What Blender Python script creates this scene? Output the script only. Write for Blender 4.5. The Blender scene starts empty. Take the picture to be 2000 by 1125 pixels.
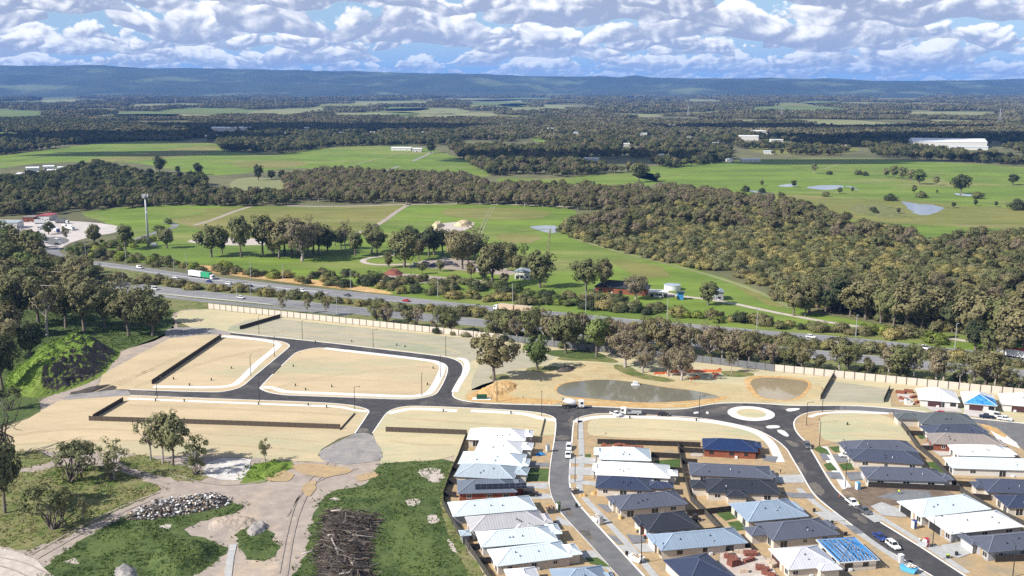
import bpy, bmesh, math, random
import numpy as np
from mathutils import Vector, Matrix, noise as mnoise

random.seed(7); RNG = np.random.default_rng(11)
SC = bpy.context.scene
COL = SC.collection
R = math.radians

# ------------------------------------------------------------------ camera
F_PX, CX, CY, YH, CAM_H = 2000.0, 1000.0, 562.5, 168.0, 120.0
PITCH = math.atan((CY - YH) / F_PX)
cam_d = bpy.data.cameras.new('camera'); cam = bpy.data.objects.new('camera', cam_d)
COL.objects.link(cam); SC.camera = cam
cam_d.sensor_width = 36.0; cam_d.lens = 36.0
cam_d.clip_start = 1.0; cam_d.clip_end = 90000.0
cam.location = (0, 0, CAM_H); cam.rotation_euler = (math.pi / 2 - PITCH, 0, 0)

# ------------------------------------------------------------------ sun, exposure
SUN_EL, SUN_AZ = R(38), R(-114)          # azimuth from +Y towards +X: the sun stands on the left, a touch behind the camera
sun_vec = Vector((math.sin(SUN_AZ) * math.cos(SUN_EL), math.cos(SUN_AZ) * math.cos(SUN_EL), math.sin(SUN_EL)))
sd = bpy.data.lights.new('sun', 'SUN'); sd.energy = 5.0; sd.angle = R(0.53); sd.color = (1.0, 0.955, 0.88)
so = bpy.data.objects.new('sun', sd); COL.objects.link(so)
so.rotation_euler = (-sun_vec).to_track_quat('-Z', 'Y').to_euler(); so.location = (0, 0, 3000)
SC.view_settings.view_transform = 'Standard'; SC.view_settings.look = 'None'
SC.view_settings.gamma = 1.0; SC.view_settings.use_curve_mapping = False
SC.view_settings.exposure = 0.60
SC.cycles.use_denoising = False
SC.cycles.max_bounces = 6; SC.cycles.diffuse_bounces = 2; SC.cycles.glossy_bounces = 2
SC.cycles.transmission_bounces = 2; SC.cycles.volume_bounces = 0; SC.cycles.transparent_max_bounces = 6
SC.cycles.caustics_reflective = False; SC.cycles.caustics_refractive = False

# ------------------------------------------------------------------ world: sky and cumulus
W = bpy.data.worlds.new('World'); SC.world = W; W.use_nodes = True
nt = W.node_tree; nt.nodes.clear()
WSTR = 0.08
def N(tree, t, **kw):
    n = tree.nodes.new(t)
    for k, v in kw.items():
        if k.startswith('i_'):
            key = k[2:]
            n.inputs[int(key) if key.isdigit() else key].default_value = v
        else: setattr(n, k, v)
    return n
def MATH(tree, op, a, b=None, c=None, clamp=False):
    n = tree.nodes.new('ShaderNodeMath'); n.operation = op; n.use_clamp = clamp
    for i, v in enumerate((a, b, c)):
        if v is None: continue
        if isinstance(v, (int, float)): n.inputs[i].default_value = v
        else: tree.links.new(v, n.inputs[i])
    return n.outputs[0]
def MIXC(tree, fac, a, b):
    n = tree.nodes.new('ShaderNodeMix'); n.data_type = 'RGBA'
    for sock, v in ((n.inputs[0], fac), (n.inputs[6], a), (n.inputs[7], b)):
        if isinstance(v, (int, float)): sock.default_value = v
        elif isinstance(v, tuple): sock.default_value = (*v, 1) if len(v) == 3 else v
        else: tree.links.new(v, sock)
    return n.outputs[2]
# ------------------------------------------------------------------ cumulus map, computed here: u = azimuth, v = tan(elevation) / (tan(elevation) + .15)
_PM = np.random.default_rng(3).permutation(256).astype(np.int32); _PM = np.concatenate([_PM] * 3)
_GX = np.cos(np.arange(256) * 2.39996).astype(np.float32); _GY = np.sin(np.arange(256) * 2.39996).astype(np.float32)
def perlin2(x, y, per):
    xi, yi = np.floor(x), np.floor(y); xf, yf = (x - xi), (y - yi)
    xi, yi = xi.astype(np.int32), yi.astype(np.int32) & 255
    u, v = (t * t * t * (t * (t * 6 - 15) + 10) for t in (xf, yf))
    x0, x1 = (xi % per) & 255, ((xi + 1) % per) & 255
    def g(a, dx, dy):
        h = _PM[_PM[a] + yi + dy]; return _GX[h] * (xf - dx) + _GY[h] * (yf - dy)
    a, b, c, d = g(x0, 0, 0), g(x1, 1, 0), g(x0, 0, 1), g(x1, 1, 1)
    return (a + (b - a) * u) * (1 - v) + (c + (d - c) * u) * v
def fbm2(x, y, per, oct=5, gain=.5, billow=0.0):
    s, a, t = 0, 1.0, 0
    for k in range(oct):
        n = perlin2(x, y, per) * 1.4
        if billow: n = n * (1 - billow) + billow * (2.6 * np.sqrt(n * n + .006) - .75)
        s = s + a * n; t += a; a *= gain; x, y, per = x * 2, y * 2 + 7.7, per * 2
    return s / t
def make_sky(w=6000, h=420):
    u = np.arange(w, dtype=np.float32) / w
    v = (np.arange(h, dtype=np.float32) + .5) / h * .96
    e = .15 * v / (1 - v)
    rgb = np.zeros((h, w, 3), np.float32); alpha = np.zeros((h, w), np.float32)
    bases, b = [], .0010
    while b < 2.4: bases.append(b); b = b * 1.16 + .0050
    rk = np.random.default_rng(21)
    for k, eb in enumerate(bases):                      # far banks first, nearer ones over them
        t = (.0045 + eb * .27) * rk.uniform(.7, 1.5)   # apparent height of one cumulus
        per = 4 * max(2, int(2 * math.pi * (.30 + .16 * min(1, eb / .05)) / t / 4)); o = k * 5.37
        open_ = .41 - .50 * min(1, max(0, (eb - .085) / .35)) + rk.uniform(-.10, .10)   # overhead one looks up between the clouds
        r0, r1 = np.searchsorted(e, eb - 1.6 * t), np.searchsorted(e, eb + 3.4 * t)
        if r1 <= r0: continue
        X0 = (u * per)[None, :].astype(np.float32)
        wob = .9 * fbm2(X0 * .5, np.full_like(X0, o + 40), per // 2, 2)
        q = (((e[r0:r1] - eb) / t)[:, None] - wob).astype(np.float32)
        X = np.broadcast_to(X0, q.shape); Z = q * .70 + np.float32(o)
        cover = fbm2(X0 * .5, np.full_like(X0, o * 1.7 + 3), per // 2, 3, .6)
        Xw = X + .16 * perlin2(X * 2, Z * 2, per * 2)
        puff = fbm2(Xw, Z, per, 6, .56, .78)
        puff2 = fbm2(Xw - .11, Z + .12, per, 4, .56, .78)
        d = 1.75 * cover + .62 * puff + open_ - .42 * np.maximum(q, 0) ** 1.25 - 4.0 * np.maximum(-q - .05, 0)
        a = np.clip(d / .09, 0, 1); a = a * a * (3 - 2 * a)
        lit = .22 + .70 * np.clip(q, -.3, 1.6) + 1.0 * (puff - puff2) + .5 * puff - .18 * np.clip(d, 0, 1.5)
        lit = np.clip(lit, 0, 1); lit = lit * lit * (3 - 2 * lit)
        far = math.exp(-eb / .016)
        lo = np.array((.40, .46, .62)) * (1 - far) + np.array((.50, .62, .82)) * far
        hi = np.array((1.30, 1.28, 1.25)) * (1 - far) + np.array((1.05, 1.08, 1.1)) * far
        c = lo + (hi - lo) * lit[..., None]
        a = (a * (.97 - .40 * far))[..., None]
        rgb[r0:r1] = rgb[r0:r1] * (1 - a) + c * a
        alpha[r0:r1] = alpha[r0:r1] * (1 - a[..., 0]) + a[..., 0]
    rgb = np.where(alpha[..., None] > 1e-3, rgb / np.maximum(alpha[..., None], 1e-3), 1)
    return np.concatenate([rgb, alpha[..., None]], -1).astype(np.float32)


def build_world():
    sky = N(nt, 'ShaderNodeTexSky', sky_type='NISHITA', sun_disc=False, sun_elevation=SUN_EL, sun_rotation=SUN_AZ,
            altitude=100, air_density=1.0, dust_density=0.5, ozone_density=2.0)
    px = make_sky(); h, w = px.shape[:2]
    im = bpy.data.images.new('cumulus', w, h, alpha=True, float_buffer=True); im.alpha_mode = 'CHANNEL_PACKED'
    im.pixels.foreach_set(px.ravel()); im.update(); im.pack()
    tc = N(nt, 'ShaderNodeTexCoord')
    sep = N(nt, 'ShaderNodeSeparateXYZ'); nt.links.new(tc.outputs['Generated'], sep.inputs[0])
    x, y, z = sep.outputs
    hl = MATH(nt, 'MAXIMUM', MATH(nt, 'SQRT', MATH(nt, 'ADD', MATH(nt, 'MULTIPLY', x, x), MATH(nt, 'MULTIPLY', y, y))), .02)
    e = MATH(nt, 'MAXIMUM', MATH(nt, 'DIVIDE', z, hl), 0.0)
    comb = N(nt, 'ShaderNodeCombineXYZ')
    nt.links.new(MATH(nt, 'MULTIPLY_ADD', MATH(nt, 'ARCTAN2', x, y), 1 / (2 * math.pi), .5), comb.inputs[0])
    nt.links.new(MATH(nt, 'DIVIDE', e, MATH(nt, 'MULTIPLY', MATH(nt, 'ADD', e, .15), .96)), comb.inputs[1])
    ti = N(nt, 'ShaderNodeTexImage', image=im, extension='EXTEND', interpolation='Linear'); nt.links.new(comb.outputs[0], ti.inputs[0])
    hz = MATH(nt, 'POWER', 2.718, MATH(nt, 'MULTIPLY', e, -12.0))          # pale air low over the horizon
    col = MIXC(nt, MATH(nt, 'MULTIPLY', hz, .8), sky.outputs[0], tuple(v / WSTR for v in (.20, .42, .78)))
    cc = N(nt, 'ShaderNodeVectorMath', operation='SCALE'); nt.links.new(ti.outputs[0], cc.inputs[0]); cc.inputs['Scale'].default_value = .70 / WSTR
    col = MIXC(nt, ti.outputs[1], col, cc.outputs[0])
    bg = N(nt, 'ShaderNodeBackground'); bg.inputs['Strength'].default_value = WSTR
    nt.links.new(col, bg.inputs['Color'])
    out = N(nt, 'ShaderNodeOutputWorld'); nt.links.new(bg.outputs[0], out.inputs[0])
build_world()
W.cycles.sampling_method = 'MANUAL'; W.cycles.sample_map_resolution = 512

# ------------------------------------------------------------------ pixel of the photograph -> point of the ground
_F = Vector((0, math.cos(PITCH), -math.sin(PITCH))); _U = Vector((0, math.sin(PITCH), math.cos(PITCH)))
def G(x, y, z=0.0):
    d = _F + Vector(((x - CX) / F_PX, 0, 0)) + _U * ((CY - y) / F_PX)
    t = (CAM_H - z) / -d.z
    return Vector((d.x * t, d.y * t, z))
def SCL(y):                                # photograph pixels per metre for upright things standing at row y
    g = G(CX, y); return F_PX / (g.y * math.cos(PITCH) + CAM_H * math.sin(PITCH))
def P(s):                                  # "x,y x,y ..." -> list of pixel pairs
    return [tuple(float(v) for v in p.split(',')) for p in s.split()]
def chaikin(pts, n=2, closed=True):
    for _ in range(n):
        out = []
        m = len(pts)
        for i in range(m if closed else m - 1):
            a, b = pts[i], pts[(i + 1) % m]
            out += [a * 0.75 + b * 0.25, a * 0.25 + b * 0.75]
        if not closed: out = [pts[0]] + out + [pts[-1]]
        pts = out
    return pts
def jitter(pts, amp, step, seed=0):        # an uneven natural edge
    out = []
    m = len(pts)
    for i in range(m):
        a, b = pts[i], pts[(i + 1) % m]
        L = (b - a).length; k = max(1, min(60, int(L / step)))
        for j in range(k):
            p = a.lerp(b, j / k)
            n = mnoise.noise_vector(Vector((p.x * .7 / step, p.y * .7 / step, seed * 3.3))) + 0.6 * mnoise.noise_vector(Vector((p.x * 2.1 / step, p.y * 2.1 / step, seed + 9)))
            out.append(Vector((p.x + n.x * amp, p.y + n.y * amp, p.z)))
    return out

# ------------------------------------------------------------------ objects
def tag(o, label=None, cat=None, group=None, kind=None):
    if label: o['label'] = label
    if cat: o['category'] = cat
    if group: o['group'] = group
    if kind: o['kind'] = kind
    return o
def link(name, me, parent=None, loc=None, rz=None):
    o = bpy.data.objects.new(name, me); COL.objects.link(o)
    if parent is not None: o.parent = parent
    if loc is not None: o.location = loc
    if rz is not None: o.rotation_euler = (0, 0, rz)
    return o
def empty(name, loc, rz=0.0, **kw):
    o = link(name, None, None, loc, rz); o.empty_display_size = 0.5
    return tag(o, **kw)
class MB:
    def __init__(s): s.v, s.f, s.mi = [], [], []
    def quad(s, *p, m=0):
        b = len(s.v); s.v += [tuple(q) for q in p]; s.f.append(tuple(range(b, b + len(p)))); s.mi.append(m); return s
    def box(s, x0, x1, y0, y1, z0, z1, m=0):
        b = len(s.v)
        s.v += [(x0, y0, z0), (x1, y0, z0), (x1, y1, z0), (x0, y1, z0), (x0, y0, z1), (x1, y0, z1), (x1, y1, z1), (x0, y1, z1)]
        for f in ((3, 2, 1, 0), (4, 5, 6, 7), (0, 1, 5, 4), (1, 2, 6, 5), (2, 3, 7, 6), (3, 0, 4, 7)):
            s.f.append(tuple(b + i for i in f)); s.mi.append(m)
        return s
    def bar(s, a, b, w, h, m=0):           # a box beam from a to b
        a, b = Vector(a), Vector(b); d = (b - a).normalized()
        up = Vector((0, 0, 1)) if abs(d.z) < .95 else Vector((1, 0, 0))
        sx = d.cross(up).normalized() * (w / 2); sz = sx.cross(d).normalized() * (h / 2)
        k = len(s.v)
        for p in (a, b):
            s.v += [tuple(p - sx - sz), tuple(p + sx - sz), tuple(p + sx + sz), tuple(p - sx + sz)]
        for f in ((0, 1, 2, 3), (7, 6, 5, 4), (1, 0, 4, 5), (2, 1, 5, 6), (3, 2, 6, 7), (0, 3, 7, 4)):
            s.f.append(tuple(k + i for i in f)); s.mi.append(m)
        return s
    def tube(s, pts, rads, n=6, m=0, cap=True):
        pts = [Vector(p) for p in pts]; base = len(s.v); K = len(pts)
        for i, p in enumerate(pts):
            d = (pts[min(i + 1, K - 1)] - pts[max(i - 1, 0)]).normalized()
            up = Vector((0, 0, 1)) if abs(d.z) < .9 else Vector((1, 0, 0))
            sx = d.cross(up).normalized(); sy = sx.cross(d)
            r = rads[i] if isinstance(rads, (list, tuple)) else rads
            for j in range(n):
                t = 2 * math.pi * j / n
                s.v.append(tuple(p + sx * math.cos(t) * r + sy * math.sin(t) * r))
        for i in range(K - 1):
            for j in range(n):
                a = base + i * n + j; b2 = base + i * n + (j + 1) % n
                s.f.append((a, a + n, b2 + n, b2)); s.mi.append(m)
        if cap:
            s.f.append(tuple(base + j for j in range(n))); s.mi.append(m)
            s.f.append(tuple(base + (K - 1) * n + j for j in reversed(range(n)))); s.mi.append(m)
        return s
    def prism(s, prof, y0, y1, m=0):       # an x-z outline swept along y
        k = len(s.v); n = len(prof)
        s.v += [(x, y0, z) for x, z in prof] + [(x, y1, z) for x, z in prof]
        s.f.append(tuple(k + i for i in range(n))); s.mi.append(m)
        s.f.append(tuple(k + n + i for i in reversed(range(n)))); s.mi.append(m)
        for i in range(n):
            j = (i + 1) % n
            s.f.append((k + j, k + i, k + n + i, k + n + j)); s.mi.append(m)
        return s
    def mesh(s, name, mats):
        me = bpy.data.meshes.new(name); me.from_pydata(s.v, [], s.f)
        for m in (mats if isinstance(mats, (list, tuple)) else [mats]): me.materials.append(m)
        if any(s.mi): me.polygons.foreach_set('material_index', s.mi)
        me.update(); return me
    def build(s, name, mats, parent=None, loc=None, rz=None, smooth=False):
        me = s.mesh(name, mats)
        if smooth: me.polygons.foreach_set('use_smooth', [True] * len(me.polygons))
        return link(name, me, parent, loc, rz)
def fix_normals(me):
    bm = bmesh.new(); bm.from_mesh(me); bmesh.ops.recalc_face_normals(bm, faces=bm.faces); bm.to_mesh(me); bm.free(); me.update()
def copy_tree(o, parent=None):
    c = o.copy(); COL.objects.link(c)
    if parent is not None: c.parent = parent
    for ch in list(o.children): copy_tree(ch, c)
    return c

# ------------------------------------------------------------------ materials
def mat(name, cols, scale=1.0, detail=4.0, rough=0.85, bump=0.0, bscale=None, spec=0.2, metal=0.0, mix2=None, dist=0.0, stretch=(1, 1, 1), trans=0.0, objrand=0.0, coord='Object', lo=0.35, hi=0.65, fine=None):
    """cols: two or three colours blended by noise in the thing's own (or world) space"""
    m = bpy.data.materials.new(name); m.use_nodes = True; t = m.node_tree
    b = t.nodes['Principled BSDF']; b.inputs['Roughness'].default_value = rough
    b.inputs['Specular IOR Level'].default_value = spec; b.inputs['Metallic'].default_value = metal
    if not isinstance(cols[0], tuple): cols = [cols]
    if len(cols) == 1 and bump == 0 and not objrand:
        b.inputs['Base Color'].default_value = (*cols[0], 1); return m
    if coord == 'World':
        g = N(t, 'ShaderNodeNewGeometry'); vec = g.outputs['Position']
    else:
        g = N(t, 'ShaderNodeTexCoord'); vec = g.outputs['Object']
    mp = N(t, 'ShaderNodeMapping'); mp.inputs['Scale'].default_value = stretch; t.links.new(vec, mp.inputs[0]); vec = mp.outputs[0]
    def noi(sc, det, off=0.0):
        n = N(t, 'ShaderNodeTexNoise'); n.inputs['Scale'].default_value = sc; n.inputs['Detail'].default_value = det
        n.inputs['Roughness'].default_value = 0.6; n.inputs['Distortion'].default_value = dist
        if off:
            a = N(t, 'ShaderNodeVectorMath', operation='ADD'); a.inputs[1].default_value = (off, off * .7, off * .3); t.links.new(vec, a.inputs[0]); t.links.new(a.outputs[0], n.inputs[0])
        else: t.links.new(vec, n.inputs[0])
        return n.outputs[0]
    def ramp(v, l, h):
        r = N(t, 'ShaderNodeMapRange', interpolation_type='SMOOTHSTEP'); t.links.new(v, r.inputs[0]); r.inputs[1].default_value = l; r.inputs[2].default_value = h; return r.outputs[0]
    c = cols[0]
    if len(cols) > 1: c = MIXC(t, ramp(noi(scale, detail), lo, hi), cols[0], cols[1])
    if len(cols) > 2: c = MIXC(t, ramp(noi((mix2 or scale * .23), detail, 31.7), 0.5, 0.68), c, cols[2])
    if fine:
        v = MIXC(t, noi(fine[0], 6.0, 77.7), (1 - fine[1],) * 3, (1 + fine[1],) * 3); mm = N(t, 'ShaderNodeMix', data_type='RGBA', blend_type='MULTIPLY'); mm.inputs[0].default_value = 1.0
        t.links.new(v, mm.inputs[7])
        if isinstance(c, tuple): mm.inputs[6].default_value = (*c, 1)
        else: t.links.new(c, mm.inputs[6])
        c = mm.outputs[2]
    if objrand:
        oi = N(t, 'ShaderNodeObjectInfo'); hs = N(t, 'ShaderNodeHueSaturation')
        t.links.new(MATH(t, 'MULTIPLY_ADD', oi.outputs['Random'], objrand * 1.6, 1 - objrand * .8), hs.inputs['Value'])
        t.links.new(MATH(t, 'MULTIPLY_ADD', oi.outputs['Random'], -objrand * .10, .5 + objrand * .05), hs.inputs['Hue'])
        if isinstance(c, tuple): hs.inputs['Color'].default_value = (*c, 1)
        else: t.links.new(c, hs.inputs['Color'])
        c = hs.outputs[0]
    if isinstance(c, tuple): b.inputs['Base Color'].default_value = (*c, 1)
    else: t.links.new(c, b.inputs['Base Color'])
    if bump:
        bp = N(t, 'ShaderNodeBump'); bp.inputs['Strength'].default_value = min(1, bump); bp.inputs['Distance'].default_value = max(.05, bump * .3)
        t.links.new(noi(bscale or scale * 4, 5.0, 3.1), bp.inputs['Height']); t.links.new(bp.outputs[0], b.inputs['Normal'])
    if trans:
        o = t.nodes['Material Output']; tr = N(t, 'ShaderNodeBsdfTranslucent'); mx = N(t, 'ShaderNodeMixShader'); mx.inputs[0].default_value = trans
        if isinstance(c, tuple): tr.inputs[0].default_value = (*c, 1)
        else: t.links.new(c, tr.inputs[0])
        t.links.new(b.outputs[0], mx.inputs[1]); t.links.new(tr.outputs[0], mx.inputs[2]); t.links.new(mx.outputs[0], o.inputs[0])
    return m
M = {}
def mk(name, *a, **k): M[name] = mat(name, *a, **k)
# ground
mk('plain', [(.115, .12, .055), (.16, .15, .075), (.085, .09, .045)], scale=.02, coord='World', mix2=.004, bump=.4, bscale=.3, fine=(0.05, 0.4))
mk('sand_lot', [(.53, .415, .26), (.455, .365, .23), (.405, .375, .235)], scale=.07, coord='World', stretch=(.35, 1, 1), mix2=.035, bump=.12, bscale=1.2, fine=(0.5, 0.12))
mk('sand_green', [(.52, .435, .265), (.455, .40, .25), (.385, .385, .24)], scale=.09, coord='World', stretch=(.3, 1, 1), mix2=.06, bump=.15, bscale=1.1, fine=(0.45, 0.16))
mk('sand_grey', [(.40, .355, .26), (.345, .325, .235), (.29, .305, .20)], scale=.12, coord='World', stretch=(.4, 1, 1), mix2=.05, bump=.15, bscale=1.1, fine=(0.4, 0.22))
mk('sand_verge', [(.43, .305, .165), (.36, .265, .155), (.31, .25, .165)], scale=.4, coord='World', mix2=.1, bump=.2, bscale=2., fine=(0.7, 0.25))
mk('sand_orange', [(.54, .34, .14), (.44, .28, .12), (.57, .40, .20)], scale=.35, coord='World', mix2=.15, bump=.5, bscale=1.2, fine=(1.0, 0.4))
mk('pond_bank', [(.49, .385, .215), (.43, .355, .20), (.40, .30, .155)], scale=.1, coord='World', mix2=.06, bump=.15, bscale=.8, fine=(0.5, 0.18))
mk('dirt', [(.37, .31, .26), (.31, .26, .225), (.44, .35, .26)], scale=.16, coord='World', mix2=.05, bump=.4, bscale=.9, detail=7, fine=(0.35, 0.34))
mk('dirt_pale', [(.49, .43, .38), (.42, .36, .31), (.54, .49, .43)], scale=.5, coord='World', mix2=.2, bump=.35, bscale=1.5, detail=7, fine=(0.5, 0.25))
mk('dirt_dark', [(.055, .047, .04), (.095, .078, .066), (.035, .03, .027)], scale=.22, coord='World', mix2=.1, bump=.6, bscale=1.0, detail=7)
mk('track_grey', [(.25, .235, .23), (.32, .29, .265), (.20, .19, .185)], scale=.2, coord='World', mix2=.09, bump=.25, bscale=1.5, detail=6, fine=(0.9, 0.35))
mk('white_sand', [(.52, .48, .45), (.60, .57, .53), (.36, .33, .30)], scale=.4, coord='World', mix2=.5, bump=.35, bscale=1.0, stretch=(.5, 1, 1), fine=(0.9, 0.35))
mk('asphalt', [(.055, .053, .056), (.070, .067, .069), (.125, .112, .10)], scale=.3, coord='World', mix2=.08, rough=.9, detail=6, fine=(0.35, 0.3))
mk('asphalt_old', [(.135, .135, .14), (.165, .162, .165), (.19, .185, .18)], scale=.25, coord='World', mix2=.06, rough=.9, detail=6, fine=(0.35, 0.25))
mk('highway', [(.20, .20, .205), (.245, .24, .24), (.17, .17, .175)], scale=.12, coord='World', mix2=.03, rough=.9, stretch=(.15, 1, 1), fine=(0.2, 0.2))
mk('concrete', [(.74, .72, .69), (.67, .65, .62), (.78, .76, .73)], scale=.5, coord='World', mix2=.2, rough=.8, fine=(1.2, 0.12))
mk('concrete_grey', [(.42, .42, .41), (.36, .36, .355), (.46, .45, .43)], scale=.6, coord='World', mix2=.3, rough=.8)
mk('paving_dark', [(.17, .175, .19), (.21, .21, .22), (.14, .145, .155)], scale=.8, coord='World', mix2=.3, rough=.8)
mk('pad_paved', [(.50, .45, .42), (.45, .41, .385), (.54, .49, .46)], scale=.1, coord='World', mix2=.04, fine=(0.3, 0.2))
mk('line_paint', [(.62, .62, .60), (.52, .52, .50)], scale=2.0, coord='World')
mk('grass_near', [(.066, .100, .028), (.092, .120, .036), (.042, .070, .020)], scale=.35, coord='World', mix2=.12, bump=1.0, bscale=1.3, detail=7, fine=(0.7, 0.5))
mk('grass_lawn', [(.075, .12, .03), (.055, .095, .025), (.10, .13, .04)], scale=.5, coord='World', mix2=.3, bump=.4, bscale=4, fine=(1.5, 0.4))
mk('grass_mixed', [(.13, .155, .045), (.21, .19, .085), (.075, .115, .025)], scale=.22, coord='World', mix2=.13, bump=.8, bscale=1.2, detail=7, fine=(0.6, 0.5))
mk('grass_bright', [(.145, .21, .030), (.11, .17, .026), (.20, .21, .06)], scale=.03, coord='World', mix2=.012, bump=.4, bscale=.5, detail=7, stretch=(.5, 1, 1), fine=(0.25, 0.4))
mk('paddock', [(.155, .225, .032), (.115, .172, .028), (.21, .215, .07)], scale=.018, coord='World', mix2=.011, bump=.4, bscale=.25, detail=10, stretch=(.35, 1, 1), lo=.38, hi=.62, fine=(0.1, 0.42))
mk('paddock_olive', [(.195, .188, .055), (.15, .165, .04), (.24, .215, .085)], scale=.018, coord='World', mix2=.01, bump=.3, bscale=.3, detail=8, stretch=(.3, 1, 1), fine=(0.1, 0.4))
mk('paddock_far', [(.115, .165, .045), (.15, .18, .06), (.085, .125, .04)], scale=.006, coord='World', mix2=.003, detail=8, stretch=(.3, 1, 1), fine=(0.03, 0.4))
mk('field_pale', [(.24, .24, .115), (.19, .21, .085), (.28, .26, .14)], scale=.004, coord='World', mix2=.002, detail=7, fine=(0.02, 0.35))
mk('hill', [(.030, .040, .030), (.048, .058, .038), (.13, .155, .08)], scale=.0016, coord='World', mix2=.0012, detail=10, bump=1.0, bscale=.006)
def water_mat(name, col, rough=.06):
    m = bpy.data.materials.new(name); m.use_nodes = True; t = m.node_tree; b = t.nodes['Principled BSDF']
    g = N(t, 'ShaderNodeNewGeometry')
    n = N(t, 'ShaderNodeTexNoise'); n.inputs['Scale'].default_value = .06; n.inputs['Detail'].default_value = 5; t.links.new(g.outputs['Position'], n.inputs[0])
    t.links.new(MIXC(t, n.outputs[0], tuple(c * .8 for c in col), tuple(c * 1.2 for c in col)), b.inputs['Base Color'])
    b.inputs['Roughness'].default_value = rough; b.inputs['Specular IOR Level'].default_value = .5; b.inputs['IOR'].default_value = 1.33
    n2 = N(t, 'ShaderNodeTexNoise'); n2.inputs['Scale'].default_value = 1.6; n2.inputs['Detail'].default_value = 3; t.links.new(g.outputs['Position'], n2.inputs[0])
    bp = N(t, 'ShaderNodeBump'); bp.inputs['Strength'].default_value = .12; bp.inputs['Distance'].default_value = .05
    t.links.new(n2.outputs[0], bp.inputs['Height']); t.links.new(bp.outputs[0], b.inputs['Normal'])
    M[name] = m
water_mat('pond_water', (.17, .16, .12)); water_mat('pond_brown', (.30, .24, .15), .03); water_mat('puddle', (.22, .25, .27), .03)
# built things
mk('fence_dark', [(.034, .029, .027), (.045, .039, .036)], scale=.8, rough=.6)
mk('fence_brown', [(.085, .068, .053), (.10, .08, .063)], scale=.8, rough=.6)
mk('fence_grey', [(.075, .070, .064), (.06, .056, .052)], scale=.5, rough=.7)
mk('wall_cream', [(.60, .525, .455), (.56, .49, .42)], scale=.5, rough=.9)
mk('wall_slate', [(.145, .15, .16), (.17, .175, .185)], scale=.5, rough=.9)
mk('post_grey', (.13, .115, .10), rough=.8)
mk('timber', [(.40, .30, .20), (.33, .25, .17)], scale=1.2)
mk('steel', (.42, .43, .44), rough=.45, metal=.6)
mk('pole_black', (.035, .033, .035), rough=.5)
mk('pole_grey', (.45, .46, .47), rough=.5, metal=.2)
mk('lamp_glass', (.75, .75, .72), rough=.2)
mk('glass_dark', (.018, .022, .028), rough=.08, spec=.6)
mk('white_paint', (.74, .74, .73), rough=.5)
mk('plastic_white', (.70, .71, .72), rough=.4)
mk('rubber', (.025, .025, .026), rough=.8)
mk('chrome', (.55, .55, .56), rough=.25, metal=.9)
mk('brick_red', [(.25, .085, .05), (.19, .065, .042), (.30, .11, .065)], scale=3.0, mix2=1.0)
mk('brick_cream', [(.58, .52, .45), (.51, .455, .39)], scale=3.0)
mk('brick_white', [(.62, .60, .57), (.56, .54, .51)], scale=3.0)
mk('brick_grey', [(.36, .36, .37), (.30, .30, .31)], scale=3.0)
mk('brick_stack', [(.21, .075, .052), (.15, .055, .042), (.26, .10, .07)], scale=2.0, mix2=.9)
mk('brick_pale', [(.52, .42, .33), (.44, .35, .27)], scale=2.0)
mk('shade_dark', (.03, .03, .032), rough=.9)
mk('garage_door', (.50, .50, .49), rough=.5)
mk('garage_dark', (.075, .035, .035), rough=.6)
mk('tarp_blue', [(.04, .22, .52), (.08, .32, .62), (.02, .13, .36)], scale=.9, mix2=.4, rough=.55, bump=.5, bscale=1.5)
mk('truss_blue', (.07, .27, .60), rough=.5)
mk('solar', (.010, .012, .022), rough=.12, spec=.6)
def roof_mat(nm, c):
    m = bpy.data.materials.new(nm); m.use_nodes = True; t = m.node_tree; b = t.nodes['Principled BSDF']; b.inputs['Roughness'].default_value = .5; b.inputs['Specular IOR Level'].default_value = .3
    tc = N(t, 'ShaderNodeTexCoord'); so_ = N(t, 'ShaderNodeSeparateXYZ'); sn = N(t, 'ShaderNodeSeparateXYZ'); t.links.new(tc.outputs['Object'], so_.inputs[0]); t.links.new(tc.outputs['Normal'], sn.inputs[0])
    side = MATH(t, 'GREATER_THAN', MATH(t, 'ABSOLUTE', sn.outputs[0]), MATH(t, 'ABSOLUTE', sn.outputs[1]))
    x = MATH(t, 'ADD', MATH(t, 'MULTIPLY', so_.outputs[1], side), MATH(t, 'MULTIPLY', so_.outputs[0], MATH(t, 'SUBTRACT', 1.0, side)))
    rib = MATH(t, 'POWER', MATH(t, 'ABSOLUTE', MATH(t, 'SINE', MATH(t, 'MULTIPLY', x, math.pi / .76))), 6.0)
    sheet = N(t, 'ShaderNodeTexWhiteNoise', noise_dimensions='1D'); t.links.new(MATH(t, 'FLOOR', MATH(t, 'DIVIDE', x, .76)), sheet.inputs['W'])
    n = N(t, 'ShaderNodeTexNoise'); n.inputs['Scale'].default_value = .5; n.inputs['Detail'].default_value = 6; t.links.new(tc.outputs['Object'], n.inputs[0])
    f = MATH(t, 'ADD', MATH(t, 'ADD', MATH(t, 'MULTIPLY', rib, .22), MATH(t, 'MULTIPLY', sheet.outputs[0], .28)), MATH(t, 'MULTIPLY', n.outputs[0], .6))
    t.links.new(MIXC(t, f, tuple(min(.82, v * 1.08) for v in c), tuple(v * .80 for v in c)), b.inputs['Base Color'])
    bp = N(t, 'ShaderNodeBump'); bp.inputs['Strength'].default_value = .5; bp.inputs['Distance'].default_value = .05; t.links.new(rib, bp.inputs['Height']); t.links.new(bp.outputs[0], b.inputs['Normal'])
    M[nm] = m
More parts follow.
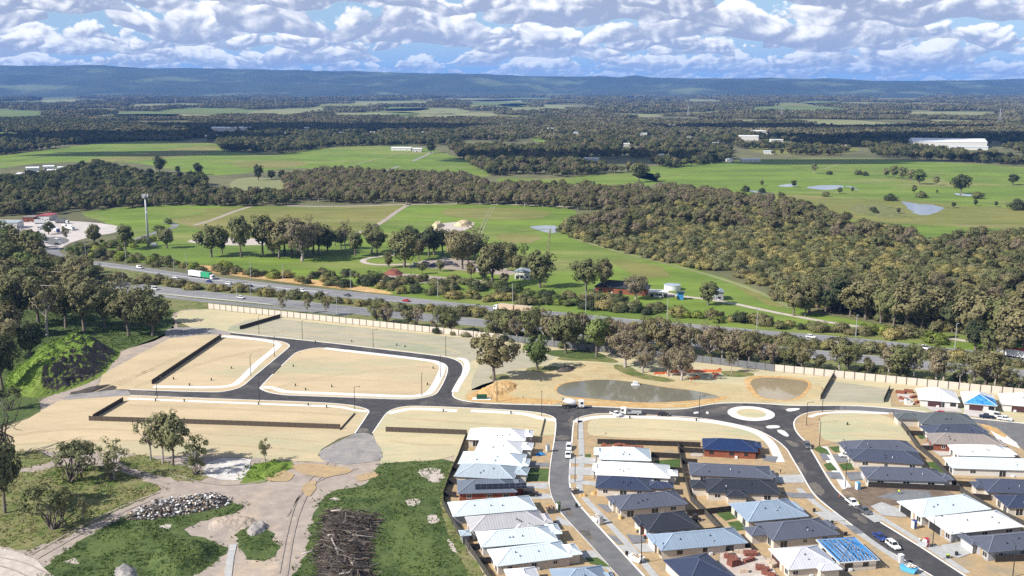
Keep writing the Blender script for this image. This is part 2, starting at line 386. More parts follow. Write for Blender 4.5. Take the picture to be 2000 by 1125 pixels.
for nm, c in dict(roof_white=(.77, .78, .79), roof_surf=(0.55, 0.62, 0.68), roof_mist=(0.34, 0.395, 0.44), roof_grey=(0.13, 0.15, 0.19), roof_shale=(.40, .39, .405), roof_slate=(0.062, 0.072, 0.108),
                  roof_navy=(.037, .048, .088), roof_charcoal=(0.03, 0.034, 0.045), roof_blue=(.016, .034, .098), roof_tan=(.26, .225, .205), roof_red=(.36, .07, .08), roof_bluegrey=(0.235, 0.3, 0.38),
                  roof_dove=(.53, .53, .57), roof_slategreen=(0.095, 0.108, 0.115), roof_ash=(.092, .102, .135)).items():
    roof_mat(nm, c)
    mk(nm + '_cap', tuple(min(.82, v * 1.25 + .03) for v in c), rough=.5, spec=.25)
CARCOL = {}
for nm, c in dict(white=(.75, .75, .74), black=(.015, .016, .018), grey=(.10, .105, .115), red=(.42, .02, .03), blue=(.02, .05, .22), silver=(.42, .43, .45), darkblue=(.012, .022, .06), brown=(.055, .035, .03), green=(.03, .32, .15), tan=(.55, .42, .30), orange=(.62, .14, .03), yellow=(.65, .5, .05), skyblue=(.08, .36, .62), lime=(.45, .70, .05)).items():
    mk('paint_' + nm, c, rough=.3, spec=.5)
# plants
mk('bark', [(.19, .155, .13), (.12, .10, .085)], scale=2.0); mk('bark_pale', [(.42, .37, .33), (.28, .24, .21)], scale=1.0); mk('bark_dark', [(.032, .027, .024), (.06, .05, .044)], scale=2.0)
LEAF = dict(olive=[(.085, .085, .042), (.058, .062, .032)], green=[(.080, .098, .036), (.055, .072, .028)], brown=[(.108, .096, .055), (.072, .065, .038)], pink=[(.135, .108, .082), (.092, .075, .057)],
            bright=[(.12, .135, .035), (.085, .10, .028)], dark=[(.040, .046, .026), (.028, .033, .020)], sage=[(.118, .114, .066), (.084, .083, .048)], scrub=[(.165, .142, .064), (.112, .098, .046)])
for nm in LEAF: LEAF[nm] = [(min(.34, c[0] * 2.05), min(.34, c[1] * 2.1), min(.3, c[2] * 1.75)) for c in LEAF[nm]]
for nm, cc in LEAF.items(): mk('leaf_' + nm, cc, scale=.45, detail=3, rough=.75, spec=.12, trans=.22, objrand=.22)
mk('leaf_far', [(.115, .115, .062), (.17, .15, .088), (.075, .08, .044)], scale=.012, coord='World', mix2=.004, rough=.9, spec=.05, objrand=.25)
# ================================================================== SETTING
mk('rut', [(.31, .26, .22), (.35, .29, .25), (.25, .21, .18)], scale=.3, coord='World', mix2=.1, bump=.4, bscale=1.5, fine=(.8, .4))
ZI = 0.12                                   # top of the lots, a kerb's height above the asphalt
def W3(px, z=0.0): return [G(x, y, z) for x, y in px]
def poly_obj(name, pts, z, m, skirt=0.0, **kw):
    bm = bmesh.new()
    vs = [bm.verts.new((p.x, p.y, z)) for p in pts]
    f = bm.faces.new(vs)
    bmesh.ops.recalc_face_normals(bm, faces=[f])
    if f.normal.z < 0: f.normal_flip()
    if skirt:
        lo = [bm.verts.new((p.x, p.y, z - skirt)) for p in pts]
        n = len(pts)
        for i in range(n):
            j = (i + 1) % n
            bm.faces.new((vs[i], vs[j], lo[j], lo[i]))
    bmesh.ops.triangulate(bm, faces=[f])
    me = bpy.data.meshes.new(name); bm.to_mesh(me); bm.free(); me.materials.append(m)
    o = link(name, me)
    kw.setdefault('kind', 'structure')
    return tag(o, **kw)
def patch(name, s, z, m, sm=2, jit=None, skirt=0.0, **kw):
    pts = W3(P(s) if isinstance(s, str) else s)
    if sm: pts = chaikin(pts, sm)
    if jit: pts = jitter(pts, jit[0], jit[1], len(pts))
    return poly_obj(name, pts, z, M[m], skirt, **kw)
def offset_line(pts, d):
    out = []
    for i, p in enumerate(pts):
        a, b = pts[max(0, i - 1)], pts[min(len(pts) - 1, i + 1)]
        t = (b - a); t.z = 0; t.normalize()
        out.append(p + Vector((-t.y, t.x, 0)) * d)
    return out
def ribbon_mesh(pts, w, z0, z1, mb=None, m=0):
    mb = mb or MB(); L, Rr = offset_line(pts, w / 2), offset_line(pts, -w / 2); k = len(mb.v); n = len(pts)
    for a, b in zip(L, Rr): mb.v += [(a.x, a.y, z1), (b.x, b.y, z1), (a.x, a.y, z0), (b.x, b.y, z0)]
    for i in range(n - 1):
        q = k + 4 * i
        for f in ((q, q + 1, q + 5, q + 4), (q + 2, q, q + 4, q + 6), (q + 1, q + 3, q + 7, q + 5)): mb.f.append(f); mb.mi.append(m)
    mb.f.append((k, k + 2, k + 3, k + 1)); mb.mi.append(m); q = k + 4 * (n - 1); mb.f.append((q, q + 1, q + 3, q + 2)); mb.mi.append(m)
    return mb
def ribbon(name, s, w, z, m, sm=2, th=0.06, **kw):
    pts = W3(P(s) if isinstance(s, str) else s)
    if sm: pts = chaikin(pts, sm, False)
    o = ribbon_mesh(pts, w, z - th, z).build(name, M[m]); kw.setdefault('kind', 'structure')
    return tag(o, **kw)

# ---- the plain
pl = MB(); XS = np.concatenate([-np.geomspace(16000, 60, 14), np.geomspace(60, 16000, 14)]); YS = np.concatenate([[-260], np.geomspace(60, 23500, 18)])
for i in range(len(XS) - 1):
    for j in range(len(YS) - 1):
        pl.quad((XS[i], YS[j], 0), (XS[i + 1], YS[j], 0), (XS[i + 1], YS[j + 1], 0), (XS[i], YS[j + 1], 0))
me = pl.mesh('ground', M['plain']); bm = bmesh.new(); bm.from_mesh(me); bmesh.ops.remove_doubles(bm, verts=bm.verts, dist=.01); bm.to_mesh(me); bm.free()
tag(link('ground', me), kind='structure')

# ---- hills on the horizon
def hills():
    prof = P('-600,132 0,130 110,133 230,130.5 330,136 480,139 620,141 760,144 900,146 1000,149 1130,152 1250,153 1350,154.5 1480,154 1560,156 1700,158.5 1830,158 2000,156 2600,160')
    nx, ny = 360, 44; vs, fs = [], []
    for j in range(ny):
        d = 10500 + (20500 - 10500) * j / (ny - 1)
        for i in range(nx):
            px = -500 + 3000 * i / (nx - 1)
            yt = np.interp(px, [p[0] for p in prof], [p[1] for p in prof])
            X = (px - CX) / F_PX * d / math.cos(PITCH)
            top = CAM_H + (YH - yt) / F_PX * 16500 * 1.0
            t = min(1, max(0, (d - 10800) / 5200)); s = t * t * (3 - 2 * t)
            foot = 0.30 * min(1, max(0, (d - 10800) / 2500))
            n = mnoise.fractal(Vector((X / 1500, d / 1500, 1.7)), 1.0, 2.0, 5)
            n2 = mnoise.fractal(Vector((X / 420, d / 420, 5.7)), 1.0, 2.0, 4)
            rough = 4 * t * (1 - t)
            z = top * (0.70 * s + foot) + rough * (n * 75 + n2 * 26) + n2 * 5 * s
            if d > 17000: z -= (d - 17000) / 3500 * 260
            if j == 0: z = -1
            vs.append((X, d, max(z, -1) if j else -1))
    for j in range(ny - 1):
        for i in range(nx - 1):
            a = j * nx + i; fs.append((a, a + 1, a + nx + 1, a + nx))
    me = bpy.data.meshes.new('hills'); me.from_pydata(vs, [], fs); me.materials.append(M['hill']); me.update()
    me.polygons.foreach_set('use_smooth', [True] * len(fs))
    tag(link('hills', me), kind='structure')
hills()

# ---- paddocks and far fields
patch('paddock', '150,414 250,404 330,400 470,402 620,405 800,398 1000,400 1120,405 1130,425 1075,446 1140,463 1200,486 1300,511 1400,536 1500,572 1560,606 1720,634 1900,658 2100,675 2100,715 1920,692 1760,676 1550,657 1300,632 1075,609 925,598 808,581 700,569 575,552 440,534 300,516 200,500 230,470 250,450 175,425', .02, 'paddock', jit=(2, 12))
patch('paddock', '300,412 440,404 620,406 790,399 770,415 735,437 700,452 620,470 560,476 430,460 380,446 330,430', .05, 'paddock_olive', sm=1, jit=(1.5, 12))
patch('paddock', '0,304 133,287 224,278 315,273 420,278 434,296 542,302 650,286 825,284 909,313 961,334 954,348 895,341 734,341 650,331 560,328 490,338 402,345 329,330 255,316 87,316 0,330 -80,333 -80,308', .02, 'paddock', sm=1, jit=(6, 60))
patch('paddock', '130,318 300,296 420,281 432,296 330,309 255,316', .06, 'paddock_olive', sm=1, jit=(4, 60))
patch('paddock', '961,347 1024,347 1070,350 1168,340 1276,333 1290,368 1136,366 986,363', .02, 'paddock', sm=1, jit=(5, 40))
patch('paddock', '1240,330 1300,322 1422,314 1650,307 1877,318 2000,326 2120,330 2120,470 2000,455 1950,447 1892,458 1795,468 1775,448 1662,433 1545,406 1440,384 1300,357 1230,345', .02, 'paddock', sm=1, jit=(5, 40))
patch('paddock', '1450,385 1560,378 1680,392 1760,388 1900,405 2100,410 2100,445 1950,447 1800,440 1662,432 1545,405', .06, 'paddock_olive', sm=2, jit=(5, 40))
patch('paddock', '-40,257 110,261 104,268 -40,276', .03, 'paddock_far', sm=1, jit=(8, 60))
patch('paddock', '-40,213 60,215 92,219 96,231 -40,243', .03, 'paddock_far', sm=1, jit=(10, 60))
patch('paddock', '1038,262 1090,264 1102,273 1088,283 1042,277', .03, 'paddock', sm=1, jit=(4, 40))
patch('paddock', '1690,262 1760,264 1775,285 1740,296 1700,284', .03, 'paddock_far', sm=1, jit=(6, 60))
patch('field', '1490,270 1560,266 1640,272 1690,290 1640,304 1500,302 1450,290', .03, 'paddock_olive', sm=1, jit=(6, 40))
for s in ('490,216 620,211 660,222 560,228 480,226', '640,222 760,219 760,230 650,231', '1040,204 1160,207 1180,216 1060,213', '1000,209 1120,213 1100,220 980,217', '1540,213 1650,216 1700,221 1560,220', '1750,217 1950,219 1960,227 1770,225', '1540,232 1720,236 1740,246 1600,243', '70,195 200,194 220,199 90,200', '680,200 820,198 850,205 700,206', '250,204 400,202 420,208 260,211', '1400,238 1500,233 1540,238 1450,244', '1800,233 1980,238 1960,243 1820,240', '880,221 960,219 980,226 900,228', '1180,221 1300,224 1290,229 1190,227', '300,188 420,187 430,190 310,191', '1200,193 1420,195 1400,198 1220,196', '560,190 700,189 720,192 580,193'):
    patch('field', s, .03, 'field_pale', sm=1, jit=(25, 150))
FARF = []
_r = random.Random(12)
for i in range(46):
    yy = 184 + 46 * _r.random() ** 1.3; xx = _r.uniform(-60, 2060); ww = _r.uniform(40, 150); hh = (yy - 176) * _r.uniform(.06, .13) + .8
    s = ' '.join(f'{xx + dx * ww:.1f},{yy + dy * hh:.2f}' for dx, dy in ((-1, -.2), (-.3, -1), (.6, -.8), (1, .1), (.5, 1), (-.5, .8)))
    FARF.append(s); patch('field', s, .02, _r.choice(('field_pale', 'paddock_far', 'paddock_olive')), sm=1, jit=(20, 120))
# ---- wet ground and farm tracks
for s in ('1760,392 1790,398 1820,400 1850,409 1825,416 1800,422 1785,416 1770,405', '1515,362 1545,359 1562,362 1540,366', '1572,366 1600,362 1640,361 1655,366 1620,371 1590,370', '1650,362 1668,365 1680,371 1672,371', '1860,377 1890,379 1925,383 1880,384', '1455,372 1480,373 1512,378 1490,379', '1470,373 1512,378 1500,380'):
    patch('flooded_hollow', s, .10, 'puddle', sm=1, jit=(4.5, 6))
patch('flooded_hollow', '1030,443 1060,440 1090,441 1092,455 1070,455 1050,449', .08, 'puddle', sm=1, jit=(1, 6))
ribbon('farm_track', '800,398 775,413 745,436 700,455', 5, .09, 'dirt', th=.03)
ribbon('farm_track', '495,402 460,412 420,428 380,440', 5, .09, 'dirt', th=.03)
ribbon('farm_track', '1130,405 1000,399 840,398 640,404 560,402', 7, .09, 'dirt', th=.03)
ribbon('farm_track', '845,297 800,318 760,331 735,342', 6, .09, 'track_grey', th=.03)
patch('sand_heap_pad', '836,440 870,435 925,432 928,440 905,452 870,462 845,455', .08, 'dirt_pale', sm=1, jit=(1.2, 5))
patch('stubble_patch', '380,466 470,465 560,470 540,478 450,480 360,474', .08, 'dirt_pale', sm=1, jit=(1.5, 9))
patch('stubble_patch', '470,345 560,350 590,372 480,378 440,362', .08, 'field_pale', sm=1, jit=(2, 12))
ribbon('farm_track', '800,516 735,518 705,512 715,504 770,498 800,492', 4.5, .10, 'dirt_pale', th=.03)
patch('yard', '815,508 880,503 950,514 1010,530 1000,540 900,527 825,524', .10, 'dirt', sm=1, jit=(1.2, 6))
patch('yard', '1150,566 1240,575 1310,582 1330,574 1250,564 1180,560', .10, 'dirt_pale', sm=1, jit=(1, 5))
ribbon('driveway', '1240,573 1330,578 1420,590 1500,608 1640,634 1760,648 1900,668', 4, .12, 'dirt_pale', th=.03)
# ---- service station pad
patch('hardstand', '-60,428 60,430 150,432 215,438 245,446 225,455 180,462 150,470 130,478 118,487 104,492 92,480 60,470 -60,455', .12, 'pad_paved', sm=1)
patch('car_park', '75,464 118,462 140,470 120,478 102,480 82,472', .16, 'asphalt_old', sm=1)
patch('verge', '78,492 100,494 130,510 110,515 85,508', .14, 'grass_bright', sm=1, jit=(.6, 3))
ribbon('road', '100,484 104,494 122,505 150,510 200,515 300,529', 9, .16, 'highway', th=.05)
ribbon('road', '215,481 260,470 310,452 345,443 340,437 320,434', 6, .14, 'highway', th=.05)
# ---- highway
patch('verge', '120,506 250,523 440,546 575,561 700,577 812,595 925,605 1075,620 1200,632 1300,641 1500,660 1675,675 1850,693 2100,720 2100,800 1512,728 1355,709 1082,681 984,668 406,606 330,612 200,590 -60,560 -60,500', .03, 'grass_mixed', sm=0)
patch('verge', '812,579 925,594 1075,607 1200,619 1300,627 1500,645 1675,659 1850,679 2100,703 2100,716 1850,693 1675,670 1500,655 1300,638 1200,630 1075,616 925,603 812,592', .06, 'grass_bright', sm=0)
patch('cutting', '350,515 420,520 520,533 600,545 700,557 770,572 760,576 640,561 520,547 420,533 350,524', .07, 'sand_orange', sm=1, jit=(1, 5))
patch('cutting', '700,540 790,533 850,540 930,545 960,552 900,556 800,552 720,552', .07, 'dirt', sm=1, jit=(1, 5))
H1 = '-80,497 120,508 174,514 249,523 373,541 440,548 575,564 700,576 812,588 925,600 1075,613 1200,626 1300,634 1500,652 1675,666 1850,686 2100,711'
H3 = '-80,528 100,541 200,552 350,571 460,582 575,594 732,611 890,626 972,634 1100,647 1250,661 1400,675 1550,688 1700,703 1800,713 1970,729 2100,742'
def shiftpx(s, dx, dy): return [(x + dx, y + dy) for x, y in P(s)]
ribbon('road', [p for p in P(H1) if p[0] > 100], 11.5, .20, 'highway', sm=2, th=.12)
ribbon('road', '330,541 440,555 520,565 600,573 700,580.5 812,591 900,598', 9, .17, 'highway', sm=2, th=.08)
ribbon('road', H3, 15.5, .20, 'highway', sm=2, th=.12)
ribbon('road', '150,557 350,583 460,594 575,605 680,615', 5.5, .16, 'highway', sm=2, th=.08)
def dashes(s, off, w, on, gap, z):
    pts = chaikin(W3(P(s)), 2, False); pts = offset_line(pts, off); mb = MB(); acc = 0; seg = []
    for a, b in zip(pts, pts[1:]):
        L = (b - a).length; t = 0
        while t < L:
            ph = acc % (on + gap); step = min((on - ph) if ph < on else (on + gap - ph), L - t) + 1e-4
            if ph < on: ribbon_mesh([a.lerp(b, t / L), a.lerp(b, min(1, (t + step) / L))], w, z - .004, z, mb)
            t += step; acc += step
    o = mb.build('lane_marking', M['line_paint']); tag(o, kind='structure')
for off in (-5.0, 5.2): dashes(H1, off, .22, 60, .01, .215)
dashes(H1, 0, .22, 4, 8, .215)
for off in (-7.0, 7.0): dashes(H3, off, .22, 60, .01, .215)
for off in (-1.9, 2.2): dashes(H3, off, .22, 4, 8, .215)

# ---- the new estate: one asphalt sheet, raised lots with kerbs on top of it
patch('road', '236,757 447,649 640,660 912,690 915,772 1337,790 1500,775 2170,830 2170,1165 1185,1165 1055,950 1055,865 740,852 690,850 690,800 236,777', .02, 'asphalt', sm=0)
patch('road', '1112,862 1122,862 1117,909 1116,950 1129,979 1168,1022 1262,1125 1285,1155 1190,1155 1160,1082 1124,1040 1088,1002 1071,975 1065,944 1069,901 1076,862', .03, 'asphalt_old', sm=0)
patch('road', '1640,788 1800,798 2000,820 2160,838 2160,950 2005,886 1965,850 1905,826 1800,812 1640,804', .03, 'asphalt_old', sm=0)
KERB = []
def island(name, kerb, rest, m, z=ZI, closed=False):
    kp = chaikin(W3(P(kerb)), 2, closed)
    pts = kp + (W3(P(rest)) if rest else [])
    poly_obj(name, pts, z, M[m], skirt=.2)
    line = kp + [kp[0], kp[1]] if closed else kp
    o = ribbon_mesh(line, .42, 0, z + .025).build('kerb', M['concrete']); tag(o, kind='structure')
island('lot_ground', '506.7,756.8 572,693 582.7,686.7 606,681 632,678.7 760,693 840,702.7 866.7,709.3 876,718.7 869.3,741.3 856,765.3 848,772.5 826.7,777.3 802.7,780.8 706.7,777.3 600,773.3 556,772 524,766.7 509,760', None, 'sand_lot', closed=True)
island('lot_ground', '446,654.5 540,665.3 556,668.8 567,674.7 562,681 494.7,736 473.3,756 446.7,764 420,766.7 254,761.3', '190,758 201,731 265,696 332,661 400,652', 'sand_lot')
island('lot_ground', '452,650 640,669.3 728,680 866.7,696 890,702 904,712 905,725 895,747 882.7,768 886,777 906.7,784 946.7,788 994.7,790 1100,792.5 1200,796 1287.5,800 1337,799.5 1362,795 1400,788 1450,787 1500,789 1542,792.5 1605,792.5 1675,792.5 1737,797.5 1800,804 1865,814 2000,827 2100,838', '2100,786 2000,774.5 1750,749.5 1512,726 1355,707 1082,678.5 984,666 406,604 350,608 340,625 380,642 430,650', 'sand_green')
island('lot_ground', '242.7,772 440,780 621.7,786 680,790.8 706,795.7 722,802 718,810 693,847', '662,857 628,878 621,890 640,903 560,900 500,894 285,890 234,883 130,885 88,880 -30,882 -30,850 55,818 115,783 180,775', 'sand_lot')
island('lot_ground', '728,846 753,808.7 764.4,800.5 783.8,795 809.8,793 893,796 1000,801.3 1048,805.3 1077,812 1086.5,820 1084,853 1075,901 1071,944.4 1076.8,973.3 1094,1002 1128.8,1039.7 1166,1080 1204,1123.5 1232,1155', '965,1155 899,1045 866,988 866,967 884,915 888,890 860,898 742,906 748,885 735,866', 'sand_green')
island('lot_ground', '1285,1155 1240,1106 1163.5,1022.4 1124.5,979 1111.5,950 1113,909.7 1117,862 1119.6,826 1126,818 1140,813 1162.5,808.7 1178,808 1247,810 1310,813 1365,816 1423,826 1472,836.5 1509.5,855 1535.6,875 1547,895.3 1564.4,924 1582,956 1596,973 1628,999 1685.8,1042.7 1726,1072 1748,1084 1820,1125 1870,1155', None, 'sand_verge')
island('lot_ground', '1800,812 1740.7,807 1651,801.4 1593,803 1564.4,810 1550,821.7 1551.4,837.6 1561.6,852 1573,862 1587.6,883.8 1619,938.7 1640,966 1706,1012 1752,1040 1804,1072 1840,1096 1885,1125 1930,1155', '2170,1155 2170,960 2040,905 2000,881 1982,863 1969,852 1946,836 1910,827 1860,819', 'sand_verge')
mk('sand_track', [(.50, .39, .235), (.445, .36, .225), (.46, .39, .24)], scale=.5, coord='World', mix2=.1, fine=(.9, .3))
z1, z2, z3 = ZI + .02, ZI + .04, ZI + .06
# turf-coloured empty lots inside the blocks
patch('empty_lot', '1150,820 1180,815.5 1250,817 1320,820 1380,825 1430,834 1470,846 1496,860 1500,862 1368,862 1165,853 1146,848', z1, 'sand_green', sm=1)
patch('empty_lot', '1605,812 1660,806 1738,811 1772,842 1790,864 1700,866 1640,866 1602,858 1598,830', z1, 'sand_green', sm=1)
patch('empty_lot', '548,760 572,745 640,690 760,700 845,711 858,716 845,745 834,764 800,770 700,765 590,764', z1, 'sand_lot', sm=1)
patch('empty_lot', '600,629 760,646 985,668 935,700 900,715 906,700 860,693 728,678 600,664 480,650 430,645 500,618', z1, 'sand_grey', sm=1, jit=(1, 6))
patch('empty_lot', '1010,682 1100,690 1060,715 985,725 950,760 915,765 930,720 955,690', z1, 'sand_grey', sm=1, jit=(1, 6))
patch('empty_lot', '1625,745 1735,760 1725,788 1600,785', z1, 'sand_grey', sm=0)
# pond reserve
patch('pond_bank', '915,760 985,738 1080,718 1150,705 1240,722 1330,744 1420,752 1520,758 1570,760 1600,745 1610,760 1590,783 1500,786 1400,786 1360,793 1290,797 1100,790 960,785 905,781', z1, 'pond_bank', sm=2, jit=(1, 5))
patch('clay_edge', '905,776 950,757 985,742 1010,748 985,768 1010,778 1090,782 1200,788.5 1290,792 1340,791 1390,782 1415,774 1430,776 1395,787 1360,794 1290,798 1200,794.5 1100,791 950,786.5 915,784', z2, 'sand_orange', sm=2, jit=(.9, 3))
patch('clay_edge', '1078,764 1090,749 1150,740 1240,746 1330,762 1412,774 1400,781 1330,788 1262,790 1180,786 1110,778', z3, 'sand_orange', sm=2, jit=(.5, 3))
patch('pond_water', '1084,765 1096,750 1140,744 1180,741.5 1240,747 1300,758 1360,764 1412,776 1390,779 1330,785 1262,788 1200,783.5 1140,778 1100,774', z3 + .03, 'pond_water', sm=2)
patch('clay_edge', '1445,738 1500,733 1575,740 1590,752 1568,778 1545,785 1490,782 1470,775', z2, 'sand_orange', sm=2, jit=(.5, 3))
patch('pond_water', '1460,742 1500,737 1570,743 1582,752 1560,777 1535,783 1490,779 1478,770', z3, 'pond_brown', sm=2)
for s in ('1082,700 1140,690 1200,700 1212,712 1150,705 1100,706', '1190,712 1230,716 1250,730 1330,744 1300,748 1225,735', '1015,724 1050,716 1090,715 1100,722 1060,728', '950,735 985,730 1000,738 962,744', '1400,724 1470,727 1475,735 1420,738'):
    patch('grass_patch', s, z2, 'grass_mixed', sm=2, jit=(1, 4))
patch('grass_patch', '1050,684 1150,684 1200,700 1140,703 1080,697', z2 + .02, 'grass_near', sm=2, jit=(1, 4))
# roundabout
rc = G(1467, 808); rr = 45 / SCL(808)
def disc(name, c, r, z0, z1, m, r0=0.0, n=48):
    mb = MB()
    for i in range(n):
        a, b = 2 * math.pi * i / n, 2 * math.pi * (i + 1) / n
        pa, pb = (c.x + r * math.cos(a), c.y + r * math.sin(a)), (c.x + r * math.cos(b), c.y + r * math.sin(b))
        qa, qb = (c.x + r0 * math.cos(a), c.y + r0 * math.sin(a)), (c.x + r0 * math.cos(b), c.y + r0 * math.sin(b))
        mb.quad((*pa, z1), (*pb, z1), (*qb, z1), (*qa, z1)); mb.quad((*pa, z0), (*pb, z0), (*pb, z1), (*pa, z1))
        if r0: mb.quad((*qb, z0), (*qa, z0), (*qa, z1), (*qb, z1))
    return tag(mb.build(name, M[m]), kind='structure')
disc('roundabout_apron', rc, rr, 0, .17, 'concrete', rr * .62); disc('roundabout_lawn', rc, rr * .62 - .01, 0, .25, 'sand_green')
for s in ('1495,832 1519.7,831 1525.4,836 1499.4,837.5', '1514,840.4 1529.8,840 1542.8,852 1535.5,853.4', '1532.5,798.7 1561,797.5 1562.5,800.5 1541,805', '1354,806 1362,804.3 1366,807.3 1356,808.7', '1378,806 1381,804 1385,806 1382,809.5'):
    patch('traffic_island', s, .15, 'concrete', sm=1, skirt=.15)
# footpaths
for s, w in (('511,757 530,757 545,762 556,766 640,769 700,771.5 802,775.5 830,772 842,766 856,742 867,716 855,708 840,704.5 760,694.7 706,689 634,680.6', 3.0),
             ('434,657 470,660 520,665.5 548,672 535,684 500,712 466,748 452,754 420,757.5 300,755.5', 3.0), ('249,779 440,786.5 600,793 660,794 695,802 718,804.5', 1.9),
             ('760,808 780,803 806,798 893,803', 2.8), ('920,803 1000,806.5 1030,809.5 1058,818 1085,821', 2.8), ('1124,825 1145,818 1178,813.5 1250,815 1320,818 1385,823 1435,832 1475,843 1497,857 1510,872 1518,890 1524,903', 3.0),
             ('1133,822 1136,880 1136,905 1133,935 1131,958 1145,978 1172,1005 1205,1040 1250,1090 1290,1140', 1.9), ('1560,955 1590,982 1640,1017 1690,1050 1740,1085 1830,1140', 1.9), ('1607,873 1622,900 1640,932 1655,956', 3.0), ('1660,985 1700,1000 1760,1035 1830,1080 1890,1120', 1.9),
             ('893,700 910,703 914,722 902,740 893,755 888,766', 2.6), ('1581,815 1600,808 1650,805 1735,808', 2.0)):
    ribbon('footpath', s, w, z2, 'concrete' if w > 1.95 or s.startswith('249') else 'concrete_grey', th=.08)
for s in ('520,762 600,740 700,725 840,715', '260,756 330,730 420,700 520,680', '230,752 290,722 360,690', '20,850 140,835 300,842 480,850 620,862', '30,868 200,858 420,866 600,880', '250,790 420,797 600,805 700,812', '770,815 860,822 960,828 1050,836', '600,640 720,655 860,676 900,690', '470,640 560,648 700,664', '1170,830 1280,838 1400,846 1480,854', '1610,825 1680,832 1750,842', '1620,845 1690,850 1765,856', '760,860 830,870 880,868', '640,735 740,745 830,748', '180,765 230,745 300,720'):
    ribbon('wheel_mark', s, .5, z1 + .03, 'sand_track', th=.02); ribbon('wheel_mark', shiftpx(s, 3, 2.2), .5, z1 + .031, 'sand_track', th=.02)
# gravel turning head, worn road ends and west track
patch('turning_head', '693,846 727,846 735,866 749,884 745,898 720,904 680,908 640,905 622,895 625,880 650,868 672,858', .14, 'track_grey', sm=2, jit=(.5, 3))
patch('dirt_track', '110,783 150,768 250,760 256,774 243,773 180,778', .15, 'track_grey', sm=1, jit=(.6, 3))
patch('dirt_track', '330,640 400,640 450,649 452,655 400,653 335,662 320,655', .15, 'track_grey', sm=1, jit=(.6, 3))
patch('dirt_track', '90,775 180,735 200,705 240,685 320,655 340,640 335,615 360,603 400,606 345,625 350,645 335,661 265,697 201,731 190,757 120,785 60,815 20,825', .05, 'dirt', sm=1, jit=(1, 4))
patch('dirt_track', '120,772 200,750 240,758 180,768', .17, 'dirt_dark', sm=1, jit=(1, 3))
# ---- rough ground in the near left
patch('dirt_ground', '-60,878 90,878 130,883 234,881 285,888 500,892 600,903 640,900 745,896 745,905 860,897 890,890 886,915 868,965 868,990 900,1048 970,1165 -60,1165', .04, 'dirt', sm=0)
patch('forest_floor', '-60,560 150,575 330,600 345,640 320,660 240,685 190,680 100,700 60,760 -60,800', .05, 'grass_near', sm=1, jit=(1, 4))
patch('forest_floor', '-60,780 60,770 90,800 50,818 -60,850', .06, 'grass_near', sm=1, jit=(1, 4))
gl = [('-40,884 75,880 108,898 60,914 -40,918', 'grass_mixed'), ('-40,925 50,925 110,912 160,905 215,915 290,938 314,953 295,970 220,1002 60,1084 -40,1055', 'grass_mixed'), ('228,894 285,889 350,908 410,930 385,942 330,934 245,912', 'grass_mixed'),
      ('488,908 540,899 575,902 580,911 520,943 458,943', 'grass_bright'), ('90,1098 230,1012 300,985 380,975 480,984 470,1000 385,1020 345,1040 440,1062 435,1090 330,1130 300,1165 40,1165', 'grass_near'),
      ('460,1040 500,1025 520,1030 545,1060 530,1100 470,1090', 'grass_near'), ('614,985 645,962 722,945 740,905 800,902 884,898 884,918 868,962 864,995 890,1060 950,1165 540,1165 598,1092', 'grass_near')]
for k, (s, m_) in enumerate(gl): patch('grass_patch', s, .07 + .01 * k, m_, sm=1, jit=(1.5, 1.9))
patch('white_sand', '400,905 440,894 492,897 490,915 470,940 430,940 395,925', .15, 'white_sand', sm=2, jit=(1, 3))
patch('weedy_strip', '884,900 886,920 872,962 868,992 900,1050 965,1160 935,1160 890,1075 862,1010 858,975 870,930', .16, 'grass_mixed', sm=2, jit=(.8, 3))
for s in ('60,1084 120,1050 200,1008 255,982 312,962', '72,1092 130,1058 208,1016 262,990 318,970'):
    ribbon('wheel_rut', s, .8, .16, 'rut', th=.02)
for s in ('640,905 600,940 575,985 560,1040 545,1120', '655,908 612,945 588,990 572,1045 560,1125', '560,925 500,945 420,950 330,925', '130,888 200,900 260,925 330,945', '700,915 640,930 590,960 560,1010', '-40,1085 40,1095 110,1130', '-40,1100 30,1112 90,1150'):
    ribbon('wheel_rut', s, .55, .175, 'rut', th=.02)
ribbon('slab_strip', '440,1165 450,1090 456,1064', 1.8, .2, 'concrete_grey', sm=0, th=.15)
patch('dirt_track', '-40,1065 30,1075 90,1105 130,1165 -40,1165', .17, 'dirt_pale', sm=1, jit=(1, 4))

mk('grass_flush', [(.085, .122, .032), (.105, .135, .040), (.055, .088, .024)], scale=.3, coord='World', mix2=.12, bump=.8, bscale=1.3, detail=7, fine=(.7, .45))
# bare and stony spots in the near grass, brighter flushes, sand carried onto the asphalt
for s in ('700,960 730,955 745,965 715,972', '790,978 815,972 825,985 800,990', '812,920 850,912 872,930 850,945 826,935', '640,975 660,970 665,980', '830,1010 850,1005 858,1020 838,1025', '610,1075 622,1068 626,1082', '180,1060 215,1050 222,1062 190,1072', '120,1100 150,1090 160,1104', '300,1030 330,1022 336,1034', '870,1050 885,1060 900,1085 886,1080'):
    patch('bare_ground', s, .15, 'dirt_pale', sm=1, jit=(.9, 1.2))
for s in ('760,1000 820,1015 850,1070 860,1120 790,1130 760,1060', '650,965 760,950 800,960 700,985', '150,1075 260,1020 300,1040 200,1095'):
    patch('grass_patch', s, .152, 'grass_flush', sm=2, jit=(1.4, 1.8))
mk('sand_spill', [(.125, .11, .098), (.17, .148, .125), (.10, .092, .086)], scale=.6, coord='World', mix2=.2, fine=(.8, .5))
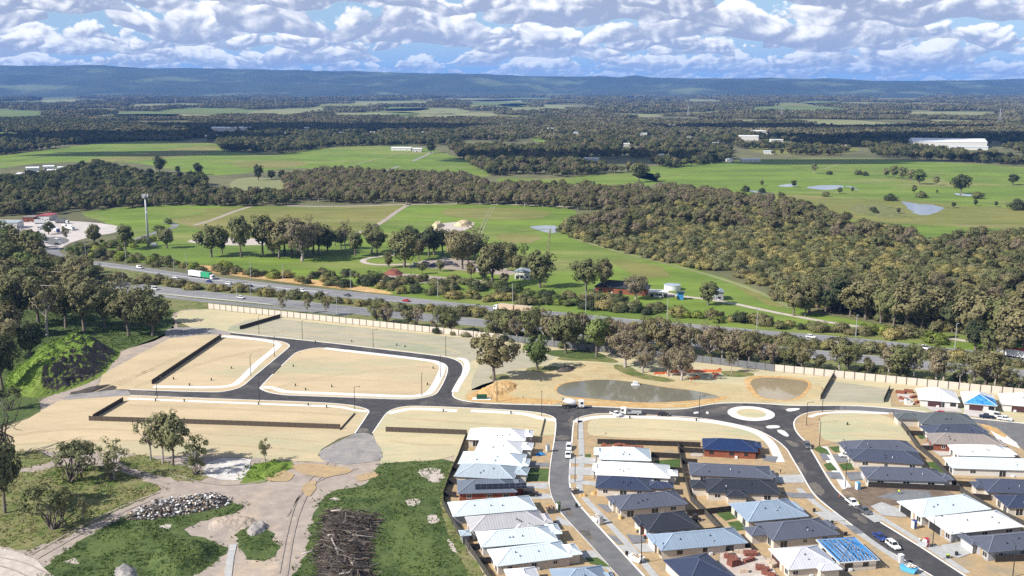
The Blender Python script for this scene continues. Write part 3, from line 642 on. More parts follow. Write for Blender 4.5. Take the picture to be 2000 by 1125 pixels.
for s in ('1552,905 1566,902 1578,925 1568,935', '1576,945 1596,940 1612,962 1600,970 1585,960', '1092,985 1112,992 1122,1008 1108,1008', '1130,1035 1150,1035 1165,1052 1150,1058', '1085,850 1112,850 1112,860 1084,860', '700,838 720,836 716,846 698,847', '890,778 915,786 930,790 900,788', '1530,858 1552,862 1566,874 1545,872', '1660,1000 1680,1004 1700,1022 1680,1020', '240,763 300,764 300,774 242,774', '1400,796 1425,792 1420,800 1405,803', '1110,815 1122,812 1120,830 1112,835'):
    patch('sand_spill', s, .034, 'sand_spill', sm=1, jit=(.9, 1.0))
for s in ('560,905 640,908 700,918 640,935 590,930', '500,925 560,915 580,935 530,945', '590,945 620,938 615,965 595,975', '690,930 740,920 735,935 700,942'):
    patch('orange_sand', s, .185, 'sand_verge', sm=2, jit=(1.0, 1.6))
# ---- drains, stock tracks and tonal bands of the paddocks
for s, w, m_ in (('560,476 700,500 860,470 1070,447', 2, 'paddock_olive'), ('1075,447 1068,500 1062,560', 1.6, 'grass_mixed'), ('930,470 945,430 960,404', 1.4, 'field_pale'), ('936,470 951,430 966,404', 1.4, 'field_pale'), ('0,318 130,300 300,290 430,283', 6, 'plain'), ('220,316 300,306 420,296', 5, 'plain'), ('650,331 760,305 830,288', 4, 'field_pale'), ('1300,340 1500,330 1700,335 2000,350', 4, 'paddock_olive'), ('1560,365 1640,380 1720,395 1790,430', 2.5, 'grass_mixed'), ('1400,352 1560,348 1700,360 1900,366', 3, 'field_pale'), ('1610,330 1640,320 1660,312', 3, 'field_pale'), ('1120,466 1200,490 1300,515 1400,541 1500,577 1545,602', 4, 'field_pale')):
    ribbon('stock_track', s, w, .14, m_, th=.03)
for s, m_ in (('840,410 960,404 1090,412 1060,430 900,428', 'paddock_olive'), ('960,455 1050,458 1060,475 980,478', 'paddock_olive'), ('1180,500 1290,520 1330,545 1230,540', 'paddock_olive'), ('170,418 300,405 420,408 380,425 240,430', 'grass_bright'), ('640,318 760,312 860,318 760,328', 'grass_bright'), ('430,318 560,312 620,322 500,332', 'paddock_olive'), ('1500,322 1700,322 1800,334 1620,338', 'grass_bright'), ('1820,340 1980,345 2000,360 1850,356', 'grass_bright'), ('1640,400 1740,398 1790,425 1700,425', 'grass_mixed'), ('1420,548 1500,585 1540,606 1470,590', 'paddock_olive')):
    patch('paddock_flush', s, .11, m_, sm=2, jit=(5, 12))
# ---- haze over the whole plain
def haze():
    mb = MB().box(-16800, 16800, -420, 24500, -2, 510)
    m = bpy.data.materials.new('haze'); m.use_nodes = True; t = m.node_tree; t.nodes.clear()
    o = N(t, 'ShaderNodeOutputMaterial'); v = N(t, 'ShaderNodeVolumePrincipled')
    v.inputs['Color'].default_value = (.18, .43, 1.0, 1); v.inputs['Density'].default_value = 4.3e-5; v.inputs['Anisotropy'].default_value = 0.0
    t.links.new(v.outputs[0], o.inputs['Volume'])
    tag(mb.build('haze', m), kind='stuff')
haze()

# ---- cumulus overhead, to the left, whose shadows lie on the middle distance
def cloud(px, py, sx, sy, h=1000):
    g = G(px, py); c = g + sun_vec * (h / sun_vec.z)
    mb_v, mb_f = [], []
    rnd = random.Random(int(px * 7 + py))
    for k in range(9):
        bm = bmesh.new(); bmesh.ops.create_icosphere(bm, subdivisions=3, radius=1)
        ox, oy = rnd.uniform(-.75, .75) * sx, rnd.uniform(-.75, .75) * sy; r = rnd.uniform(.35, .6)
        b0 = len(mb_v)
        for v in bm.verts:
            n = 1 + .35 * mnoise.fractal(v.co * 1.7 + Vector((k * 3, px, py)), 1, 2, 4)
            p = Vector((v.co.x * sx * r * n + ox, v.co.y * sy * r * n + oy, max(v.co.z, -.12) * min(sx, sy) * .35 * n)); mb_v.append(tuple(p))
        for f in bm.faces: mb_f.append(tuple(b0 + v.index for v in f.verts))
        bm.free()
    me = bpy.data.meshes.new('cloud'); me.from_pydata(mb_v, [], mb_f); me.materials.append(M['cloud']); me.update()
    me.polygons.foreach_set('use_smooth', [True] * len(me.polygons))
    tag(link('cloud', me, None, c), kind='structure')
mk('cloud', [(.78, .78, .78), (.72, .73, .75)], scale=.01, trans=.5)
for a in ((190, 272, 420, 230), (640, 254, 480, 200), (330, 300, 220, 70), (1080, 312, 240, 100), (1580, 252, 440, 160), (1900, 276, 420, 180), (1800, 316, 260, 50)): cloud(*a)
# ================================================================== VEGETATION
def leaf_cloud(centers, rads, per, leaf, rng, flat=.8, out=1.0, dome=.9):
    """leaf-sized quads spread through clumps: returns verts, faces"""
    V, Fc = [], []; mid = np.mean(np.array(centers), 0) - np.array([0, 0, .15 * np.ptp(np.array(centers)[:, 2])])
    for c, r in zip(centers, rads):
        n = max(4, int(per * rng.uniform(.7, 1.3)))
        d = rng.normal(size=(n, 3)); d /= np.linalg.norm(d, axis=1)[:, None]
        rr = r * rng.uniform(.35, 1.0, n) ** .5
        p = np.array(c) + d * rr[:, None] * np.array([1, 1, flat])
        cd = np.array(c) - mid; cd = cd / (np.linalg.norm(cd) + 1e-6); nrm = d * out + cd * dome + rng.normal(size=(n, 3)) * .42 + np.array([0, 0, .25]); nrm /= np.linalg.norm(nrm, axis=1)[:, None]
        t = np.cross(nrm, rng.normal(size=(n, 3))); t /= np.linalg.norm(t, axis=1)[:, None]; b = np.cross(nrm, t)
        s = leaf * rng.uniform(.6, 1.35, n)[:, None]; asp = rng.uniform(.55, 1.0, n)[:, None]
        q = np.stack([p - t * s, p - b * s * asp, p + t * s, p + b * s * asp], 1).reshape(-1, 3)
        k = len(V) and sum(len(v) for v in V)
        V.append(q); Fc.append(np.arange(n * 4).reshape(-1, 4) + k)
    return np.concatenate(V), np.concatenate(Fc)
def np_mesh(name, V, Fq, m):
    me = bpy.data.meshes.new(name); n = len(Fq); w = Fq.shape[1]
    me.vertices.add(len(V)); me.vertices.foreach_set('co', V.astype(np.float32).ravel())
    me.loops.add(n * w); me.loops.foreach_set('vertex_index', Fq.astype(np.int32).ravel())
    me.polygons.add(n); me.polygons.foreach_set('loop_start', np.arange(0, n * w, w, dtype=np.int32)); me.polygons.foreach_set('loop_total', np.full(n, w, np.int32))
    me.materials.append(m); me.update(calc_edges=True); return me
PROTO = {}
def limb(mb, a, b, r0, r1, rng, n=5, bend=.12):
    a, b = np.array(a, float), np.array(b, float); L = np.linalg.norm(b - a)
    m1 = a * .65 + b * .35 + rng.normal(size=3) * L * bend; m2 = a * .3 + b * .7 + rng.normal(size=3) * L * bend
    mb.tube([a, m1, m2, b], [r0, r0 * .75 + r1 * .25, r0 * .4 + r1 * .6, r1], n, cap=False)
def proto(kind, col, seed):
    """unit trees 10 m tall: (trunk mesh, crown mesh)"""
    key = (kind, col, seed)
    if key in PROTO: return PROTO[key]
    rng = np.random.default_rng(abs(hash((kind, seed))) % 99991 if False else (sum(ord(c) for c in kind) * 131 + seed * 17))
    tr = MB(); bark = 'bark'
    if kind == 'gum':          # bare lower trunk, uneven spreading crown
        nC, per, leaf, H0, RR = 42, 62, .30, 2.0, 4.9
        C = []
        while len(C) < nC:
            p = rng.uniform(-1, 1, 3)
            if np.linalg.norm(p) > 1: continue
            w = .75 + .35 * math.sin(2.1 * math.atan2(p[1], p[0]) + seed) 
            C.append((p[0] * RR * .82 * w, p[1] * RR * .82 * w, H0 + 1.0 + (p[2] * .5 + .5) * 6.4 * (.8 + .2 * rng.random())))
        rad = rng.uniform(.75, 1.6, nC); fk = (rng.normal() * .3, rng.normal() * .3, 2.4)
        tr.tube([(0, 0, -.3), (fk[0] * .4, fk[1] * .4, 1.4), fk], [.34, .27, .22], 7, cap=False)
        for i in range(9): limb(tr, fk, C[i], .15, .04, rng)
    elif kind == 'round':      # dense rounded crown close to the ground
        nC, per, leaf = 40, 70, .30
        C = [];
        while len(C) < nC:
            p = rng.normal(size=3); p /= np.linalg.norm(p); p *= rng.uniform(.45, .95)
            C.append((p[0] * 3.3, p[1] * 3.3, 5.6 + p[2] * 3.5))
        rad = rng.uniform(.9, 1.5, nC)
        tr.tube([(0, 0, -.3), (.1, 0, 1.8), (.1, .1, 4)], [.4, .3, .18], 7, cap=False)
        for i in range(7): limb(tr, (.1, 0, 1.8), C[i], .16, .05, rng)
    elif kind == 'bare':       # leafless-looking, dense pinkish twigs
        nC, per, leaf = 54, 80, .18
        C = []
        while len(C) < nC:
            p = rng.normal(size=3); p /= np.linalg.norm(p); p *= rng.uniform(.5, 1)
            C.append((p[0] * 4.1, p[1] * 4.1, 6.2 + p[2] * 3.4))
        rad = rng.uniform(.7, 1.3, nC)
        tr.tube([(0, 0, -.3), (.1, .1, 1.3), (0, .1, 2.6)], [.42, .32, .26], 7, cap=False)
        for i in range(26): limb(tr, (0, .1, 1.6 + rng.random()), C[i], .15, .025, rng, 4)
    elif kind == 'multi':      # vase of several stems, foliage at the tips
        nC, per, leaf = 26, 60, .24
        C = []
        while len(C) < nC:
            a, r = rng.uniform(0, 6.28), rng.uniform(.1, 1) ** .6
            C.append((math.cos(a) * r * 4.2, math.sin(a) * r * 4.2, 4.0 + (1 - r * .5) * rng.uniform(1.5, 5.6)))
        rad = rng.uniform(.7, 1.35, nC)
        for i in range(13): limb(tr, (rng.normal() * .25, rng.normal() * .25, -.2), C[i], .17, .035, rng)
    elif kind == 'sparse':     # thin see-through crown
        nC, per, leaf = 24, 38, .24
        C = []
        while len(C) < nC:
            p = rng.uniform(-1, 1, 3)
            if np.linalg.norm(p) > 1: continue
            C.append((p[0] * 3.2, p[1] * 3.2, 6.3 + p[2] * 3.4))
        rad = rng.uniform(.6, 1.15, nC); bark = 'bark_pale'
        tr.tube([(0, 0, -.3), (.15, .1, 2), (.3, .1, 4)], [.26, .2, .15], 6, cap=False)
        for i in range(12): limb(tr, (.2, .1, 2.4 + 1.4 * rng.random()), C[i], .10, .025, rng)
    elif kind == 'dead':
        C = [(rng.normal() * .3, rng.normal() * .3, 7)]; rad = [.5]; nC, per, leaf = 1, 8, .12; bark = 'bark_dark'
        tips = [(rng.normal() * 2.4, rng.normal() * 2.4, rng.uniform(5, 10)) for _ in range(9)]
        for t in tips:
            limb(tr, (rng.normal() * .15, rng.normal() * .15, rng.uniform(-.2, 3)), t, .2, .05, rng)
            for _ in range(3):
                f = rng.uniform(.5, .9); b0 = np.array(t) * f; limb(tr, b0, b0 + rng.normal(size=3) * 1.3 + [0, 0, .9], .06, .02, rng, 4)
    else:                      # 'shrub': dome down to the ground, unit 10 m tall as well
        nC, per, leaf = 30, 75, .46
        C = []
        while len(C) < nC:
            p = rng.normal(size=3); p /= np.linalg.norm(p); p[2] = abs(p[2]); p *= rng.uniform(.5, .95)
            C.append((p[0] * 7.2, p[1] * 7.2, 1.6 + p[2] * 6.3))
        rad = rng.uniform(1.6, 2.6, nC)
        for i in range(5): limb(tr, (0, 0, -.3), C[i], .3, .1, rng)
    V, Fq = leaf_cloud(C, rad, per, leaf, rng, dome=1.8 if kind == 'shrub' else .9)
    if kind == 'shrub': V[:, 2] = np.maximum(V[:, 2], .1)
    crown = np_mesh('crown', V, Fq, M['leaf_' + col])
    trunk = tr.mesh('trunk', M[bark if col != 'pink' else 'bark_pale'])
    trunk.polygons.foreach_set('use_smooth', [True] * len(trunk.polygons))
    PROTO[key] = (trunk, crown); return PROTO[key]
TRC = [0]
def tree(px, py, hpx, kind, col, label, cat='tree', name=None, group=None, wide=1.0, h=None, z=0.05):
    TRC[0] += 1; k = TRC[0]
    g = G(px, py, z); H = h or hpx / SCL(py); s = H / 10 * 1.17
    tm, cm = proto(kind, col, k % 3)
    o = empty(name or ('shrub' if kind == 'shrub' else 'tree'), g, (k * 2.399) % 6.283, label=label, cat=cat, group=group)
    o.scale = (s * wide, s * wide, s)
    link('trunk', tm, o); link('crown', cm, o)
    return o
# ---- single trees of the photograph
TL = [  # px, py, height px, kind, leaf, width, label
 (965, 743, 90, 'gum', 'brown', 1.05, 'tall twin-trunked brownish gum tree on sand left of the pond'),
 (1049, 722, 68, 'round', 'green', 1.0, 'round green tree with short trunk between the grey wall and the pond'),
 (1221, 717, 70, 'bare', 'pink', 1.05, 'large pinkish twiggy tree behind the middle of the pond'),
 (1255, 728, 56, 'bare', 'pink', 1.05, 'leaning pinkish twiggy tree just right of the largest pink one'),
 (1331, 743, 66, 'bare', 'pink', .9, 'pinkish many-stemmed tree beside the orange barriers'),
 (1305, 735, 52, 'bare', 'pink', .9, 'smaller pinkish tree left of the orange barriers'),
 (1165, 697, 76, 'gum', 'green', .95, 'tall green tree in front of the grey wall section, behind the pond'),
 (1105, 690, 70, 'gum', 'olive', 1.0, 'olive gum tree standing where the grey wall passes behind it'),
 (1429, 728, 42, 'sparse', 'brown', .9, 'thin small tree on grass right of the orange barriers'),
 (14, 893, 92, 'dead', 'brown', 1.0, 'dead bare tree at the left edge of the sandy lots'),
 (140, 941, 78, 'multi', 'sage', 1.25, 'wide grey-green vase-shaped bush tree on the near left grass'),
 (160, 920, 60, 'multi', 'sage', .95, 'grey-green bush tree just behind the wide vase-shaped one'),
 (222, 936, 76, 'sparse', 'sage', .95, 'slim grey-green tree beside the pale dirt track'),
 (215, 936, 30, 'multi', 'sage', 1.5, 'low dark bush at the foot of the slim grey-green tree'),
 (295, 899, 88, 'sparse', 'sage', .85, 'leftmost of three tall see-through trees before the long brown fence'),
 (318, 905, 92, 'sparse', 'sage', .85, 'middle of three tall see-through trees before the long brown fence'),
 (338, 909, 104, 'gum', 'sage', .66, 'rightmost and tallest of three see-through trees before the long brown fence'),
 (381, 927, 78, 'sparse', 'olive', .85, 'single slim tree left of the white sand patch'),
 (383, 926, 36, 'multi', 'olive', 1.1, 'low bush at the foot of the single slim tree by the white sand'),
 (518, 903, 44, 'sparse', 'olive', .95, 'small lone tree on the bright grass triangle'),
 (100, 1033, 90, 'multi', 'olive', 1.15, 'large dark spreading bush tree above the rutted track'),
 (163, 1016, 42, 'sparse', 'sage', .9, 'small sapling right of the large dark spreading bush'),
 (10, 1002, 145, 'gum', 'sage', .62, 'tall tree cut by the left edge of the picture above the grass'),
 (92, 657, 112, 'sparse', 'brown', .95, 'tall tree with bare white trunk behind the green mound'),
 (35, 640, 104, 'gum', 'brown', .9, 'tall brown gum at the left, beyond the green mound'),
 (165, 648, 104, 'gum', 'brown', .95, 'tall broad brown gum right behind the top of the mound'),
 (128, 640, 84, 'gum', 'olive', .9, 'olive gum between the white-trunked tree and the broad brown gum'),
 (205, 645, 82, 'gum', 'olive', .9, 'olive gum in the grove right of the mound'),
 (252, 657, 84, 'gum', 'brown', .95, 'brown gum near the right end of the grove by the sand'),
 (298, 656, 78, 'gum', 'olive', .95, 'rightmost gum of the grove, leaning over the sandy track'),
 (60, 700, 70, 'round', 'dark', .9, 'dark dense tree at the left end of the mound'),
 (5, 760, 100, 'gum', 'dark', .8, 'dark tree at the left edge in front of the mound'),
 (20, 800, 44, 'multi', 'olive', 1.1, 'olive bush at the foot of the mound by the left edge'),
 (413, 502, 58, 'gum', 'olive', 1.1, 'broad lone tree on the green strip near the truck with green trailer'),
 (434, 496, 48, 'round', 'dark', .7, 'dark narrow tree right behind the broad lone tree'),
 (471, 503, 82, 'gum', 'olive', .62, 'tall slender tree on the green strip above the highway'),
 (513, 497, 72, 'gum', 'olive', .85, 'tall tree left of the brown tree clump in the paddock'),
 (545, 505, 72, 'gum', 'brown', 1.0, 'brown tree at the left of the paddock clump'),
 (590, 510, 78, 'bare', 'pink', 1.0, 'pinkish half-dead tree in front of the paddock clump'),
 (570, 500, 68, 'gum', 'brown', 1.1, 'brown crown in the middle of the paddock clump'),
 (622, 498, 58, 'gum', 'olive', 1.0, 'olive tree at the right end of the paddock clump'),
 (666, 487, 42, 'gum', 'olive', .8, 'small tree on the open grass right of the paddock clump'),
 (675, 488, 52, 'sparse', 'brown', .7, 'thin taller tree beside the small one on the open grass'),
 (694, 500, 46, 'gum', 'olive', 1.0, 'tree on the grass left of the loop track'),
 (726, 494, 58, 'gum', 'olive', .85, 'pale-trunked tree inside the bend of the loop track'),
 (737, 498, 48, 'gum', 'olive', .9, 'tree just right of the pale-trunked one by the loop track'),
 (790, 522, 72, 'round', 'olive', .95, 'big dense dark-green tree left of the salvage yard'),
 (759, 523, 30, 'round', 'brown', .8, 'small reddish-brown tree on the loop track'),
 (838, 502, 54, 'gum', 'dark', 1.1, 'dark tree behind the salvage yard'),
 (865, 496, 46, 'gum', 'brown', 1.0, 'brown tree before the pale sand heaps'),
 (903, 526, 76, 'gum', 'brown', .85, 'white-trunked brown tree in the salvage yard'),
 (927, 502, 54, 'sparse', 'sage', 1.2, 'pale wispy tree behind the salvage yard shed'),
 (962, 557, 78, 'gum', 'brown', 1.05, 'large brown tree in front of the white shed'),
 (983, 510, 38, 'gum', 'dark', 1.0, 'dark tree behind the white shed roof'),
 (1023, 507, 30, 'sparse', 'green', .9, 'light green small tree on the paddock behind the white shed'),
 (1055, 562, 72, 'round', 'olive', .95, 'big dense olive tree right of the white shed'),
 (1145, 571, 66, 'gum', 'olive', 1.0, 'olive tree left of the dark-roofed red farmhouse'),
 (1180, 571, 62, 'gum', 'brown', .8, 'brown tree in front of the red farmhouse'),
 (1242, 584, 44, 'bare', 'pink', 1.25, 'pinkish twiggy tree right of the red farmhouse'),
 (1383, 596, 44, 'round', 'olive', 1.1, 'round olive tree beside the green-roofed shed'),
 (326, 485, 37, 'round', 'sage', 1.1, 'round grey bush tree by the phone mast'),
 (130, 475, 34, 'sparse', 'olive', .8, 'small tree on the service station island'),
 (95, 458, 24, 'round', 'olive', 1.2, 'low round tree among the parked trucks'),
 (185, 480, 40, 'round', 'olive', .9, 'dark round tree right of the service station driveway'),
 (245, 487, 46, 'gum', 'olive', 1.1, 'leaning olive tree beside the side road near the mast'),
 (552, 615, 38, 'sparse', 'brown', .7, 'bare slim tree behind the cream wall, left of two'),
 (638, 618, 40, 'sparse', 'brown', .7, 'bare slim tree behind the cream wall, right of two'),
 (600, 612, 28, 'sparse', 'brown', .8, 'small rusty tree between two bare ones behind the cream wall'),
 (1876, 380, 40, 'gum', 'dark', .95, 'tall dark lone tree on the far right paddock'),
 (1978, 361, 20, 'round', 'dark', 1.3, 'dark rounded tree at the far right end of the paddock'),
 (1590, 339, 18, 'sparse', 'brown', 1.4, 'small thin tree on the far paddock below the white sheds'),
 (1796, 360, 28, 'round', 'green', 1.2, 'round green tree right of the silver clump on the far paddock'),
 (1828, 362, 18, 'round', 'sage', .9, 'small pale tree right of the round green tree on the far paddock'),
 (312, 338, 32, 'round', 'dark', 1.0, 'dark conical tree on the far left paddock'),
 (388, 341, 22, 'round', 'dark', 1.1, 'dark round tree alone on the far left paddock'),
 (347, 339, 14, 'round', 'dark', 1.0, 'small dark tree between two larger on the far left paddock'),
 (505, 352, 30, 'round', 'dark', .8, 'dark tree left of three beyond the pale stubble'),
 (530, 350, 17, 'round', 'dark', 1.3, 'low dark tree, middle of three beyond the pale stubble'),
 (551, 357, 24, 'round', 'dark', .8, 'dark tree right of three beyond the pale stubble'),
 (842, 299, 22, 'round', 'dark', 1.2, 'dark round tree beside the white farm sheds'),
 (1248, 356, 40, 'gum', 'olive', 1.0, 'big olive tree at the left edge of the far right paddock'),
 (1284, 352, 14, 'round', 'olive', 1.1, 'small tree beside the big olive one on the far right paddock'),
]
for (px, py, hp, kd, col, wd, lab) in TL: tree(px, py, hp, kd, col, lab, wide=wd)
# trees in rows and groves that nothing tells apart
ORD = 'first second third fourth fifth sixth seventh eighth ninth tenth eleventh twelfth thirteenth fourteenth fifteenth sixteenth seventeenth eighteenth nineteenth twentieth'.split()
def ordinal(i):
    if i < 20: return ORD[i]
    t, u = divmod(i + 1, 10); w = {2: 'twent', 3: 'thirt', 4: 'fort', 5: 'fift', 6: 'sixt', 7: 'sevent', 8: 'eight', 9: 'ninet'}[t]
    return w + 'ieth' if u == 0 else w + 'y-' + ORD[u - 1]
CWORD = dict(brown='brownish', olive='olive', green='green', dark='dark', sage='silvery', pink='pinkish', scrub='khaki', bright='bright green')
def grove(label, group, items, kinds, cols, z=.05):
    rnd = random.Random(len(label) * 13 + len(items))
    for i, (px, py, hp) in enumerate(sorted(items)):
        kd, cl = rnd.choice(kinds), rnd.choice(cols)
        tree(px, py, hp * rnd.uniform(.88, 1.14), kd, cl, f'{CWORD[cl]} {label}, {ordinal(i)} from left', group=group, wide=rnd.uniform(.85, 1.15), z=z)
grove('tree between the sound wall and the highway', 'trees behind the boundary wall',
      [(735, 632, 44), (752, 634, 30), (800, 638, 32), (815, 640, 42), (868, 650, 46), (880, 652, 40), (848, 648, 28), (965, 657, 40), (985, 660, 52), (1010, 664, 46), (1040, 668, 66), (1062, 671, 72), (1080, 674, 60), (1125, 676, 66), (1140, 678, 58), (1185, 684, 66), (1200, 685, 50), (1230, 688, 56), (1262, 692, 60), (1290, 694, 68), (1320, 697, 62), (1345, 700, 66), (1385, 704, 60), (1410, 706, 52), (1440, 709, 66), (1462, 712, 58), (1490, 714, 44), (1510, 716, 50), (1540, 719, 46), (1565, 722, 48), (1600, 724, 34), (1640, 727, 66), (1655, 728, 56), (1695, 733, 36), (1735, 737, 62), (1758, 740, 62), (1785, 743, 66), (1828, 748, 56), (1842, 750, 62), (1875, 753, 52), (1900, 756, 60), (1925, 758, 74), (1942, 760, 68), (1965, 764, 44), (1990, 768, 36), (1245, 676, 40), (1330, 684, 44), (1420, 690, 44), (1480, 698, 36), (1000, 640, 30)], ['gum', 'bare', 'bare', 'sparse', 'bare'], ['brown', 'pink', 'olive', 'pink', 'brown'])
grove('tree around the salvage yard', 'trees around the salvage yard', [(770, 500, 44), (805, 497, 50), (818, 508, 36), (848, 498, 56), (880, 503, 44), (893, 508, 60), (915, 515, 50), (940, 512, 48), (955, 520, 44), (975, 530, 40), (995, 520, 44), (1010, 535, 36), (1030, 540, 34), (945, 548, 36), (920, 545, 30), (985, 560, 30), (860, 530, 24), (1000, 505, 30), (825, 535, 22)], ['gum', 'gum', 'round', 'sparse'], ['olive', 'brown', 'dark', 'sage'])
grove('tree of the paddock clump above the highway', 'paddock clump', [(535, 500, 60), (556, 496, 62), (583, 500, 64), (602, 502, 60), (612, 494, 50), (640, 492, 40), (530, 492, 44), (655, 480, 34)], ['gum', 'round'], ['brown', 'olive'])
grove('tall gum in the grove behind the grassy mound', 'gums of the grove behind the mound',
      [(-10, 600, 90), (15, 590, 84), (60, 605, 90), (110, 605, 84), (75, 630, 96), (150, 612, 74), (195, 610, 70), (235, 622, 66), (275, 634, 66), (30, 570, 70), (80, 575, 64), (130, 585, 58), (-5, 660, 100), (15, 700, 96)], ['gum', 'gum', 'sparse'], ['brown', 'brown', 'olive', 'brown'])
grove('rounded tree between the service station and the highway', 'trees below the service station',
      [(5, 520, 66), (25, 505, 50), (40, 510, 62), (60, 512, 58), (75, 530, 54), (20, 540, 60), (50, 545, 56), (85, 545, 46), (0, 485, 46), (25, 480, 38), (55, 485, 36), (75, 488, 34), (100, 540, 40), (115, 550, 50), (140, 552, 50), (165, 556, 52), (185, 560, 48), (130, 530, 30), (160, 535, 34), (175, 540, 32)], ['round', 'gum'], ['olive', 'green', 'sage', 'brown'])
grove('lone small tree on the far right paddock', 'far right paddock trees',
      [(1488, 363, 10), (1456, 374, 14), (1489, 376, 10), (1550, 366, 14), (1525, 392, 16), (1545, 394, 14), (1576, 402, 10), (1612, 384, 12), (1640, 378, 12), (1665, 375, 10), (1740, 392, 14), (1785, 378, 14), (1800, 386, 16), (1830, 378, 8), (1910, 388, 18), (1862, 406, 10), (1905, 402, 12), (1945, 404, 12), (1985, 410, 22), (1705, 412, 10), (1690, 343, 10), (1675, 341, 12), (1620, 341, 9), (1710, 416, 8), (1755, 417, 10)], ['shrub', 'round'], ['dark', 'olive'])
grove('tree of the pale clump on the far paddock', 'silvery clump on the far paddock', [(1730, 346, 18), (1745, 348, 22), (1762, 350, 24), (1778, 352, 22)], ['round'], ['sage'])
grove('dense tree at the near edge of the right-hand bushland', 'edge of the right bushland',
      [(1550, 617, 50), (1572, 618, 44), (1580, 612, 60), (1612, 614, 50), (1640, 610, 66), (1660, 618, 54), (1690, 624, 72), (1720, 632, 66), (1745, 636, 60), (1770, 640, 86), (1800, 642, 70), (1830, 640, 76), (1860, 648, 64), (1890, 655, 80), (1920, 664, 84), (1945, 672, 78), (1975, 680, 96), (1998, 690, 84), (1905, 685, 60), (1930, 695, 56), (1960, 700, 60), (1830, 662, 34), (1790, 638, 74), (1880, 640, 84)], ['gum', 'gum', 'round'], ['brown', 'olive', 'brown', 'dark'])
# shrubs along the road, singly
def shrubs(label, group, line, n, spread, hr, cols, seed):
    rnd = random.Random(seed); pl_ = P(line); xs = [p[0] for p in pl_]
    for i in range(n):
        x = xs[0] + (xs[-1] - xs[0]) * (i + rnd.uniform(.1, .9)) / n
        y = float(np.interp(x, xs, [p[1] for p in pl_])) + rnd.uniform(-spread, spread)
        cl = rnd.choice(cols)
        tree(x, y, 0, 'shrub', cl, f'{CWORD[cl]} {label}, {ordinal(i)} from left', 'shrub', 'shrub', group, rnd.uniform(.85, 1.25), h=rnd.uniform(*hr))
shrubs('rounded shrub on the strip between the carriageways', 'shrubs between the carriageways', '170,543 240,549 330,558 440,568 575,582 700,595 812,607 925,616 1075,630 1200,643 1300,652 1500,670 1675,685 1850,701 2000,716', 95, 3.2, (3.0, 6.6), ['sage', 'olive', 'scrub', 'brown'], 3)
shrubs('rounded shrub on the bank above the highway', 'shrubs above the highway', '140,497 250,509 373,524 440,531 575,546 700,558 812,571 925,582 1075,597 1200,608 1300,616 1500,635 1675,650 1850,670', 75, 5.5, (3.4, 7.0), ['olive', 'bright', 'scrub', 'brown', 'dark'], 5)
shrubs('shrub in the thicket below the salvage yard', 'thicket below the yard', '600,538 700,545 800,552 900,560 1000,572 1100,585 1200,597 1290,606', 55, 7, (3.0, 6.6), ['olive', 'sage', 'green', 'brown', 'dark'], 8)
shrubs('low shrub behind the sound wall', 'shrubs behind the boundary wall', '740,636 900,654 1100,678 1300,695 1500,717 1750,742 2000,766', 50, 3, (2.0, 4.4), ['olive', 'sage', 'dark'], 9)
shrubs('shrub beside the mast road or service station', 'shrubs by the mast', '130,490 200,486 260,480 300,470 220,500 150,500'.replace('220,500 150,500', '330,430'), 22, 6, (3.2, 6.0), ['bright', 'olive', 'green'], 12)

# ---- woods that read as one mass
def inside(poly, x, y):
    r = np.zeros(len(x), bool); n = len(poly)
    for i in range(n):
        (x0, y0), (x1, y1) = poly[i], poly[(i + 1) % n]
        c = ((y0 > y) != (y1 > y)); t = (x1 - x0) * (y - y0) / ((y1 - y0) if y1 != y0 else 1e-9) + x0
        r ^= c & (x < t)
    return r
def scatter(name, label, cat, pts, scl, protos):
    n = len(pts); me = bpy.data.meshes.new(name); me.vertices.add(n); me.vertices.foreach_set('co', pts.astype(np.float32).ravel())
    for nm, ty, arr in (('scl', 'FLOAT', scl), ('rot', 'FLOAT', RNG.uniform(0, 6.28, n)), ('idx', 'INT', RNG.integers(0, len(protos), n))):
        a = me.attributes.new(nm, ty, 'POINT'); a.data.foreach_set('value', arr.astype(np.int32 if ty == 'INT' else np.float32))
    o = link(name, me); tag(o, label=label, cat=cat, kind='stuff')
    ng = bpy.data.node_groups.new(name, 'GeometryNodeTree')
    ng.interface.new_socket('Geometry', in_out='INPUT', socket_type='NodeSocketGeometry'); ng.interface.new_socket('Geometry', in_out='OUTPUT', socket_type='NodeSocketGeometry')
    gi, go = ng.nodes.new('NodeGroupInput'), ng.nodes.new('NodeGroupOutput')
    ip = ng.nodes.new('GeometryNodeInstanceOnPoints'); j = ng.nodes.new('GeometryNodeJoinGeometry')
    ip.inputs['Pick Instance'].default_value = True
    for p in protos:
        oi = ng.nodes.new('GeometryNodeObjectInfo'); oi.inputs['Object'].default_value = p; oi.inputs['As Instance'].default_value = True
        ng.links.new(oi.outputs['Geometry'], j.inputs[0])
    def at(nm, ty):
        a = ng.nodes.new('GeometryNodeInputNamedAttribute'); a.data_type = ty; a.inputs['Name'].default_value = nm; return a.outputs['Attribute']
    cx = ng.nodes.new('ShaderNodeCombineXYZ'); ng.links.new(at('rot', 'FLOAT'), cx.inputs[2])
    ng.links.new(gi.outputs[0], ip.inputs['Points']); ng.links.new(j.outputs[0], ip.inputs['Instance']); ng.links.new(at('idx', 'INT'), ip.inputs['Instance Index'])
    ng.links.new(cx.outputs[0], ip.inputs['Rotation']); ng.links.new(at('scl', 'FLOAT'), ip.inputs['Scale']); ng.links.new(ip.outputs[0], go.inputs[0])
    md = o.modifiers.new('scatter', 'NODES'); md.node_group = ng
    return o
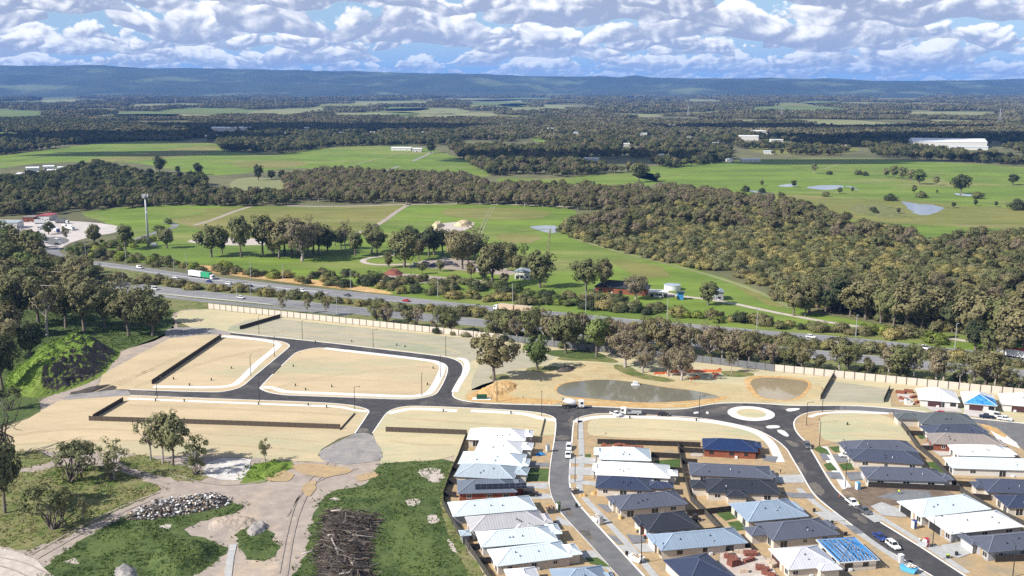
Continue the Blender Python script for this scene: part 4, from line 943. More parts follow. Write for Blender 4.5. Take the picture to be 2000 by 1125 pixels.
def proto_obj(kind, col, seed, merged=True):
    """an unlinked tree for the woods: trunk and crown in one mesh"""
    tm, cm = proto(kind, col, seed); bm = bmesh.new(); bm.from_mesh(cm); n0 = len(bm.faces); bm.from_mesh(tm); bm.faces.ensure_lookup_table()
    for f in bm.faces[n0:]: f.material_index = 1
    me = bpy.data.meshes.new('wood_tree'); bm.to_mesh(me); bm.free(); me.materials.append(cm.materials[0]); me.materials.append(tm.materials[0])
    return bpy.data.objects.new('wood_tree', me)
def far_clump(seed, col, n=16, spread=30, hgt=13):
    rng = np.random.default_rng(seed); C, rad = [], []
    for _ in range(n):
        x, y = rng.uniform(-1, 1, 2) * spread * np.array([1, .5]); h = hgt * rng.uniform(.6, 1.1)
        for _k in range(3): C.append((x + rng.normal() * 2, y + rng.normal() * 2, h * rng.uniform(.35, .85))); rad.append(rng.uniform(2.6, 4.4))
    V, Fq = leaf_cloud(C, rad, 16, 1.5, rng, .85); me = np_mesh('wood_clump', V, Fq, M['leaf_' + col]); return bpy.data.objects.new('wood_clump', me)
EXCL = []          # open ground kept in front of the far buildings
for x0_, x1_, y_ in ((412, 488, 257), (400, 424, 270), (590, 622, 254), (722, 742, 262), (823, 838, 262), (1068, 1082, 255), (1300, 1316, 249), (1319, 1334, 251), (1443, 1482, 274), (1468, 1500, 263), (1782, 1928, 288), (1278, 1296, 308), (1140, 1170, 314), (1303, 1318, 312), (1352, 1386, 251), (1505, 1530, 278), (660, 672, 263), (1215, 1230, 286), (1390, 1404, 284), (1335, 1350, 271), (978, 994, 246), (1120, 1134, 263), (556, 574, 264), (246, 262, 264), (338, 356, 252), (1640, 1656, 290), (1250, 1264, 265), (446, 456, 272)):
    g0, g1 = G(x0_, y_), G(x1_, y_); EXCL.append((g0.x - 10, g1.x + 10, g0.y - 45 - .05 * g0.y, g0.y + 25))
def fill_px(poly_s, dens, seed, noise_cut=None, zfun=0.0):
    """random ground points inside a photograph outline, so many to the square metre"""
    poly = [(g.x, g.y) for g in W3(P(poly_s))]; a = np.array(poly); x0, y0 = a.min(0); x1, y1 = a.max(0)
    n = int((x1 - x0) * (y1 - y0) * dens); rng = np.random.default_rng(seed)
    x, y = rng.uniform(x0, x1, n), rng.uniform(y0, y1, n); k = inside(poly, x, y)
    x, y = x[k], y[k]
    if len(y) and y.mean() > 1400:
        for e0, e1, e2, e3 in EXCL: k = ~((x > e0) & (x < e1) & (y > e2) & (y < e3)); x, y = x[k], y[k]
    if noise_cut:
        sc, cut = noise_cut; v = np.array([mnoise.fractal(Vector((xx / sc, yy / sc, seed)), 1, 2, 3) for xx, yy in zip(x, y)]); k = v > cut; x, y = x[k], y[k]
    return np.stack([x, y, np.zeros(len(x))], 1)
def wood(label, poly, dens, hr, protos, seed, cut=None, nm='woodland'):
    p = fill_px(poly, dens, seed, cut); s = (hr[0] + (hr[1] - hr[0]) * np.random.default_rng(seed + 1).uniform(0, 1, len(p)) ** 1.7) / 10
    scatter(nm, label, 'woodland', p, s, protos); return len(p)
SHR = [proto_obj('shrub', c, s) for c in ('scrub', 'olive') for s in (0, 1, 2)] + [proto_obj('shrub', 'brown', 1), proto_obj('shrub', 'sage', 2)]
GUMB = [proto_obj('gum', c, s) for c in ('brown', 'olive') for s in (0, 1)] + [proto_obj('round', 'brown', 0), proto_obj('bare', 'pink', 1)]
GUMD = [proto_obj('gum', c, s) for c in ('dark', 'olive') for s in (0, 2)] + [proto_obj('round', 'dark', 0), proto_obj('round', 'olive', 1)]
PINK = [proto_obj('bare', 'pink', 0), proto_obj('gum', 'brown', 2), proto_obj('round', 'brown', 1), proto_obj('gum', 'brown', 0)]
FARC = [far_clump(s, 'far') for s in (1, 2, 3, 4)]
wood('dense olive scrub covering the right-hand middle ground', '1085,458 1115,428 1210,412 1320,398 1420,400 1520,415 1600,425 1660,442 1780,452 1800,470 1890,466 2000,452 2120,450 2120,690 2000,668 1900,655 1720,630 1640,606 1545,602 1500,573 1430,540 1300,513 1200,489 1120,466', .038, (3.2, 8.8), SHR, 21, (24, -.34))
wood('brown gums standing through the olive scrub', '1095,458 1210,418 1330,404 1480,412 1600,425 1700,450 1800,472 1900,470 2100,455 2100,600 1900,520 1640,480 1500,450 1300,450 1180,480', .004, (9, 15), GUMB, 22)
wood('scattered gums in the near scrub', '1545,590 1700,560 2100,560 2100,690 1900,652 1700,622', .006, (10, 16), GUMB, 23)
wood('pinkish brown tree belt across the middle', '555,352 650,338 760,345 900,350 960,368 1010,368 1110,372 1200,375 1270,378 1330,374 1420,388 1545,408 1660,436 1640,448 1480,414 1320,400 1200,414 1110,410 1000,402 850,399 700,399 560,390', .016, (9, 15), PINK + GUMB, 24)
wood('grey-brown tree belt at the left middle', '-80,400 0,385 130,368 280,378 400,380 520,384 600,388 560,402 440,404 330,402 200,410 100,420 -80,425', .020, (8, 14), GUMB + GUMD, 25)
wood('dark tree mass at the left beyond the service station', '-80,360 40,362 120,345 190,330 260,345 330,360 400,358 402,378 280,384 130,378 0,392 -80,400', .016, (11, 19), GUMD, 26)
wood('dark wood beyond the far left paddock', '-80,262 0,272 110,268 180,255 300,248 420,250 640,244 700,262 830,262 900,275 880,284 650,286 560,300 434,296 420,278 315,272 224,278 133,287 0,303 -80,306', .011, (11, 18), GUMD + GUMB[:2], 27, (200, -.35))
wood('dark wood in the centre beyond the paddocks', '640,246 900,238 1200,240 1300,256 1420,262 1430,300 1420,316 1290,330 1240,336 1168,341 1070,350 1024,347 961,347 900,313 870,286 1030,290 1100,284 1104,270 1038,262 1000,280 900,284 700,265', .009, (11, 18), GUMD + GUMB, 28, (130, -.10))
wood('dark wood at the far right beyond the paddock', '1300,240 1500,246 1700,252 1780,262 1940,262 2120,262 2120,320 2000,324 1877,317 1700,305 1690,292 1640,304 1500,303 1440,290 1300,258', .008, (10, 17), GUMD + GUMB[:3], 29, (130, -.05))
wood('wood strip left of the small far paddock', '-80,238 100,232 180,240 300,246 180,256 100,262 -80,256', .010, (11, 17), GUMD, 30)
wood('tall trees around the far white sheds', '1290,318 1330,300 1420,300 1424,316 1300,330', .012, (9, 15), GUMD, 31)
def band(line, up, dn):
    p = P(line); return ' '.join(f'{x},{y - up}' for x, y in p) + ' ' + ' '.join(f'{x},{y + dn}' for x, y in reversed(p))
RSC = [proto_obj('shrub', c, s) for c in ('olive', 'brown', 'sage') for s in (0, 2)] + [proto_obj('gum', 'brown', 1), proto_obj('gum', 'olive', 2)]
wood('low scrub filling the strip between the carriageways', band('200,546 330,558 440,568 575,582 700,595 812,607 925,616 1075,630 1200,643 1300,652 1500,670 1675,685 1850,701 2100,724', 3.0, 3.6), .022, (1.4, 4.6), RSC[:6], 71, (30, -.25), 'roadside_scrub')
wood('ragged scrub on the bank above the highway', band('140,500 250,511 373,526 440,533 575,548 700,560 812,571 925,582 1075,595 1200,607 1300,614 1500,632 1675,648 1850,668', 7, 3), .016, (1.6, 5.0), RSC, 72, (36, -.12), 'roadside_scrub')
wood('scrub thicket between the salvage yard and the highway', '590,535 700,540 800,545 900,552 1000,562 1100,575 1200,588 1300,600 1290,612 1100,592 900,570 700,550 600,543', .020, (1.8, 5.4), RSC, 73, (40, -.2), 'roadside_scrub')
wood('ragged scrub and saplings behind the sound wall', band('740,632 900,650 1100,672 1300,690 1500,711 1750,736 2100,772', 9, 3), .018, (1.5, 7.0), RSC, 74, (40, -.15), 'roadside_scrub')
wood('thick scrub around the mast road and service station', '120,498 150,485 200,478 230,488 260,500 360,515 350,522 250,510 150,502', .02, (2, 6), RSC, 75, None, 'roadside_scrub')
wood('bush belt at the near edge of the right woodland', '1545,600 1640,612 1760,632 1900,655 2100,690 2100,670 1900,630 1760,605 1640,590', .010, (7, 15), GUMB + GUMD, 76)
# the far plain: clumps, opening and closing
def far_plain():
    rng = np.random.default_rng(5); P_, S_ = [], []
    for d0, d1, dens, s0, s1 in ((2300, 4200, 1 / 620, .8, 1.25), (4200, 8000, 1 / 2300, 1.1, 1.9), (8000, 12500, 1 / 7000, 1.6, 2.6)):
        n = int((d1 - d0) * d1 * 1.25 * dens); y = rng.uniform(d0, d1, n); x = rng.uniform(-.62, .62, n) * d1
        k = np.abs(x) < .62 * y + 60; x, y = x[k], y[k]
        v = np.array([mnoise.fractal(Vector((a / 900, b / 420, 3.1)), 1, 2, 3) for a, b in zip(x, y)])
        k = v > -.02; x, y, v = x[k], y[k], v[k]
        # leave the drawn fields open
        u = (x / (y * math.cos(PITCH) + CAM_H * math.sin(PITCH))) * F_PX + CX
        dep = np.arctan2(CAM_H, y); row = CY + F_PX * np.tan(dep - PITCH)
        op = np.zeros(len(x), bool)
        for o in OPEN + [P(s) for s in FARF]: op |= inside(o, u, row)
        for e0, e1, e2, e3 in EXCL: op |= (x > e0 - 15) & (x < e1 + 15) & (y > e2) & (y < e3)
        x, y = x[~op], y[~op]
        P_.append(np.stack([x, y, np.zeros(len(x))], 1)); S_.append(rng.uniform(s0, s1, len(x)))
    scatter('far_woodland', 'dark bushland dotting the far plain below the hills', 'woodland', np.concatenate(P_), np.concatenate(S_), FARC)
OPEN = [P(s) for s in ('490,214 620,210 665,221 565,229 475,227', '640,221 765,218 765,231 645,232', '1040,203 1165,206 1185,217 1055,214', '1000,208 1125,212 1105,221 975,218', '1540,212 1655,215 1705,222 1555,221', '1745,216 1955,218 1965,228 1765,226', '1535,231 1725,235 1745,247 1595,244', '70,194 200,193 225,200 85,201', '675,199 825,197 855,206 695,207', '245,203 405,201 425,209 255,212', '1395,237 1500,232 1545,238 1450,245', '1795,232 1985,237 1965,244 1815,241', '875,220 965,218 985,227 895,229', '1175,220 1305,223 1295,230 1185,228', '300,187 420,186 432,191 308,192', '1200,192 1425,194 1405,199 1215,197', '555,189 705,188 725,193 575,194', '-60,212 95,217 100,232 -60,246', '-60,256 115,260 110,270 -60,278')]
far_plain()
# ================================================================== HOUSES
def hip_roof(mb, x0, x1, y0, y1, ze, pitch, fascia=.2, gable=False):
    dx, dy = x1 - x0, y1 - y0; h = min(dx, dy) / 2; r = h * math.tan(pitch); zt = ze + r
    ins = 0 if gable else h
    if dx >= dy: A, B = (x0 + ins, (y0 + y1) / 2, zt), (x1 - ins, (y0 + y1) / 2, zt)
    else: A, B = ((x0 + x1) / 2, y0 + ins, zt), ((x0 + x1) / 2, y1 - ins, zt)
    c = [(x0, y0, ze), (x1, y0, ze), (x1, y1, ze), (x0, y1, ze)]; d = [(x, y, ze - fascia) for x, y, _ in c]
    if dx >= dy:
        mb.quad(c[0], c[1], B, A); mb.quad(c[2], c[3], A, B); mb.quad(c[1], c[2], B); mb.quad(c[3], c[0], A)
        hips = [(c[0], A), (c[3], A), (c[1], B), (c[2], B), (A, B)]
    else:
        mb.quad(c[1], c[2], B, A); mb.quad(c[3], c[0], A, B); mb.quad(c[0], c[1], A); mb.quad(c[2], c[3], B)
        hips = [(c[0], A), (c[1], A), (c[3], B), (c[2], B), (A, B)]
    for i in range(4):
        j = (i + 1) % 4; mb.quad(d[i], d[j], c[j], c[i])
    mb.quad(d[3], d[2], d[1], d[0])
    return hips, c
WIN = {}
def window_meshes(w, h, frame):
    key = (w, h, frame)
    if key not in WIN:
        f = MB().box(-w / 2, w / 2, -.05, .02, 0, .08).box(-w / 2, w / 2, -.05, .02, h - .07, h).box(-w / 2, -w / 2 + .07, -.05, .02, .08, h - .07).box(w / 2 - .07, w / 2, -.05, .02, .08, h - .07).box(-.03, .03, -.045, .02, .08, h - .07)
        p = MB().box(-w / 2 + .05, w / 2 - .05, -.02, .015, .05, h - .05)
        WIN[key] = (f.mesh('window', M[frame]), p.mesh('pane', M['glass_dark']))
    return WIN[key]
def add_window(root, x, y, z, face, w=1.5, h=1.2, frame='white_paint'):
    f, p = window_meshes(w, h, frame); rz = {'n': 0, 'l': -math.pi / 2, 'r': math.pi / 2}[face]
    o = link('window', f, root, (x, y, z), rz); link('pane', p, o)
GD = {}
def garage(root, x, y, face, m='garage_door', w=4.8):
    k = (m, w)
    if k not in GD:
        mb = MB()
        for i in range(4): mb.box(-w / 2, w / 2, -.05, .02, .02 + i * .54, .53 + i * .54)
        GD[k] = mb.mesh('garage_door', M[m])
    link('garage_door', GD[k], root, (x, y, 0), {'n': 0, 'l': -math.pi / 2, 'r': math.pi / 2}[face])
VENT = MB().tube([(0, 0, -.1), (0, 0, .32)], [.17, .17], 8).tube([(0, 0, .32), (0, 0, .5)], [.22, .10], 8).mesh('roof_vent', M['steel'])
VENTD = MB().tube([(0, 0, -.1), (0, 0, .45)], [.13, .13], 8).mesh('roof_vent', M['shade_dark'])
HN = [0]
def house(label, A, B, Wd, roof, wall, front='+', wings=(), ez=2.75, z0=None, pitch=R(23), name='house', cat='house', group=None, gdoor='garage_door', wall2=None, wins=3, vents=3, frame='white_paint', gable=False, ground=False, solar=0, truss=False):
    HN[0] += 1; rnd = random.Random(HN[0] * 31); z0 = ZI if z0 is None else z0
    e = z0 if ground else z0 + ez
    a, b = G(*A, e), G(*B, e); u = b - a; L = u.length; ang = math.atan2(u.y, u.x)
    if isinstance(Wd, tuple):
        c = G(*Wd, e); v = Vector((-math.sin(ang), math.cos(ang), 0)); Wd = (c - a).dot(v)
    root = empty(name, (a.x, a.y, z0), ang, label=label, cat=cat, group=group)
    rects = [(0, L, 0, Wd)]
    for w in wings:          # ('f'|'r'|'n', start, length, depth): front end, rear end, near side
        k, s, ln, dp = w
        fx = (L - 1.2, L + dp) if (k == 'f') == (front == '+') else (-dp, 1.2)
        if k in 'fr': rects.append((*fx, s, s + ln))
        else: rects.append((s, s + ln, -dp, 2.0))
    I = .55
    for i, (x0, x1, y0, y1) in enumerate(rects):
        mb = MB(); hips, c = hip_roof(mb, x0, x1, y0, y1, ez - .03 * i, pitch, gable=gable)
        if not (truss and i == 0):
            ro = mb.build('roof', M[roof], root)
            for p, q in hips:
                if (Vector(p) - Vector(q)).length < .3: continue
                MB().bar(Vector(p) + Vector((0, 0, .03)), Vector(q) + Vector((0, 0, .03)), .34, .10).build('ridge_cap', M[roof + '_cap'], ro)
            g = MB()
            for p, q in ((0, 1), (1, 2), (2, 3), (3, 0)):
                P0, Q0 = Vector(c[p]), Vector(c[q]); g.bar(P0 + Vector((0, 0, -.05)), Q0 + Vector((0, 0, -.05)), .13, .13)
            g.build('gutter', M[roof + '_cap'], ro)
        else: trusses(root, x0, x1, y0, y1, ez, pitch)
        wm = wall2 if (wall2 and i > 0) else wall
        k = I + .012 * i
        if truss and i == 0:      # open shell: four thin walls round a bare slab
            MB().box(x0 + k, x1 - k, y0 + k, y1 - k, -.05, .1).build('floor_slab', M['concrete_grey'], root)
            for bx_ in ((x0 + k, x1 - k, y0 + k, y0 + k + .24), (x0 + k, x1 - k, y1 - k - .24, y1 - k), (x0 + k, x0 + k + .24, y0 + k + .24, y1 - k - .24), (x1 - k - .24, x1 - k, y0 + k + .24, y1 - k - .24), ((x0 + x1) / 2, (x0 + x1) / 2 + .12, y0 + k + .24, y1 - k - .24)): MB().box(*bx_, .1, ez - .19).build('wall', M[wm], root)
        else: MB().box(x0 + k, x1 - k, y0 + k, y1 - k, -.05, ez - .19).build('wall', M[wm], root)
    # openings on the near side and both ends
    for j in range(wins):
        x = L * (j + .6 + rnd.uniform(-.12, .12)) / (wins + .2)
        if any(r[2] < 0 and r[0] - 1 < x < r[1] + 1 for r in rects[1:]): continue
        add_window(root, x, I, *((.05, 'n', 2.1, 2.1) if rnd.random() < .35 else (.95, 'n', rnd.choice((1.2, 1.5, 1.8)), 1.15)), frame)
    fw = [r for r in rects[1:] if (r[1] > L + .5 if front == '+' else r[0] < -.5)]
    rw = [r for r in rects[1:] if (r[0] < -.5 if front == '+' else r[1] > L + .5)]
    s = 1 if front == '+' else -1
    def end(r, sgn, idx): k = I + .012 * idx; return (r[1] - k) if sgn > 0 else (r[0] + k)
    fr = fw[0] if fw else rects[0]; fi = rects.index(fr); gx = end(fr, s, fi); ff = 'r' if s > 0 else 'l'
    wspan = fr[3] - fr[2]
    if wspan > 5.8: garage(root, gx, fr[3] - I - min(2.9, wspan / 2), ff, gdoor, 4.8 if wspan < 12 else 4.8)
    else: add_window(root, gx, (fr[2] + fr[3]) / 2, .7, ff, 1.8, 1.4, frame)
    mx = end(rects[0], s, 0); free = [y for y in (1.9, Wd * .35, Wd * .65, Wd - 1.9) if not any(r[2] - .9 < y < r[3] + .9 for r in fw)]
    if not fw: free = [1.9, 4.0]
    for q, y in enumerate(free[:2]):
        if q == 0: add_window(root, mx, y, .6, ff, 1.8, 1.5, frame)
        else:
            d = MB().box(-.5, .5, -.06, .02, 0, 2.1).build('door', M['timber'], root, (mx, y, 0.02), math.pi / 2 if s > 0 else -math.pi / 2); MB().box(.34, .40, -.12, -.05, .95, 1.1).build('handle', M['chrome'], d)
    bx = end(rects[0], -s, 0); bf = 'l' if s > 0 else 'r'
    for y in (Wd * .28, Wd * .7):
        if not any(r[2] - .9 < y < r[3] + .9 for r in rw): add_window(root, bx, y, .05, bf, 2.1, 2.1, frame)
    if wins: 
        ac = MB().box(-.45, .45, -.35, 0, 0, .75).tube([(0, -.36, .38), (0, -.33, .38)], [.28, .28], 12).build('air_conditioner', M['plastic_white'], root, (L * rnd.uniform(.3, .8), I - .05, .05))
    t = math.tan(pitch)
    for j in range(vents):
        y = Wd * rnd.uniform(.14, .34); x = rnd.uniform(Wd * .5, max(Wd * .55, L - Wd * .5))
        if not truss: link('roof_vent', VENTD if rnd.random() < .7 else VENT, root, (x, y, ez + y * t))
    if solar:
        x0 = L * .30; pitchv = pitch
        for i in range(solar):
            for j in range(2):
                y = Wd * .12 + j * 1.05; o = MB().box(0, 1.62, 0, .98, .0, .05).box(-.02, 1.64, -.02, 1.0, -.03, .0, m=1).build('solar_panel', [M['solar'], M['steel']], root, (x0 + i * 1.7, y, ez + y * t + .1)); o.rotation_euler = (pitch, 0, 0)
    root['L'] = round(L, 1); root['W'] = round(Wd, 1); del root['L']; del root['W']
    if DEBUG: print('HOUSE %-60s L %.1f W %.1f ang %.1f' % (label[:58], L, Wd, math.degrees(ang)))
    return root
DEBUG = False
def trusses(root, x0, x1, y0, y1, ez, pitch):
    """open blue-coated roof frame: ring plate, trusses with webs, battens"""
    W_ = y1 - y0; h = W_ / 2; t = math.tan(pitch); n = 13
    for p, q in (((x0, y0), (x1, y0)), ((x1, y0), (x1, y1)), ((x1, y1), (x0, y1)), ((x0, y1), (x0, y0))):
        MB().bar((*p, ez - .06), (*q, ez - .06), .18, .16).build('fascia_board', M['white_paint'], root)
    for i in range(n):
        x = x0 + .3 + (x1 - x0 - .6) * i / (n - 1); cut = min(x - x0, x1 - x, h)
        top = ez + cut * t; mb = MB()
        if cut >= h - .01:
            mb.bar((x, y0, ez), (x, (y0 + y1) / 2, ez + h * t), .12, .16); mb.bar((x, y1, ez), (x, (y0 + y1) / 2, ez + h * t), .12, .16)
        else:
            mb.bar((x, y0, ez), (x, y0 + cut, top), .12, .16); mb.bar((x, y1, ez), (x, y1 - cut, top), .12, .16); mb.bar((x, y0 + cut, top), (x, y1 - cut, top), .12, .16)
        mb.bar((x, y0 + .2, ez), (x, y1 - .2, ez), .10, .10)
        for f in (.25, .5, .75): mb.bar((x, y0 + W_ * f, ez), (x, y0 + W_ * f, ez + min(min(f, 1 - f) * W_, cut) * t), .08, .08)
        mb.build('truss', M['truss_blue'], root)
    for j in range(1, 8):
        d = h * j / 8; z = ez + d * t + .10
        MB().bar((x0 + d, y0 + d, z), (x1 - d, y0 + d, z), .09, .07).build('batten', M['truss_blue'], root); MB().bar((x0 + d, y1 - d, z), (x1 - d, y1 - d, z), .09, .07).build('batten', M['truss_blue'], root)
        MB().bar((x0 + d, y0 + d, z), (x0 + d, y1 - d, z), .09, .07).build('batten', M['truss_blue'], root); MB().bar((x1 - d, y0 + d, z), (x1 - d, y1 - d, z), .09, .07).build('batten', M['truss_blue'], root)
    for c in ((x0, y0), (x0, y1), (x1, y0), (x1, y1)):
        mx = x0 + h if c[0] == x0 else x1 - h; MB().bar((*c, ez + .05), (mx, (y0 + y1) / 2, ez + h * t + .05), .10, .2).build('hip_rafter', M['steel'], root)
# left row, back to front
house('white-roofed house, farthest back of the row beside the weedy grass', (911.5, 858), (1026, 861), 11.0, 'roof_white', 'brick_cream', '+', [('f', 4.5, 6.3, 2.2)])
house('white house with grey-shaded hips, second from back in the left row', (926.5, 883), (1018, 887), 11.5, 'roof_white', 'brick_white', '+', [('f', 4.6, 6.4, 3.0)])
house('pale grey-blue roofed house, third from back in the left row', (894.5, 905.5), (1022, 911), 10.8, 'roof_surf', 'brick_cream', '+', [('f', .6, 6.2, 1.6)])
house('mid grey-blue roofed house just behind the solar-panelled one', (886.8, 930), (1004, 936.7), 11.0, 'roof_mist', 'brick_cream', '+', [('f', 4.4, 6.2, 3.4)])
house('slate-roofed red brick house with a long solar array', (893.7, 964), (1010, 961), 10.2, 'roof_grey', 'brick_red', '+', [('f', 3.6, 6.0, 2.6)], solar=9, vents=0)
house('very pale roofed house with carport wing, in front of the solar house', (885, 1009), (1049, 994.5), (873, 981.5), 'roof_surf', 'brick_grey', '+', [('f', 4.2, 6.0, -1.0)], vents=3)
house('lilac-grey roofed house with a small shed at its rear corner', (920, 1038), (1070, 1024), 9.6, 'roof_shale', 'brick_white', '+', [('n', 12, 5.2, 1.4), ('f', 1.0, 6.2, 1.8)])
house('pale blue-white roofed house in front of the lilac-grey one', (940, 1069), (1090, 1056), 9.6, 'roof_surf', 'brick_white', '+', [('f', 4.2, 6.3, 2.2)])
house('large pale roofed house beside the little round lawn', (970, 1106), (1118, 1087), (948, 1074), 'roof_surf', 'brick_cream', '+', [('f', .8, 6.4, 3.0)])
house('white-roofed house cut off by the bottom edge at left', (1000, 1150), (1062, 1144), (965, 1114), 'roof_white', 'brick_cream', '+', (), vents=1)
house('blue-grey roofed house at the bottom edge beside the left street', (1090, 1153), (1196, 1145), (1052, 1113), 'roof_bluegrey', 'brick_cream', '+', [('f', 1.0, 6.2, 1.6)])
# middle block, facing the left street
house('pale grey-white roofed house next to the walled building site', (1171, 897), (1272, 900), 11.0, 'roof_surf', 'brick_white', '-', [('f', 4.2, 6.2, 1.8)])
house('long bright white roofed house, second down the middle block', (1163, 927), (1309, 934), 11.0, 'roof_white', 'brick_white', '-', [('f', 3.0, 6.2, 1.2), ('r', 2.4, 4.6, 2.4)])
house('navy roofed cream house below the long white one', (1163, 952.6), (1272, 958), 9.6, 'roof_navy', 'brick_cream', '-', [('r', 2.0, 5.4, 4.0), ('r', 3.0, 4.0, 6.6)])
house('dark blue-grey roofed cream house with open porch by the rubbish heap', (1210.4, 996.4), (1344, 984.5), (1190, 969), 'roof_ash', 'brick_cream', '-', [('f', 4.6, 5.6, .8)])
house('charcoal roofed house with red brick pier and sandy back yard', (1265.6, 1039), (1366, 1030), (1222, 1007), 'roof_charcoal', 'brick_white', '-', [('f', 4.2, 6.0, 1.2)], vents=0, wall2='brick_red')
house('long light blue-grey roofed house beside the brick pallets', (1291, 1075.6), (1461, 1060), (1267, 1044), 'roof_bluegrey', 'brick_cream', '-', [('f', 4.4, 6.0, .6)], frame='shade_dark')
house('dark navy roofed house at the bottom edge before the brick pallets', (1345, 1141), (1433.6, 1126), 13.5, 'roof_navy', 'brick_cream', '-', (), vents=0)
# middle block, facing the right street
house('blue-roofed red brick house by the footpath bend', (1373, 877), (1480, 882.7), 10.4, 'roof_blue', 'brick_red', '+', [('f', 4.0, 5.6, 1.6)], vents=0, frame='shade_dark')
house('low-pitched slate grey roofed house beside the sandy vacant strip', (1347, 927), (1510, 935), 10.6, 'roof_ash', 'brick_cream', '+', [('f', 1.2, 5.6, 1.0)], pitch=R(15))
house('charcoal roofed house with a hipped porch towards the sandy yard', (1380, 961.5), (1525, 966), 10.8, 'roof_charcoal', 'brick_cream', '+', [('n', 5.4, 6.4, 2.6), ('r', 3.4, 6.0, 4.2)])
house('light blue-grey roofed house above the dark slate one', (1460.8, 1019), (1580, 1008), (1438.4, 982.4), 'roof_bluegrey', 'brick_cream', '+', [('f', 4.2, 6.0, .8)])
house('dark slate roofed house behind the blue roof frame', (1509.6, 1056), (1640, 1043.5), 11.0, 'roof_ash', 'brick_cream', '+', [('r', 4.0, 5.4, 4.2), ('f', 3.6, 5.6, 1.6)])
house('broad lilac-white roofed house in front, beside the blue roof frame', (1539, 1113), (1638, 1105), (1490.4, 1072.8), 'roof_dove', 'brick_cream', '-', [('n', 7.5, 6.0, 1.8)], gdoor='garage_dark')
house('half-built brick house with open blue roof frame', (1639, 1099), (1718, 1093.5), (1580, 1055), 'roof_dove', 'brick_cream', '+', (), truss=True, wins=2, vents=0, frame='shade_dark')
# east block, facing the right street
house('slate roofed house nearest the empty corner lot by the roundabout', (1664, 884), (1796, 884), 11.0, 'roof_ash', 'brick_cream', '-', [('f', 4.0, 6.0, 1.6)])
house('dark slate roofed house with cream walls, second along the right street', (1664, 898), (1805, 907), 10.4, 'roof_slate', 'brick_cream', '-', [('f', 3.4, 6.2, .8)])
house('slate roofed house with black side fence beside the concrete slab', (1693, 935), (1850, 940.5), (1687, 912), 'roof_ash', 'brick_white', '-', [('r', 1.6, 5.2, 2.6)])
house('pale blue roofed house with white porch posts below the slab', (1800, 1010), (1936, 994), (1756, 979), 'roof_surf', 'brick_white', '-', (), gdoor='shade_dark')
house('white roofed house with dark porch, next below the pale blue one', (1857, 1043), (2000, 1028), (1812, 1010), 'roof_white', 'brick_grey', '-', (), gdoor='shade_dark')
house('grey roofed house with white garage at the right edge corner', (1930, 1079), (2070, 1066), (1897, 1047), 'roof_ash', 'brick_grey', '-', [('f', 4.8, 6.0, 1.4)])
# east block, facing the cul-de-sac
house('grey-green roofed house at the top of the long grey fence', (1800, 828), (1912, 831), 12.0, 'roof_slategreen', 'brick_cream', '+', [('r', 5.0, 6.0, 7.0)])
house('dark slate roofed house between the grey-green and tan roofs', (1820, 851), (1935, 850), 10.5, 'roof_slate', 'brick_white', '+', [('f', 3.4, 6.0, 1.0)])
house('tan tiled house with red brick walls and covered patio', (1822, 866.4), (1962, 873), 10.4, 'roof_tan', 'brick_red', '+', [('f', 1.0, 6.2, 1.0)])
house('bright white roofed house between tan roof and pale blue roof', (1870, 889), (1982, 892), 9.5, 'roof_white', 'brick_white', '+', [('f', 2.0, 6.0, 1.6)])
house('pale blue-white roofed house beside the sandy strip at the right edge', (1860.5, 914), (2060, 920), (1840.7, 893.4), 'roof_surf', 'brick_white', '+', ())
house('slate roofed house below the sandy strip at the right edge', (1928, 961), (2080, 967), 10.5, 'roof_slate', 'brick_cream', '+', [('r', 3.0, 5.0, 2.4)])
house('navy roofed house at the right edge before the dark fence', (1968, 991), (2100, 992), (1934, 967), 'roof_navy', 'brick_cream', '+', ())
# north side of the cul-de-sac, below the cream wall
def north(label, A, B, Wd, roof, **k):
    h = house(label, A, B, Wd, roof, 'brick_white', '-', (), wins=1, vents=1, **k)
    L = (G(*B, ZI + 2.75) - G(*A, ZI + 2.75)).length
    garage(h, L * .38, .5, 'n', 'garage_dark', 4.6); add_window(h, L * .84, .5, .8, 'n', 2.0, 1.4, 'shade_dark'); return h
north('white hip-roofed new house left of the blue-tarped one', (1796, 780), (1875, 786), 15, 'roof_white')
n2 = north('new house with half its roof under blue sheeting', (1882, 787), (1948, 793), 15, 'roof_white')
L2 = (G(1948, 793, ZI + 2.75) - G(1882, 787, ZI + 2.75)).length; tt = math.tan(R(23))
tb = MB(); hh = min(L2, 15) / 2
tb.quad((-.1, -.1, 2.80), (L2 + .1, -.1, 2.80), (L2 / 2 + .05, hh + .1, 2.86 + hh * tt), (L2 / 2 - .05, hh + .1, 2.86 + hh * tt)); tb.quad((L2 + .12, -.1, 2.80), (L2 + .12, 9, 2.80), (L2 / 2 + .05, hh + .1, 2.88 + hh * tt))
tb.build('blue_sheeting', M['tarp_blue'], n2)
north('white hip-roofed new house at the right edge below the cream wall', (1957, 789), (2045, 797), 14, 'roof_white')

